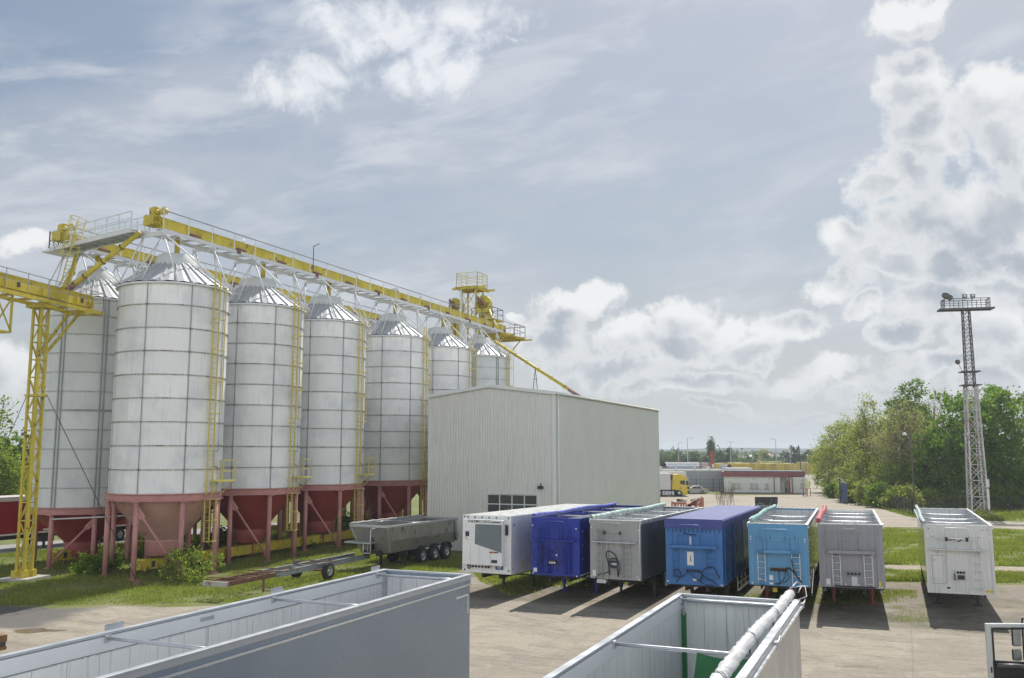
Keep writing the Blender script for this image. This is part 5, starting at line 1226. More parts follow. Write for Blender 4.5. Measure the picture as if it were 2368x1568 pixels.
mb = MB(); mb.path([P0(.16,2.40,-.09), P0(.6,2.40,-.12), P0(1.0,2.34,-.14), P0(1.4,2.30,-.14)], .045, 8); mb.path([P0(.35,1.6,-.06), P0(.33,1.95,-.09), P0(.42,2.1,-.10), P0(.9,2.08,-.11), P0(1.2,1.95,-.1)], .03, 8); mb.build('armrest', M('grey_plastic_trim', (.09,.09,.09), .45), door)
MB().cbox(P0(.055, 2.3, -.055), (.03, .02, .12)).build('door_latch', m_drk, door)
for z, h, y in ((2.95, .52, 1.75), (2.5, .26, 1.78)):
    for (u, wd) in ((-.74, .2), (-.46, .17)):
        mb = MB().cbox((u, y, z), (wd, .09, h)); o = mb.build('mirror', m_blkp, r, .035)
        if u < -.6: MB().cbox((u, y-.05, z), (wd-.03, .012, h-.05)).build('mirror_glass', m_chrome, o)
mb = MB(); mb.path([(.1, 1.4, 3.35), (-.60, 1.72, 3.3), (-.60, 1.75, 2.4), (.1, 1.45, 2.3)], .025, 8); mb.build('mirror_arm', m_blkp, r)
# rusty skip corner at lower left
p_ = at(-34, 1508)
r = thing('rusty_box', 'corner of a rusty yellow-brown steel box at the left edge beside the grey trailer', 'steel box', (p_.x, p_.y, 0), -TH)
MB().box(-1.2, .30, -.6, .6, 0, .12).box(-1.2, .30, -.6, .6, .3, .52).build('body', M('ochre_rust', (.20,.11,.035), .7, 0, .3, 2, dirt=(RUST,.5,3)), r)
MB().box(-1.1, .3, -.55, .55, .12, .3).build('gap', m_drk, r)
# ------------------------------------------------------------------ red curtain trailer behind the silos (left)
m_crt = M('crimson_curtain', (.30, .012, .022), .4, 0, .12, .6, streak=.2, coat=.2)
hr = R(28); pr = Vector((-34.3, 67.6, 0)) - Vector((math.sin(hr), math.cos(hr), 0)) * 4.0
r = thing('curtain_trailer', 'crimson curtain-sided trailer standing on the access road behind the left silos', 'trailer', pr, -hr); W = 2.5
MB().box(-2.5, 0, 0, 13.6, 1.28, 3.55).build('curtain', m_crt, r)
MB().box(-2.52, .02, -.01, 13.61, 3.552, 3.86).build('roof_edge', M('pale_roof_edge', (.6,.55,.52), .5), r); MB().box(-2.52, .025, -.01, 13.61, 1.16, 1.27).build('side_rail', m_sign, r)
mb = MB()
for (y, z) in ((4.1, 3.1), (9.4, 3.1)): mb.box(.003, .012, y, y+.3, z, z+.06).box(.003, .012, y, y+.06, z-.3, z)
for z in (2.6, 2.0): mb.box(.003, .012, 4.9, 5.05, z, z+.03)
mb.quad((.012, 4.2, 1.32), (.012, 4.6, 1.42), (.012, 4.2, 1.62)); mb.box(.003, .012, 3.6, 4.15, 1.33, 1.45); mb.build('marking', m_sign, r)
mb = MB(); mb.box(-1.8, -1.6, .5, 13.4, .8, 1.15).box(-.9, -.7, .5, 13.4, .8, 1.15).box(-2.4, -.1, 3.6, 4.6, .5, 1.1)
for x in (-2.1, -.4): mb.box(x-.07, x+.07, 3.93, 4.07, .02, 1.1)
mb.build('chassis_frame', m_chas, r)
for y in (9.0, 10.35, 11.7):
    for x, sd_ in ((-.2, 1), (-2.3, -1)): wheel(r, x, y, .5, .5, .32, sd_)

# ------------------------------------------------------------------ far yard: office, grey hall, trucks, car
def B(mb, x0, y0, x1, y1, Y, d, off=0):
    a = atY(x0, y0, Y); b = atY(x1, y1, Y); return mb.box(a.x, b.x, Y - off, Y + d, max(min(a.z, b.z), 0), max(a.z, b.z))
m_fasc = M('burgundy_fascia', (.235, .07, .085), .5, 0, .08, 1); m_win = M('blind_window', (.46, .48, .46), .25, 0, .15, 2); m_pvc = M('white_window_frame', (.75,.75,.75), .5); m_blue = M('blue_paint', (.02, .055, .16), .45, 0, .1, 1)
m_brown = M('orange_brown_pillar', (.38, .15, .05), .6); m_dkgreyroof = M('roof_felt', (.10,.11,.12), .8)
Yo = 157.
zE = lambda x, y: ((2900 + x/5.8075)/1.7305, (1780 + y/5.8075)/1.7305)
def Bz(mb, x0, y0, x1, y1, Y, d, off=0): return B(mb, *zE(x0, y0), *zE(x1, y1), Y, d, off)
L0 = 1673; org = atY(L0, 1139, Yo)
r = thing('office_building', 'low white single-storey office with burgundy fascia beyond the yard', 'building', (0, 0, 0))
xl = atY(L0, 1100, Yo).x; xr = atY(*zE(1785, 900), Yo).x; xe0 = atY(*zE(1228, 900), Yo).x; xe1 = atY(*zE(1450, 900), Yo).x; zf0 = atY(*zE(100, 735), Yo).z; zf1 = atY(*zE(100, 628), Yo).z
mb = MB().box(xl, xe0, Yo, Yo + 9, 0, zf0).box(xe0, xe1, Yo + 1.4, Yo + 9, 0, zf0).box(xe1, xr, Yo, Yo + 9, 0, zf0); mb.build('wall', m_white, r)
mb = MB().box(xl-.35, xe1+.15, Yo-.35, Yo+9.2, zf0, zf1).box(xe1+.16, xr+.02, Yo-.06, Yo+9.2, zf0+.12, zf1+.05); mb.build('fascia', m_fasc, r)
MB().box(xl, xr-.1, Yo+.2, Yo+9, zf1+.055, zf1+.16).build('roof', m_dkgreyroof, r); MB().box(xl, xr, Yo-.03, Yo-.002, 0, .18).build('plinth', M('grey_plinth', (.25,.26,.27), .8), r)
for (x0, x1, two) in ((145, 355, 1), (545, 762, 1), (880, 990, 0), (1655, 1775, 0)):
    y0, y1 = (872, 1018) if x0 < 1500 else (855, 995)
    w_ = Bz(MB(), x0, y0, x1, y1, Yo, -.01, .03).build('window', m_pvc, r); mb = MB(); xm = (x0+x1)/2
    if two: Bz(mb, x0+14, y0+12, xm-8, y1-14, Yo, -.032, .045); Bz(mb, xm+8, y0+12, x1-12, y1-14, Yo, -.032, .045)
    else: Bz(mb, x0+14, y0+12, x1-14, y1-14, Yo, -.032, .045)
    mb.build('pane', m_win, w_); Bz(MB(), x0-4, y1-5, x1+4, y1+6, Yo, -.03, .12).build('sill', m_fasc, w_)
mb = Bz(MB(), 1282, 858, 1395, 1112, Yo+1.4, -.01, .05); d_ = mb.build('door', m_blue, r); Bz(MB(), 1298, 875, 1380, 985, Yo+1.34, -.01, .03).build('pane', m_win, d_)
Bz(MB(), 1386, 740, 1440, 1135, Yo-.3, .3).build('pillar', m_brown, r)
for x in (1085, 1480): mb = MB(); a = atY(*zE(x+10, 740), Yo-.08); mb.tube((a.x, Yo-.1, 0), (a.x, Yo-.1, zf0), .07, 6); mb.build('downpipe', m_fasc, r)
mb = MB()
for x in (245, 642, 992): a = atY(*zE(x, 790), Yo); mb.cbox((a.x, Yo-.03, a.z), (.16, .06, .14))
mb.build('vent', M('vent_ochre', (.3,.25,.15), .7), r)
a = atY(*zE(1403, 775), Yo-.35); MB().lathe([(0,-.05),(.14,-.04),(.14,.04),(0,.05)], 12, (a.x, Yo-.36, a.z), 'y').build('wall_lamp', m_sign, r)
o = Bz(MB(), 1650, 808, 1740, 830, Yo, -.01, .03).build('name_plate', m_galv, r)
mb = MB(); a = atY(*zE(1590, 1100), Yo-.8); mb.prism([(a.x-.22,Yo-1),(a.x+.22,Yo-1),(a.x+.22,Yo-.6),(a.x-.22,Yo-.6)], 0, .95); o = mb.build('waste_bin', m_blkp); MB().box(a.x-.25, a.x+.25, Yo-1.04, Yo-.56, .95, 1.03).build('lid', m_blkp, o); tag(o, 'black wheeled waste bin against the white office wall right of the blue door', 'bin')
Bz(MB(), 450, 560, 470, 625, Yo+3, .3).build('roof_vent', m_sign, r)
_c = Vector((xl, Yo, 0)); _m = Matrix.Rotation(-R(14), 3, 'Z'); r.rotation_euler = (0, 0, -R(14)); r.location = _c - _m @ _c
# grey hall
m_hall = M('grey_hall_cladding', (.34, .345, .35), .5, 0, .04, .3, streak=.1)
r = thing('storage_hall', 'long plain grey flat-roofed hall left of the white office', 'building', (0, 0, 0)); Yh = 166.
a0 = atY(1440, 1087, Yh); a1 = atY(1712, 1087, Yh)
MB().box(a0.x, a1.x, Yh, Yh+14, 0, a0.z-.15).build('wall', m_hall, r); MB().box(a0.x-.1, a1.x+.1, Yh-.1, Yh-.001, a0.z-.2, a0.z+.02).build('roof_edge', m_flash, r); MB().box(a0.x-.1, a1.x+.1, Yh, Yh+14.1, a0.z-.15, a0.z-.01).build('roof', M('grey_flat_roof', (.22,.225,.23), .8, 0, .1, .3), r)
mb = MB(); 
for x in (1558.5, 1613): p_ = atY(x, 1100, Yh); mb.box(p_.x-.03, p_.x+.03, Yh-.03, Yh-.002, 0, a0.z-.2)
mb.build('cladding_joint', m_flash, r)
a = atY(1672, 1085, Yh+5); MB().box(a.x, a.x+4.6, Yh+1.5, Yh+6, a0.z+.01, a0.z+.35).build('roof_box', m_flash, r)
for x in (1528, 1562, 1606, 1640): p_ = atY(x, 1084, Yh+3); MB().tube((p_.x, Yh+3, a0.z), (p_.x, Yh+3, a0.z+.35), .16, 10).lathe([(.0,.15),(.2,0),(.2,-.1)], 10, (p_.x, Yh+3, a0.z+.4)).build('roof_fan', m_sign, r)
a = atY(1693, 1083.5, Yh+3); 
mb = MB(); B(mb, 1668, 1075.5, 1690, 1085, Yh+9, 2); mb.build('air_unit', m_galv, r); MB().lathe([(0,-.1),(.42,-.1),(.42,.1),(0,.1)], 18, (a.x+.3, Yh+6.5, a0.z+.5), 'y').build('duct_opening', m_drk, r)
# blue fence posts with mesh in front of hall
r = thing('mesh_fence', 'thin blue post and mesh fence in front of the grey hall', 'fence', (0, 0, 0))
mb = MB()
for x in (1610, 1649, 1663, 1672): p_ = atY(x, 1130, 161); mb.box(p_.x-.045, p_.x+.045, 160.95, 161.05, 0, 2.4)
mb.build('post', m_blue, r); mb = MB(); pa, pb = atY(1590, 1130, 161).x, atY(1672, 1130, 161).x
x = pa
while x < pb: mb.box(x-.008, x+.008, 161.06, 161.075, .1, 2.3); x += .2
for z in (.2, .8, 1.5, 2.2): mb.box(pa, pb, 161.05, 161.06, z-.015, z+.015)
mb.build('wire_mesh', m_blue, r)
# silver arched hall, crane
r = thing('arched_hall', 'low arched silver-blue hall roof with a bright ribbed ridge behind the grey hall', 'building', (0, 0, 0)); Ya = 215.
a = atY(1542, 1072, Ya); b_ = atY(1622, 1072, Ya); zt_ = a.z + .3; rr_ = 4.2
mb = MB(); mb.sm = True
n = 14
for i in range(n):
    t0, t1 = math.pi * i / n, math.pi * (i+1) / n
    f = lambda t: (Ya + rr_ - rr_*math.cos(t)*1.0, zt_ - 2.4 + 2.4*math.sin(t))
    (y0, z0_), (y1, z1_) = f(t0), f(t1); mb.quad((a.x, y0, z0_), (b_.x, y0, z0_), (b_.x, y1, z1_), (a.x, y1, z1_))
mb.sm = False; mb.box(a.x, b_.x, Ya, Ya+8.4, 0, zt_-2.4); mb.prism([(a.x, Ya), (a.x+.02, Ya), (a.x+.02, Ya+8.4), (a.x, Ya+8.4)], 0, zt_-1)
mb.build('roof_shell', M('silver_blue_sheet', (.16,.19,.235), .7, 0, .06, 1), r)
mb = MB(); x = a.x + .5
while x < b_.x - .5: mb.cbox((x, Ya + 2.2, zt_ - .35), (.16, 1.0, .25)); x += .42
mb.build('rib', m_rimrail, r)
mb = MB(); B(mb, 1623, 1070.5, 1640, 1084, Ya-1, 4); mb.build('end_tank', M('pink_white_tank', (.55,.42,.42), .5, 0, .2, 1), r)
r = thing('loader_crane', 'folded red and white loader crane with its arm pointing up behind the grey hall', 'crane', (0, 0, 0)); m_rc = M('crane_red', (.50,.03,.025), .5)
mb = MB(); B(mb, 1644, 1043.5, 1649.2, 1073, 214, .6); mb.build('arm', m_rc, r)
mb = MB(); B(mb, 1640, 1070, 1652, 1090, 213.5, 1.5); mb.build('base', M('crane_base_red', (.42,.10,.09), .5, 0, .3, 1), r); mb = MB(); B(mb, 1646, 1073, 1651, 1081, 213, .45); B(mb, 1632, 1078, 1640, 1092, 213.5, 1.2); mb.build('counterweight', m_sign, r)
mb = MB(); B(mb, 1567, 1065, 1571.5, 1071, 260, .8); o = mb.build('crane_tip', m_rc); tag(o, 'tiny red machine part sticking up behind the arched silver roof', 'machine')
# white semi trailers and yellow truck
zA = lambda x, y: ((2600 + x/7.84)/1.7305, (1850 + y/7.84)/1.7305)
Yt = 145.4
def prof(mb, pts, Y0, d):
    P_ = [atY(*zA(*p), Y0) for p in pts]; k = len(mb.V); n = len(P_)
    mb.V += [(p.x, Y0, max(p.z, .02)) for p in P_] + [(p.x, Y0+d, max(p.z, .02)) for p in P_]
    mb.face(tuple(k+i for i in range(n))); mb.face(tuple(k+2*n-1-i for i in range(n)))
    for i in range(n): j = (i+1) % n; mb.face((k+i, k+n+i, k+n+j, k+j))
    return mb
m_ty = M('truck_yellow', (.66, .47, .012), .3, 0, .03, 1, coat=.5)
r = thing('tractor_truck', 'yellow tractor truck with high roof fairing in front of the grey hall', 'truck', (0, 0, 0))
prof(MB(), [(695,860),(720,380),(750,368),(860,372),(1000,405),(1145,472),(1192,490),(1196,545),(1225,712),(1240,730),(1238,860),(1220,985),(1050,1040),(1012,1030),(1010,960),(985,900),(920,875),(840,880),(790,862)], Yt, 2.45).build('cab_body', m_ty, r, .05)
prof(MB(), [(948,575),(1092,568),(1100,690),(1095,700),(948,680)], Yt-.015, .01).build('side_window', m_glass, r); prof(MB(), [(1115,560),(1190,565),(1215,700),(1215,715),(1135,720)], Yt-.02, 2.5).build('windscreen', m_glass, r)
prof(MB(), [(1105,540),(1215,540),(1240,575),(1120,580)], Yt-.05, 2.5).build('sun_visor', M('grey_visor', (.4,.42,.45), .3), r)
mb = MB(); prof(mb, [(1165,765),(1242,760),(1242,850),(1165,830)], Yt-.01, 2.47); prof(mb, [(1180,890),(1232,885),(1225,975),(1175,990)], Yt-.01, 2.47); mb.build('grille', m_drk, r)
mb = MB(); prof(mb, [(745,575),(762,575),(758,650),(745,650)], Yt-.012, .01); prof(mb, [(935,805),(980,805),(980,822),(935,822)], Yt-.012, .01); prof(mb, [(1060,705),(1098,705),(1098,722),(1060,722)], Yt-.012, .01); mb.build('handle', m_drk, r)
prof(MB(), [(1045,745),(1105,755),(1100,778),(1050,770)], Yt-.012, .01).build('door_emblem', m_sign, r)
mb = MB(); prof(mb, [(250,865),(790,870),(900,890),(900,1000),(250,1010)], Yt+.6, 1.2); mb.build('chassis_frame', m_chas, r)
mb = MB()
for k in range(4): prof(mb, [(380+k*100,905),(460+k*100,905),(460+k*100,1005),(380+k*100,1005)], Yt+.1, .5)
mb.build('fuel_tank', m_galv, r)
for x in (922, 300):
    c = atY(*zA(x, 985), Yt); 
    for dy, sd_ in ((.18, -1), (2.2, 1)):
        mb = MB(); mb.lathe([(.28,-.16),(.5,-.16),(.53,-.1),(.53,.1),(.5,.16),(.28,.16)], 22, (c.x, Yt+dy, .53), 'y'); w_ = mb.build('wheel', m_blk, r); MB().lathe([(0,-.13*1),(.2,-.15),(.29,-.12),(.29,.12),(.2,.15),(0,.13)], 16, (c.x, Yt+dy, .53), 'y').build('rim', m_chrome, w_)
r = thing('box_trailer', 'dirty white box trailer coupled behind the yellow truck, cut off by the warehouse corner', 'trailer', (0, 0, 0)); m_bt = M('dusty_white_box', (.64,.62,.60), .5, 0, .05, .4, streak=.3)
a = atY(*zA(650, 860), Yt+.1); t_ = atY(*zA(650, 372), Yt+.1); MB().box(a.x-13, a.x, Yt+.1, Yt+2.6, a.z, t_.z).build('box_body', m_bt, r); MB().box(a.x-13, a.x+.02, Yt+.05, Yt+2.65, t_.z, t_.z+.15).build('roof_edge', m_sign, r)
b_ = atY(*zA(705, 540), Yt+.2); MB().box(a.x, a.x+.5, Yt+.35, Yt+2.3, b_.z, t_.z-.05).build('cooling_unit', m_blkp, r); MB().box(a.x-13, a.x-.1, Yt+.3, Yt+2.4, a.z-.25, a.z-.01).build('chassis_frame', m_chas, r)
text(r, 'SCHMITZ', .34, atY(*zA(330, 815), Yt+.09), (R(90), 0, 0), M('faded_letter', (.42,.42,.40), .6), ext=.003) if False else None
r = thing('box_trailer', 'second white box trailer just behind the yellow truck, only its roof corner visible', 'trailer', (0, 0, 0))
a = atY(*zA(1130, 300), 149.5); MB().box(a.x-13.6, a.x, 149.5, 152, 1.2, a.z).build('box_body', m_bt, r); MB().box(a.x-3.4, a.x-.9, 149.48, 149.499, 2.6, a.z-.45).build('side_panel', m_drk, r)
for x in (-1.2, -2.5, -11): wheel(r, a.x+x, 149.8, .5, .5, .3, 1)
m_car = M('silver_car_paint', (.42,.405,.37), .4, .2, .03, 1); Yc = 154.
r = thing('parked_car', 'silver saloon car parked nose-in behind the yellow truck', 'car', (0, 0, 0))
pts = [(1130,960),(1120,880),(1160,835),(1255,815),(1310,790),(1380,750),(1450,738),(1560,738),(1640,755),(1730,810),(1815,825),(1838,870),(1835,925),(1790,950),(1700,965),(1690,930),(1660,890),(1620,890),(1585,920),(1575,965),(1260,965)]
prof(MB(), pts, Yc, 1.7).build('car_body', m_car, r)
mb = MB(); prof(mb, [(1300,820),(1385,765),(1450,760),(1450,822)], Yc-.012, .01); prof(mb, [(1465,760),(1550,765),(1625,815),(1620,824),(1465,824)], Yc-.012, .01); prof(mb, [(1660,770),(1735,812),(1700,812),(1640,768)], Yc-.012, .01); mb.build('side_window', M('tinted_glass', (.03,.04,.045), .25), r)
prof(MB(), [(1755,835),(1795,838),(1795,868),(1765,862)], Yc-.02, .03).build('tail_light', m_rc, r)
mb = MB(); prof(mb, [(1250,966),(1830,950),(1700,985),(1260,975)], Yc+.1, 1.5); mb.build('sill', m_drk, r)
for x in (1640, 1195):
    c = atY(*zA(x, 940), Yc)
    mb = MB(); mb.lathe([(.2,-.1),(.31,-.1),(.32,0),(.31,.1),(.2,.1)], 20, (c.x, Yc+.08, .32), 'y'); w_ = mb.build('wheel', m_blk, r); mb = MB()
    for k in range(5): t = k*1.2566; mb.beam((c.x, Yc-.04, .32), (c.x+.2*math.sin(t), Yc-.04, .32+.2*math.cos(t)), .06, .03)
    mb.lathe([(.19,-.11),(.21,-.11),(.21,-.06)], 16, (c.x, Yc+.08, .32), 'y'); mb.build('rim', m_chrome, w_)
# old loader roof and folded arm
m_or = M('faded_orange_paint', (.42,.14,.08), .6, 0, .2, 2, dirt=((.2,.16,.14),.4,3)); Yl = 93.
r = thing('loader_cab', 'faded orange loader cab roof with amber beacon rising behind the grey trailer', 'loader', (0, 0, 0))
mb = MB(); a = atY(*zA(745,1270), Yl); b_ = atY(*zA(1160,1270), Yl); top = a.z
mb.box(a.x, b_.x, Yl, Yl+1.6, top-.16, top); 
for x in (a.x+.08, (a.x*3+b_.x)/4+.1, b_.x-.08, (a.x+3*b_.x)/4):
    for y in (Yl+.08, Yl+1.5): mb.box(x-.07, x+.07, y-.07, y+.07, .9, top-.16)
mb.build('cab_frame', m_or, r, .03); MB().box(a.x+.05, b_.x-.05, Yl+.08, Yl+1.5, top+.001, top+.12).build('roof_top', M('grey_roof_panel', (.45,.42,.38), .6), r)
MB().box(a.x-.4, b_.x+.5, Yl-.1, Yl+1.9, .45, .95).build('lower_body', m_or, r, .04)
c = atY(*zA(1015,1230), Yl); MB().lathe([(.13,0),(.13,.2),(.08,.28),(0,.3)], 14, (c.x, Yl+.3, top+.12)).build('beacon', m_oran, r); c = atY(*zA(930,1195), Yl); MB().cbox((c.x, Yl+.5, top+.25), (.4, .4, .22)).build('roof_box', m_drk, r); c = atY(*zA(1110,1220), Yl); MB().tube((c.x, Yl+.5, top+.12), (c.x, Yl+.5, top+.34), .22, 12).build('air_filter', m_galv, r)
for x in (a.x-.1, b_.x+.2):
    for y in (Yl+.0, Yl+1.8): MB().lathe([(.2,-.16),(.42,-.16),(.45,0),(.42,.16),(.2,.16)], 18, (x, y, .45), 'y').build('wheel', m_blk, r)
r = thing('folded_boom', 'folded salmon-red crane boom with hoses standing beside the loader cab', 'crane', (0, 0, 0)); q = lambda x, y, d=0: atY(*zA(x, y), Yl+.5) + Vector((0, d, 0))
mb = MB(); mb.beam(q(1180,1390), q(1640,1110), .3, .34); mb.beam(q(1400,1380), q(1600,1140), .26, .4); mb.beam(q(1230,1330), q(1520,1170), .2, .2); mb.build('boom', m_or, r)
mb = MB(); g_ = q(1640,1370); g_.z = .1; mb.beam(g_, q(1630,1100), .28, .3); g2 = q(1510,1380); g2.z = .1; mb.beam(g2, q(1590,1200), .2, .25); g3 = q(1225,1380); g3.z = .1; mb.beam(g3, q(1225,1310), .3, .3); mb.build('column', m_or, r); mb = MB().tube(q(1420,1350,-.2), q(1560,1190,-.2), .08, 8); mb.tube(q(1480,1150,-.1), q(1620,1100,-.1), .09, 8); mb.build('cylinder', m_galv, r)
mb = MB()
for k in range(4): mb.path([q(1250+k*45,1180+k*2,-.2), q(1290+k*45,1220,-.3), q(1280+k*45,1290,-.3), q(1330+k*35,1330,-.2)], .03, 5)
mb.tube(q(1250,1180,-.2), q(1420,1140,-.2), .035, 5); mb.build('hose', m_blk, r)
# bare shrub
def twiggy(mb, p, d, L, rad, lv, rr, spread=.5):
    q_ = p + d * L; mb.tube(p, q_, rad, 5 if lv > 1 else 4, rad*.6, cap=False)
    if lv > 0:
        for k in range(rr.randint(2, 4)):
            nd = (d + Vector((rr.uniform(-1,1), rr.uniform(-1,1), rr.uniform(-.3,.6))) * spread).normalized(); twiggy(mb, p + d * L * rr.uniform(.4, 1), nd, L * rr.uniform(.5,.75), rad*.55, lv-1, rr, spread)
m_bark = M('grey_bark', (.17,.145,.115), .9, 0, .25, 3); m_twig = M('bare_twig', (.17,.13,.10), .9, 0, .2, 3)
rr = random.Random(5); c = at(1683, 1185); mb = MB()
for k in range(16): twiggy(mb, Vector((rr.uniform(-1.1,1.1), rr.uniform(-.5,.5), 0)), Vector((rr.uniform(-.22,.22), rr.uniform(-.2,.2), 1)).normalized(), rr.uniform(1.2,2.3), .02, 3, rr, .3)
o = mb.build('bare_shrub', m_twig); o.location = (c.x, c.y, 0); tag(o, 'leafless twiggy shrub standing in the rear yard just behind the purple tarpaulin trailer', 'shrub')
# flatbed with dark headboard
Yf = 84.
r = thing('flatbed_trailer', 'old low-sided flatbed trailer with a black headboard bearing white chalk-like drawings', 'trailer', (0, 0, 0))
a = atY(1745, 1149, Yf); b_ = atY(1797.5, 1149, Yf); MB().box(a.x, b_.x, Yf, Yf+.08, .9, a.z).build('headboard', m_drk2 if False else m_blkp, r)
Lx = 11; ds = Vector((math.sin(R(17)), math.cos(R(17)), 0)); wv_ = b_.x - a.x
def fb_(u, l, z): p_ = Vector((a.x + u * wv_, Yf, 0)) - ds * l; return Vector((p_.x, p_.y, z))
mb = MB(); mb.hexa([fb_(0,.05,.95), fb_(1,.05,.95), fb_(1,Lx,.95), fb_(0,Lx,.95), fb_(0,.05,1.1), fb_(1,.05,1.1), fb_(1,Lx,1.1), fb_(0,Lx,1.1)]); mb.build('deck', m_rust, r)
mb = MB()
for u in (0, 1): mb.beam(fb_(u,.1,2.3), fb_(u,Lx,2.3), .07, .1); mb.beam(fb_(u,.1,1.35), fb_(u,Lx,1.35), .04, .35)
for l in (2.2, 4.4, 6.6, 8.8, 11): mb.beam(fb_(0,l,2.27), fb_(1,l,2.27), .06, .06); [mb.beam(fb_(u,l,1.1), fb_(u,l,2.3), .08) for u in (0,1)]
mb.build('side_board', m_bch, r)
mb = MB(); hc = lambda fx, fz: Vector((a.x + fx*wv_, Yf-.012, a.z - .05 - fz*1.55))
for R_, cx, cz, a0, a1 in ((.36,.22,.55,0,6.3),(.30,.22,.55,0,6.3),(.25,.22,.62,.2,2.9),(.25,.22,.75,.2,2.9),(.28,.78,.62,.3,3.0),(.2,.78,.62,.1,3.0)): mb.path([hc(cx,cz) + Vector((R_*math.cos(t), 0, R_*math.sin(t))) for t in np.linspace(a0, a1, 22)], .018, 4)
for (x0,z0_,x1,z1_) in ((.55,.75,.72,.2),(.72,.2,.78,.1),(.38,.3,.42,.7),(.9,.15,.94,.4),(.5,.8,.6,.6)): mb.tube(hc(x0,z0_), hc(x1,z1_), .015, 4)
mb.build('drawing', M('chalk_white', (.4,.4,.4), .8), r)
for l in (1.5, 9):
    for u in (.08, .92): p_ = fb_(u, l, .48); MB().lathe([(.1,-.14),(.46,-.14),(.48,0),(.46,.14),(.1,.14)], 20, tuple(p_), 'x').build('wheel', m_blk, r)
# red table-like steel frame
r = thing('steel_frame', 'small dark red steel stand like a table right of the white office', 'stand', (0, 0, 0)); Yq = 146
mb = MB(); g = lambda x: atY(*zE(x, 1100), Yq).x; zt_ = atY(*zE(1900, 1020), Yq).z
for x in (1820, 1862, 1940, 1985): mb.beam((g(x), Yq + (.9 if x in (1862,1940) else 0)*0 + (0 if x in (1820, 1985) else .8), 0), (g(x), Yq + (0 if x in (1820, 1985) else .8), zt_), .09)
mb.box(g(1815), g(1992), Yq-.05, Yq+.9, zt_, zt_+.06); mb.build('table_frame', m_red, r)
mb = MB(); 
for k in range(6): z = .3 + k*.3; mb.tube((g(1868), Yq+.1, z), (g(1920), Yq+.1, z), .03, 5)
for x in (1868, 1920): mb.beam((g(x), Yq+.1, 0), (g(x), Yq+.1, zt_), .04)
for x in (1845, 1862, 1992): mb.tube((g(x), Yq+.5, zt_), (g(x), Yq+.5, zt_+1.5), .02, 5)
mb.build('ladder', m_rust, r)
# sign pole
c = at(*zE(2148, 925)); r = thing('sign_pole', 'pole with dark round traffic signs seen from behind beside the exit road', 'road sign', (c.x, c.y, 0))
zz = atY(*zE(2140, 530), c.y).z; MB().tube((0,0,0), (-.05,0,zz), .07, 8).build('pole', m_drk, r)
for yy, rad in ((775, .38), (880, .34)): z = atY(*zE(2140, yy), c.y).z; MB().lathe([(0,-.03),(rad,-.03),(rad,.03),(0,.03)], 20, (0,-.1,z), 'y').build('sign_plate', m_drk, r)
c = at(*zE(2100, 930)); o = MB().tube((0,0,0),(0,0,1.1),.18,10).build('concrete_bollard', m_conc); o.location = c; tag(o, 'short grey concrete post left of the round signs', 'post')
# yellow crate stacks
m_ys = M('yellow_crates', (.55, .40, .035), .6, 0, .12, .7, streak=.3); m_ys2 = M('pale_yellow_crates', (.60,.50,.16), .6, 0, .15, .7); m_ytop = M('crate_top', (.70,.66,.38), .6, 0, .2, 1)
zD = lambda x, y: ((2580 + x/2.96)/1.7305, (1700 + y/2.96)/1.7305)
ST = [(155,262,495,320,0),(840,965,455,300,0),(972,1185,440,345,1),(1180,1300,452,318,0),(1300,1420,452,300,0),(1365,1860,432,350,1),(1425,1540,458,298,0),(1545,1650,455,296,0),(1655,1770,455,298,0),(1775,1850,462,310,1),(1855,1960,445,290,1),(1962,2085,447,285,0),(1010,1180,455,310,0),(700,840,441,352,1)]
places = ['at the far left beside the warehouse corner', 'right behind the red crane', 'far behind the air unit, long and low', 'left of the tall lamp, with a pale band', 'just left of the pale edge behind the office roof', 'longest, in the rearmost row', 'left of the tall lamp post', 'right of the tall lamp post', 'beside the globe lamp', 'darker, beside the leaning pole', 'right of the leaning pole, pale left edge', 'rightmost, half behind the trees', 'behind the grey air unit', 'furthest, above the silver arched hall']
for k, (x0, x1, y0, Ys, kind) in enumerate(ST):
    a = atY(*zD(x0, y0), Ys); b_ = atY(*zD(x1, y0), Ys); d_ = 6
    r = thing('crate_stack', 'tall block of stacked yellow crates, ' + places[k], 'crate stack', ((a.x+b_.x)/2, Ys, 0), 0, 'stacks of yellow crates in the far storage yard')
    hw = (b_.x-a.x)/2; n = max(2, int(hw*2/1.25)); mb = MB()
    for i in range(n):
        x_0, x_1 = -hw + 2*hw*i/n + .02, -hw + 2*hw*(i+1)/n - .02; dz_ = ((i*7+k*3) % 5) * .045
        mb.mat(0).box(x_0, x_1, 0, d_, 0, a.z - dz_); mb.mat(1).box(x_0, x_1, .02, d_, a.z - dz_ + .002, a.z - dz_ + .05)
    mb.build('crates', [m_ys2 if kind else m_ys, m_ytop], r)
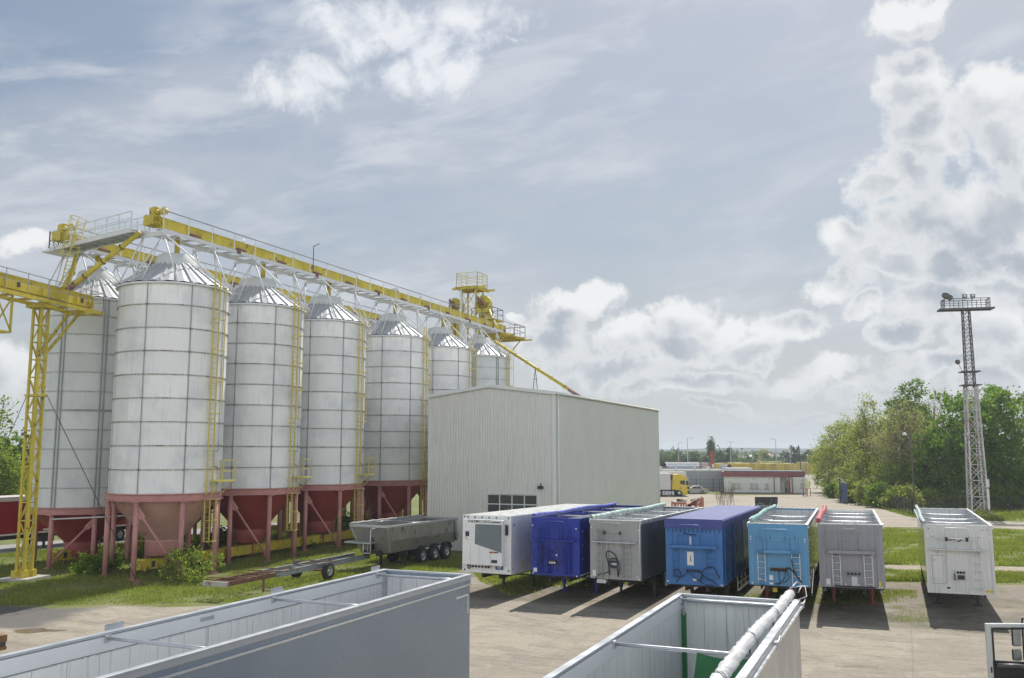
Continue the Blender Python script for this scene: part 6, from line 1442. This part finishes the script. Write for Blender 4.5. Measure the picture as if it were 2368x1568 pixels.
# lamps
def lamp(x, top, Y, arm, label, globe=False, m=None):
    p_ = atY(x, top, Y); r = thing('street_lamp', label, 'street lamp', (p_.x, Y, 0), 0, 'lamp posts beyond the yard'); m = m or m_galv
    MB().tube((0,0,0),(0,0,p_.z), .11, 8, .06).build('pole', m, r)
    if globe: MB().lathe([(0,.25),(.2,.15),(.25,0),(.18,-.15),(.08,-.22)], 12, (0,0,p_.z)).build('lamp_head', m_sign, r)
    elif arm == 'T': MB().box(-.95,.95,-.1,.1,p_.z-.05,p_.z+.08).build('lamp_head', m_galv, r)
    else: MB().beam((0,0,p_.z),(arm,0,p_.z+.05), .12, .1).box(arm*.5, arm, -.15,.15,p_.z-.02,p_.z+.13).build('lamp_head', m_galv, r)
lamp(1568, 1023.4, 280, 1.1, 'leftmost small street lamp above the arched silver roof'); lamp(1588.5, 1012.9, 225, 1.5, 'tall street lamp left of the poplar'); lamp(1688, 1022, 240, 'T', 'street lamp with a T-shaped double head right of the poplar')
lamp(1792.5, 1015.6, 215, -1.2, 'tallest street lamp, behind the roof of the white office'); lamp(1826, 1045, 210, 0, 'short globe lamp behind the right part of the office roof', True); lamp(1866, 1052, 260, 0, 'faint small globe lamp just left of the big trees', True)
p_ = atY(1846, 1029, 190); q_ = atY(1852, 1085, 190); tag(MB().tube((q_.x+.2,190,0), p_, .09, 8).build('wooden_pole', m_drk), 'dark leaning wooden pole behind the right end of the office', 'pole')
# houses, distant
def house(x0, x1, yt, yb, Y, roofc, wallc, label, rid):
    a = atY(x0, yt, Y); b_ = atY(x1, yb, Y); r = thing('house', label, 'house', ((a.x+b_.x)/2, Y, 0), 0, 'houses far beyond the crate yard'); hw = abs(b_.x-a.x)/2; ht = a.z; he = max(b_.z, ht*.5)
    MB().box(-hw*.94, hw*.94, 0, 9, 0, he).build('wall', M('house_wall_' + str(rid), wallc, .8), r)
    mb = MB(); i_ = hw*.45; V = [(-hw,-.4,he),(hw,-.4,he),(hw,9.4,he),(-hw,9.4,he),(-i_,4.5,ht),(i_,4.5,ht)]
    mb.V += V; [mb.face(f) for f in ((0,1,5,4),(1,2,5),(2,3,4,5),(3,0,4))]; mb.build('roof', M('house_roof_' + str(rid), roofc, .8), r)
    for k in (-.5, .1, .5): MB().box(hw*k-.5, hw*k+.5, -.03, -.002, he*.35, he*.75).build('window', m_glass, r)
for k, (x0, x1, y0, y1, rc, wc) in enumerate(((1015,1140,362,385,(.36,.35,.36),(.3,.28,.26)),(1170,1230,362,388,(.42,.30,.24),(.5,.42,.38)),(1235,1310,355,392,(.62,.60,.60),(.6,.6,.6)),(1425,1530,338,362,(.40,.30,.28),(.6,.52,.5)),(1560,1640,348,385,(.16,.17,.20),(.35,.36,.38)),(1760,1810,335,350,(.5,.5,.5),(.6,.6,.6)),(405,440,362,395,(.3,.28,.28),(.45,.42,.42)),(1940,1985,345,360,(.5,.45,.4),(.5,.5,.5)))):
    house(*[zD(x, 0)[0] for x in (x0, x1)], zD(0, y0)[1], zD(0, y1)[1], 480 + 12*k, rc, wc, ['wide grey hipped-roof house behind the T-headed lamp', 'small house with pale brown roof', 'bright white-roofed house right of the brown-roofed one', 'long pinkish house left of the tallest lamp', 'dark-roofed house right of the tallest lamp', 'small pale-roofed house between the far trees', 'small grey house far left beside the small lamp', 'tiny pale house nearest the big trees'][k], k)
# gate
Yg = 128; r = thing('metal_gate', 'open blue sheet metal gate with a slanting brace beside the exit road', 'gate', (0, 0, 0))
zT = lambda x, y: ((3200 + x/2.24)/1.7305, (1450 + y/2.24)/1.7305)
a = atY(*zT(360, 1170), Yg); b_ = atY(*zT(425, 1178), Yg-3); zt_ = atY(*zT(360, 1085), Yg).z; zp = atY(*zT(360, 1040), Yg).z; a.z = b_.z = 0; U = Vector((0,0,1))
d_ = (b_-a).normalized(); mb = MB(); n = 10
for i in range(n): p0 = a + (b_-a)*i/n; p1 = a + (b_-a)*(i+.94)/n; mb.beam(p0 + U*(.25+zt_)/2, p1 + U*(.25+zt_)/2, .04, zt_-.25)
mb.build('gate_leaf', m_blue, r); mb = MB().beam(a, a + U*zp, .18); mb.beam(a + U*(zt_+.05), b_ + U*(zt_+.05), .08); mb.beam(a + U*zp, b_ + U*zt_, .05); mb.beam(a + U*.2, b_ + U*.2, .08); mb.build('gate_frame', m_blue, r)
# wooden lamp post among the trees and wire fence
m_dkwood = M('dark_wood', (.11,.09,.08), .9, 0, .2, 3); c = at(2117, 1192); r = thing('yard_lamp', 'weathered lamp post in front of the right-hand trees beside the white trailer', 'lamp post', (c.x, c.y, 0)); zt_ = atY(2110, 1010, c.y).z
MB().tube((0,0,0),(-.15,0,zt_), .10, 8, .08).build('pole', m_dkwood, r); MB().tube((-.15,0,zt_),(-.8,-.2,zt_+.3), .05, 6).build('arm', m_dkwood, r); MB().lathe([(0,.2),(.22,.1),(.28,-.12),(0,-.15)], 12, (-.85,-.2,zt_+.3)).build('lamp_head', m_sign, r)
r = thing('wire_fence', 'dark wire mesh fence with posts running in front of the trees behind the white trailer', 'fence', (0, 0, 0))
A_ = at(2040, 1172); B_ = at(2110, 1192); C_ = at(2245, 1183); D_ = Vector((C_.x+25, C_.y+3, 0)); mbp = MB(); mbw = MB()
for (p0, p1) in ((A_, B_), (B_, C_), (C_, D_)):
    L_ = (p1-p0).length; n = max(2, int(L_/1.6))
    for i in range(n+1): q_ = p0 + (p1-p0)*i/n; mbp.beam(q_, q_ + U*1.75, .07)
    for z in np.arange(.15, 1.76, .2): mbw.beam(p0 + U*z, p1 + U*z, .018, .018)
    for i in range(n*5): q_ = p0 + (p1-p0)*(i+.5)/(n*5); mbw.beam(q_ + U*.1, q_ + U*1.7, .014, .014)
mbp.build('post', m_drk, r); mbw.build('wire_mesh', m_drk, r)
# ------------------------------------------------------------------ light mast
Ym = 108.7; mc = at(2262, 1186); Ym = mc.y
r = thing('light_mast', 'tall weathered lattice light mast with floodlight platform at the right', 'light mast', (mc.x, mc.y, 0), R(-12)); m_mast = M('weathered_mast_steel', (.52,.50,.50), .6, .1, .2, .8, dirt=((.26,.10,.08), .6, .55))
mb = MB(); z1 = 14.9; lattice(mb, .92, .92, 0, z1, 8, .16, .06, .58, .58, 'x'); m_ = mb.build('lower_mast', m_mast, r)
m_mastd = M('dark_mast_steel', (.12,.105,.11), .6, .2, .2, .8)
mb = MB(); lattice(mb, .46, .46, z1-.2, 24.0, 10, .11, .045, .37, .37, 'x'); mb.build('upper_mast', m_mastd, r)
mb = MB()
for z in (z1, z1+1.6):
    for (p0, p1) in (((-.95,-.95),(.95,-.95)),((.95,-.95),(.95,.95)),((.95,.95),(-.95,.95)),((-.95,.95),(-.95,-.95))): mb.beam((*p0,z),(*p1,z),.12,.12)
    mb.box(-.9,.9,-.9,.9,z-.04,z)
mb.build('collar_platform', m_mastd, r)
mb = MB().beam((.0,-.9,.4),(-.0,-.6,z1), .05).beam((.4,-.9,.4),(.4,-.6,z1), .05)
for k in range(44): mb.tube((.0,-.9+.3*k/44,.6+k*.325), (.4,-.9+.3*k/44,.6+k*.325), .02, 4)
mb.build('ladder', m_mast, r)
mb = MB()
for x in np.arange(-2.9, 2.95, .29): mb.box(x-.11, x+.11, -.85, .85, 24.05, 24.1)
for y in (-.8, 0, .8): mb.beam((-3.0,y,23.97),(3.0,y,23.97),.1,.14)
for x in (-2.9, 2.9): mb.beam((x,-1.0,23.97),(x,1.0,23.97),.1,.14)
mb.build('platform', m_mastd, r)
mb = MB()
for (p0, p1) in (((-2.5,-.85),(2.5,-.85)),((2.5,-.85),(2.5,.85)),((2.5,.85),(-2.5,.85)),((-2.5,.85),(-2.5,-.85))): rail(mb, (*p0,24.1), (*p1,24.1), 1.1, .95 if p0[1]==p1[1] else .45, 0, 0, (.5,), .06)
mb.build('railing', m_mastd, r)
for (x, y, rnd) in ((-2.45,-.9,1),(-1.5,.8,1),(.2,.8,0),(1.1,.8,0),(-2.2,-.6,1)):
    mb = MB()
    if rnd: mb.lathe([(0,.12),(.2,.08),(.36,-.1),(.36,-.14),(0,-.14)], 16, (x,y,25.6), 'y'); mb.tube((x,y,25.2),(x,y,25.5),.04,5)
    else: mb.cbox((x,y,25.75),(.5,.25,.42)); mb.tube((x,y,25.2),(x,y,25.6),.04,5)
    o = mb.build('floodlight', m_mastd, r)
    if not rnd: MB().cbox((x,y-.13,25.77),(.3,.02,.24)).build('lens', m_sign, o)
mb = MB(); mb.lathe([(.0,.1),(.2,.05),(.3,-.1),(0,-.12)], 14, (-1.5,-.9,17.6), 'y'); mb.tube((-1.4,-.9,17.4),(-.9,-.9,16.2),.03,5); mb.build('floodlight', m_mastd, r)
MB().box(.7,1.05,-1.1,-.86,3.0,3.9).box(.75,1.0,-1.05,-.86,.5,2.8).build('switch_box', m_sign, r)

# ------------------------------------------------------------------ vegetation
def leaf_mat(name, c1, c2, trans=.35):
    m = bpy.data.materials.new(name); m.use_nodes = True; b = NB(m.node_tree); p = b.n['Principled BSDF']
    g = b.n.new('ShaderNodeNewGeometry'); t = b.n.new('ShaderNodeTexCoord').outputs['Object']
    ri = g.outputs['Random Per Island']; c = b.mix(ri, c1, c2); n_ = b.noise(t, .45, 4, .6); c = b.mix(1.0, c, b.mix(n_, (.6,.6,.6), (1.4,1.35,1.2)), 'MULTIPLY')
    b.l.new(c, p.inputs['Base Color']); p.inputs['Roughness'].default_value = .55; p.inputs['Specular IOR Level'].default_value = .3
    tr = b.n.new('ShaderNodeBsdfTranslucent'); b.l.new(b.mix(1.0, c, (1.3,1.5,.6), 'MULTIPLY'), tr.inputs[0])
    mx = b.n.new('ShaderNodeMixShader'); mx.inputs[0].default_value = trans; b.l.new(p.outputs[0], mx.inputs[1]); b.l.new(tr.outputs[0], mx.inputs[2]); b.l.new(mx.outputs[0], b.n['Material Output'].inputs[0]); return m
l_dense = leaf_mat('maple_leaf', (.075,.145,.02), (.195,.28,.055), .52); l_spring = leaf_mat('spring_leaf', (.205,.235,.07), (.345,.36,.145), .5); l_mid = leaf_mat('mid_leaf', (.14,.195,.04), (.27,.31,.09), .52)
l_dark = leaf_mat('dark_leaf', (.09,.155,.025), (.18,.26,.05), .5); l_grey = leaf_mat('sparse_leaf', (.24,.24,.12), (.36,.35,.18), .45); l_far = leaf_mat('far_leaf', (.08,.12,.05), (.13,.18,.08), .3); l_fard = leaf_mat('far_dark_leaf', (.05,.08,.045), (.09,.12,.065), .3)  # first of these: a darker green foliage tone
def leaves(centers, per, spread, size, rg):
    n = len(centers) * per; sc_ = np.repeat(rg.uniform(.45, 1.3, (len(centers), 1)), per, 0); c = np.repeat(centers, per, 0) + rg.normal(size=(n, 3)) * spread * sc_ * np.array([1, 1, .75])
    u = rg.normal(size=(n, 3)); u /= np.linalg.norm(u, axis=1)[:, None]; v = rg.normal(size=(n, 3)); v -= (v*u).sum(1)[:, None]*u; v /= np.linalg.norm(v, axis=1)[:, None]
    s = size * rg.uniform(.6, 1.3, (n, 1)); P_ = np.stack([c - u*s*.5, c + v*s*.38, c + u*s*.5, c - v*s*.38], 1).reshape(-1, 3)
    return P_, np.arange(n*4).reshape(-1, 4)
def tree(label, x, y, h, rw, leafm, ncl, per, size, seed, name='tree', cz0=.25, limbs=14, twig=0, group=None, spread=None, trunk_r=None, shape=1.0, cat='tree', lean=0.):
    rg = np.random.default_rng(seed); rr = random.Random(seed); r = thing(name, label, cat, (x, y, 0), 0, group)
    zc, rz = h*(1+cz0)/2, h*(1-cz0)/2
    d = rg.normal(size=(ncl, 3)); d /= np.linalg.norm(d, axis=1)[:, None]; rad = rg.uniform(.12, 1, (ncl, 1))**.42
    ph = rg.uniform(0, 6.28, 8); lump = 1 + .13*np.sin(d[:,0]*4.1+ph[0]) + .12*np.sin(d[:,1]*5.3+ph[1]) + .12*np.sin(d[:,2]*5.9+ph[2]) + .10*np.sin((d[:,0]+d[:,2])*9+ph[3])
    c = d * rad * lump[:, None]; c[:,2] = np.where(c[:,2] < 0, c[:,2]*.95, c[:,2]); wz = 1 - shape*.22*np.clip(c[:,2], 0, 1); c[:,0] *= rw*wz; c[:,1] *= rw*wz; c[:,2] = c[:,2]*rz + zc
    c[:,0] += lean*(c[:,2]/h)
    V, F_ = leaves(c, per, spread or rw*.078, size, rg); npmesh('crown', V, F_, leafm, r)
    tr = trunk_r or h*.022; mb = MB(); tp_ = Vector((rr.uniform(-.3,.3)+lean*.5, rr.uniform(-.3,.3), h*.55)); mb.tube((0,0,-.1), tp_*.5, tr, 8, tr*.75, False); mb.tube(tp_*.5, tp_, tr*.75, 8, tr*.5, False); mb.tube(tp_, Vector((tp_.x, tp_.y, h*.85)), tr*.5, 6, tr*.1, False)
    idx = rg.choice(ncl, min(limbs, ncl), replace=False)
    for i in idx:
        e = Vector(c[i]); f = min(.9, max(.2, (e.z/h)*.75)); s_ = tp_ * min(1, f/.55) if f < .55 else Vector((tp_.x, tp_.y, h*f*.95)); m_ = (s_+e)/2 + Vector((0,0,-.04*h)); mb.tube(s_, m_, tr*.36, 5, tr*.22, False); mb.tube(m_, e, tr*.22, 5, tr*.07, False)
        if twig: twiggy(mb, m_, (e-m_).normalized(), (e-m_).length*.7, tr*.12, 2, rr, .5)
    mb.build('trunk', m_bark, r); return r
def tree_at(label, cx, Y, top, halfpx, *a, base=0, **k):
    t_ = atY(cx, top, Y); w_ = halfpx/FPX*Y; return tree(label, t_.x, Y, t_.z, w_, *a, **k)
GT = 'trees along the right edge of the yard'
tree_at('big dense dark green maple directly behind the light mast', 2262, 121, 884, 108, l_dense, 760, 36, .36, 1, cz0=.03, limbs=24, spread=.46, shape=.6, group=GT, name='maple_tree')
tree_at('dense green maple lobe left of the light mast, shorter than the big maple', 2170, 118, 985, 62, l_dense, 300, 36, .34, 2, cz0=.08, spread=.36, group=GT, name='maple_tree')
tree_at('bright green topped tree rising above the sparse grey one', 2093, 134, 898, 62, l_dense, 260, 34, .34, 3, cz0=.3, limbs=16, spread=.40, group=GT)
tree_at('sparse grey-brown twiggy tree with few leaves, in the middle of the wood', 2080, 125, 925, 88, l_grey, 560, 20, .21, 4, cz0=.15, limbs=110, twig=1, group=GT, spread=.62)
tree_at('loose yellow-green tree left of the sparse grey one', 2000, 138, 938, 66, l_spring, 480, 26, .25, 5, cz0=.1, limbs=80, twig=1, group=GT, spread=.55)
tree_at('yellow-green tree with thin crown, second from the left end of the wood', 1948, 150, 968, 52, l_spring, 420, 25, .25, 6, cz0=.06, limbs=60, twig=1, group=GT, spread=.55)
tree_at('smaller pale spring tree at the left end of the wood', 1912, 160, 1010, 40, l_spring, 260, 26, .27, 7, cz0=.12, limbs=30, twig=1, group=GT, spread=.5)
tree_at('leafless twiggy tree cut by the right edge of the photo', 2385, 128, 905, 55, l_grey, 90, 8, .24, 8, cz0=.25, limbs=70, twig=1, group=GT, spread=.8)
tree_at('light yellow-green tree under the bare one at the right edge', 2375, 124, 1015, 52, l_spring, 170, 24, .3, 9, cz0=.1, limbs=20, group=GT, spread=.5)
tree_at('pale twiggy tree top between the green-topped tree and the big maple', 2150, 142, 912, 40, l_grey, 90, 10, .26, 10, cz0=.4, limbs=40, twig=1, group=GT, spread=.55)
tree_at('loose green tree low in front of the sparse grey one', 2065, 122, 1060, 55, l_mid, 190, 24, .28, 11, cz0=.0, limbs=18, group=GT, spread=.48)
tree_at('yellow-green tree low in the wood behind the blue gate', 1985, 132, 1040, 50, l_spring, 190, 24, .28, 12, cz0=.0, limbs=18, group=GT, spread=.48)
tree_at('broad mid green tree lower right behind the mast legs', 2330, 119, 1060, 70, l_dark, 260, 34, .32, 13, cz0=.0, group=GT)
tree_at('round mid green tree between the grey twiggy tree and the maple lobe', 2125, 121, 1075, 50, l_mid, 190, 26, .3, 14, cz0=.0, limbs=12, group=GT, spread=.48)
tree_at('slim young roadside tree on the verge right of the office', 1886, 178, 1085, 11, l_spring, 40, 16, .24, 15, cz0=.35, limbs=8, spread=.35, name='young_tree')
SB = [(1925,140,1118,16,l_dark,'dark round bush right of the round signs'),(1962,128,1105,26,l_mid,'bush directly behind the blue gate'),(1998,122,1110,30,l_spring,'pale green bush right of the blue gate'),(2030,117,1118,30,l_dark,'dark bush at the bend of the yard edge'),(2068,113,1130,28,l_mid,'bush left of the weathered lamp post'),(2100,112,1125,24,l_spring,'yellow-green bush behind the weathered lamp post'),(2150,114,1130,30,l_mid,'bush right of the weathered lamp post'),(2195,115,1120,34,l_dark,'dark bush left of the mast base'),(2245,116,1140,26,l_spring,'yellow-green bush seen between the mast legs'),(2300,114,1125,34,l_dark,'dark bush right of the mast base'),(2350,113,1130,36,l_dark,'dark bush at the right edge behind the white trailer')]
for k, (cx, Y, top, hp, lm, lb) in enumerate(SB): tree_at(lb, cx, Y, top, hp, lm, 110, 26, .26, 40+k, name='bush', cz0=-.1, limbs=6, group='bushes along the right yard edge', spread=.32, trunk_r=.05, cat='bush')
# left edge
GL = 'trees behind the road at the left edge'
tree_at('tall loose tree top at the very left edge', -6, 105, 925, 42, l_mid, 130, 16, .3, 20, cz0=.2, limbs=30, twig=1, group=GL, spread=.5); tree_at('bright green tree below the tall loose one at the left edge', 22, 98, 985, 34, l_dense, 200, 30, .28, 21, cz0=.0, group=GL); tree_at('shrubby green tree low at the left edge behind the lattice tower', 10, 92, 1030, 48, l_mid, 260, 30, .26, 22, cz0=-.1, group=GL, spread=.6)
tree_at('dark green tree behind the left side of the smooth silo', 70, 110, 995, 46, l_dark, 220, 30, .3, 23, cz0=.0, group=GL)
for k, (cx, Y, top, hp) in enumerate(((330, 120, 1130, 60), (560, 130, 1135, 70), (740, 135, 1130, 70), (880, 140, 1130, 60))): tree_at(['green thicket seen low between the legs of the nearest silo', 'green thicket seen between the first and second silo legs', 'green thicket seen between the second and third silo legs', 'green thicket seen left of the tipper'][k], cx, Y, top, hp, l_mid, 140, 26, .35, 24+k, cz0=-.1, group='thickets beyond the access road', spread=.48)
# poplar and far trees
tree_at('tall narrow poplar standing alone above the distant trees', 1642, 345, 1013, 8.5, l_far, 130, 26, .55, 30, cz0=.02, limbs=6, name='poplar_tree', spread=.5)
FT = [(1545,330,1048,28,0),(1580,360,1052,20,1),(1565,380,1046,12,0),(1610,345,1053,22,1),(1632,340,1056,20,0),(1664,350,1040,16,0),(1684,350,1039,12,0),(1700,420,1050,14,1),(1730,410,1054,18,0),(1762,400,1036,15,2),(1775,380,1056,18,0),(1800,370,1053,22,0),(1815,430,1044,12,1),(1838,345,1036,20,1),(1868,350,1041,20,1),(1888,345,1044,14,0),(1525,360,1050,16,1),(1720,360,1062,30,0),(1780,355,1063,30,0),(1750,470,1046,10,1),(1655,360,1060,20,0),(1600,420,1047,10,1),(1640,420,1052,16,1),(1678,380,1060,22,0)]
for k, (cx, Y, top, hp, q) in enumerate(FT):
    lab = 'distant tree ' + ['just right of the warehouse corner, round and green', 'small and dark above the arched silver hall', 'pale, left of the tall street lamp', 'dark, right of the tall street lamp', 'low and green left of the poplar foot', 'rounded, immediately right of the poplar', 'pointed, between the poplar and the T-headed lamp', 'small and dark right of the T-headed lamp', 'low beside the grey hipped roof', 'bare and airy above the white-roofed house', 'low in front of the white-roofed house', 'green left of the tallest lamp', 'small and dark behind the tallest lamp', 'broad dark one right of the tallest lamp', 'dark, right of the leaning pole', 'greenish, touching the big wood', 'narrow beside the warehouse wall', 'wide and low above the crate stacks, left part', 'wide and low above the crate stacks, middle part', 'tiny pointed one behind the brown-roofed house', 'low, right of the red crane arm', 'tiny behind the tall street lamp', 'low behind the poplar', 'low under the T-headed lamp'][k]
    tree_at(lab, cx, Y, top, hp, [l_far, l_fard, l_grey][q], 60 if q < 2 else 40, 22 if q < 2 else 8, .8, 60+k, cz0=-.05 if q < 2 else .3, limbs=5 if q < 2 else 30, twig=0 if q < 2 else 1, group='distant trees beyond the crate yard', spread=.55)
# far wood, fields and hills
rg = np.random.default_rng(3); n = 900; Yw = rg.uniform(520, 900, n); xw = rg.uniform(.10, .40, n) * Yw; c = np.stack([xw, Yw, rg.uniform(.3, 4.2, n) + 1.5*np.sin(xw*.02)], 1)
V, F_ = leaves(c, 22, 2.2, 2.2, rg); tag(npmesh('distant_wood', V, F_, l_far), 'hazy band of woodland on the horizon beyond the houses', 'woodland', kind='stuff')
def ridge(name, Y, d, hs, x0, x1, m, seed, n=260):
    rg = np.random.default_rng(seed); xs = np.linspace(x0, x1, n); b_ = np.zeros(n)
    for k in range(1, 7): b_ += np.sin(xs*k*.0021*1.7 + rg.uniform(0, 6.28)) / k
    h = hs * (1 + .28*b_/1.5) + rg.uniform(-.6, .6, n) * (1.0 if 'forest' in m.name else .2)
    mb = MB()
    for i in range(n-1):
        mb.quad((xs[i],Y,-2),(xs[i+1],Y,-2),(xs[i+1],Y,h[i+1]),(xs[i],Y,h[i])); mb.quad((xs[i],Y,h[i]),(xs[i+1],Y,h[i+1]),(xs[i+1],Y+d,-2),(xs[i],Y+d,-2))
    o = mb.build(name, m); o['kind'] = 'structure'
ridge('hills', 2300, 900, 13, -2500, 3000, M('field_green', (.10,.14,.05), .9, 0, .2, .01), 4)
ridge('hills', 1900, 500, 8, -2500, 3000, M('forest_green', (.035,.055,.03), .9, 0, .2, .02), 9, 700)
ridge('hills', 1300, 300, 4.0, -1800, 2200, M('forest_green_near', (.045,.075,.03), .9, 0, .2, .02), 2, 700)
# bushes at silo feet
BS = [(430,1346,1.5,1.8,'l','large leafy bush with pale new leaves in front of the nearest silo'),(400,1300,1.3,1.5,'d','darker bush behind the big leafy one under the nearest silo'),(215,1330,1.0,1.1,'d','dark low bush between the lattice tower and the nearest silo leg'),(248,1318,.8,1.3,'d','dark leafy shrub around the left leg of the nearest silo'),(510,1262,1.0,1.3,'d','leafy shrub under the second silo'),(640,1262,.9,.8,'l','low weeds below the second silo'),(790,1240,1.0,1.9,'d','tall dark shrub between the third and fourth silos'),(590,1250,.8,.7,'l','small weed clump left of the second silo skirt'),(455,1290,1.0,1.2,'l','bush touching the right front leg of the nearest silo'),(360,1290,1.0,1.0,'l','light green bush under the nearest silo skirt'),(700,1268,.9,.6,'d','low weeds beside the third silo braces'),(340,1250,1.0,.9,'d','small shrub behind the nearest silo')]
for k, (cx, cy, w_, h_, q, lb) in enumerate(BS):
    p_ = at(cx, cy); tree(lb, p_.x, p_.y, h_*1.15, w_, l_mid if q == 'l' else l_dark, 90, 26, .15, 90+k, name='bush', cz0=-.2, limbs=8, group='bushes and weeds at the silo feet', spread=.16, trunk_r=.025, cat='bush')
# grass tufts
def tufts(name, poly, n, h, seed, m, label, clumps=True, keep=None):
    rg = np.random.default_rng(seed); P_ = np.array([(p[0], p[1]) for p in poly]); mn, mx = P_.min(0), P_.max(0); pts = []
    def inside(q):
        c = np.zeros(len(q), bool); j = len(P_)-1
        for i in range(len(P_)):
            xi, yi = P_[i]; xj, yj = P_[j]; t = ((yi > q[:,1]) != (yj > q[:,1])) & (q[:,0] < (xj-xi)*(q[:,1]-yi)/(yj-yi+1e-9)+xi); c ^= t; j = i
        return c
    while sum(len(a) for a in pts) < n:
        q = rg.uniform(mn, mx, (n, 2)); q = q[inside(q)]
        f = np.sin(q[:,0]*1.3+2)*np.sin(q[:,1]*1.1) + np.sin(q[:,0]*.5-q[:,1]*.7) + rg.uniform(-1.2, 1.2, len(q)); pts.append(q[f > -.4] if clumps else q)
    q = np.concatenate(pts)[:n]; hh = h * rg.uniform(.4, 1.3, n) * (1 + .5*np.sin(q[:,0]*.9)*np.sin(q[:,1]*.8)); a = rg.uniform(0, 6.28, n); w_ = h*.18
    b0 = np.stack([q[:,0]-np.cos(a)*w_, q[:,1]-np.sin(a)*w_, np.zeros(n)], 1); b1 = np.stack([q[:,0]+np.cos(a)*w_, q[:,1]+np.sin(a)*w_, np.zeros(n)], 1); tp_ = np.stack([q[:,0]+rg.normal(size=n)*h*.4, q[:,1]+rg.normal(size=n)*h*.4, hh], 1)
    V = np.stack([b0, b1, tp_], 1).reshape(-1, 3); o = npmesh(name, V, np.arange(n*3).reshape(-1, 3), m); return tag(o, label, 'grass', kind='stuff')
l_gr = leaf_mat('grass_blade', (.17,.215,.04), (.32,.335,.12), .4); l_gr2 = leaf_mat('tall_grass_blade', (.14,.19,.035), (.27,.29,.09), .4)
tufts('grass', px([(-120,1400),(300,1398),(560,1392),(1060,1320),(1068,1285),(900,1262),(700,1262),(500,1290),(300,1320),(0,1330),(-120,1340)]), 90000, .13, 1, l_gr, 'mown uneven green grass in front of the silos')
tufts('grass', px([(-100,1340),(0,1330),(300,1320),(500,1290),(700,1262),(900,1262),(1000,1235),(860,1215),(700,1226),(500,1240),(250,1260),(-100,1290)]), 45000, .15, 2, l_gr2, 'rough grass and weeds under and behind the silos')
tufts('grass', px([(2036,1224),(2367,1230),(2500,1236),(2500,1316),(2367,1310),(2036,1305),(1880,1300),(1880,1222)]), 60000, .22, 3, l_gr, 'tall bright green grass strip behind the right-hand trailers')
tufts('grass', px([(2036,1318),(2367,1324),(2500,1328),(2500,1352),(2367,1348),(2036,1344),(1880,1342),(1880,1316)]), 16000, .2, 4, l_gr, 'narrow strip of grass between dirt path and parking slabs')
tufts('grass', px([(1080,1305),(1880,1300),(1880,1345),(1700,1350),(1500,1352),(1300,1360),(1180,1380),(1110,1345)]), 26000, .16, 5, l_gr, 'patchy grass growing between and under the parked trailers')
tufts('grass', px([(1890,1122),(1920,1134),(1990,1160),(2060,1184),(2110,1197),(2280,1204),(2500,1206),(2500,1180),(2240,1175),(2110,1170),(2000,1135),(1930,1115)]), 30000, .3, 6, l_gr2, 'grassy bank below the right-hand trees')
tufts('weeds', px([(1640,1352),(1900,1356),(2120,1366),(2120,1395),(1880,1398),(1620,1388)]), 9000, .10, 8, l_gr, 'weeds and grass growing through the slabs between the parked trailers')
tufts('weeds', px([(2040,1404),(2140,1408),(2150,1440),(2050,1438)]), 900, .07, 9, l_gr2, 'sparse low weeds in the dirt strip between the two right-hand trailers')
tufts('wildflowers', px([(2040,1235),(2367,1240),(2450,1300),(2040,1300)]), 220, .12, 7, M('white_petals', (.8,.8,.75), .6), 'scattered tiny white flowers in the tall grass strip', False)

# ------------------------------------------------------------------ air
hm = bpy.data.materials.new('haze_air'); hm.use_nodes = True; hn = hm.node_tree; hn.nodes.clear()
ho = hn.nodes.new('ShaderNodeOutputMaterial'); hv = hn.nodes.new('ShaderNodeVolumePrincipled'); hn.links.new(hv.outputs[0], ho.inputs[1])
hv.inputs['Color'].default_value = (.80, .88, .98, 1); hv.inputs['Density'].default_value = .00035; hv.inputs['Anisotropy'].default_value = .3
hz_ = MB().box(-3000, 3400, -80, 3300, -1.5, 32).build('haze', hm); hz_['kind'] = 'stuff'
tag(hz_, 'thin pale summer haze fading the far houses and woods', 'haze')
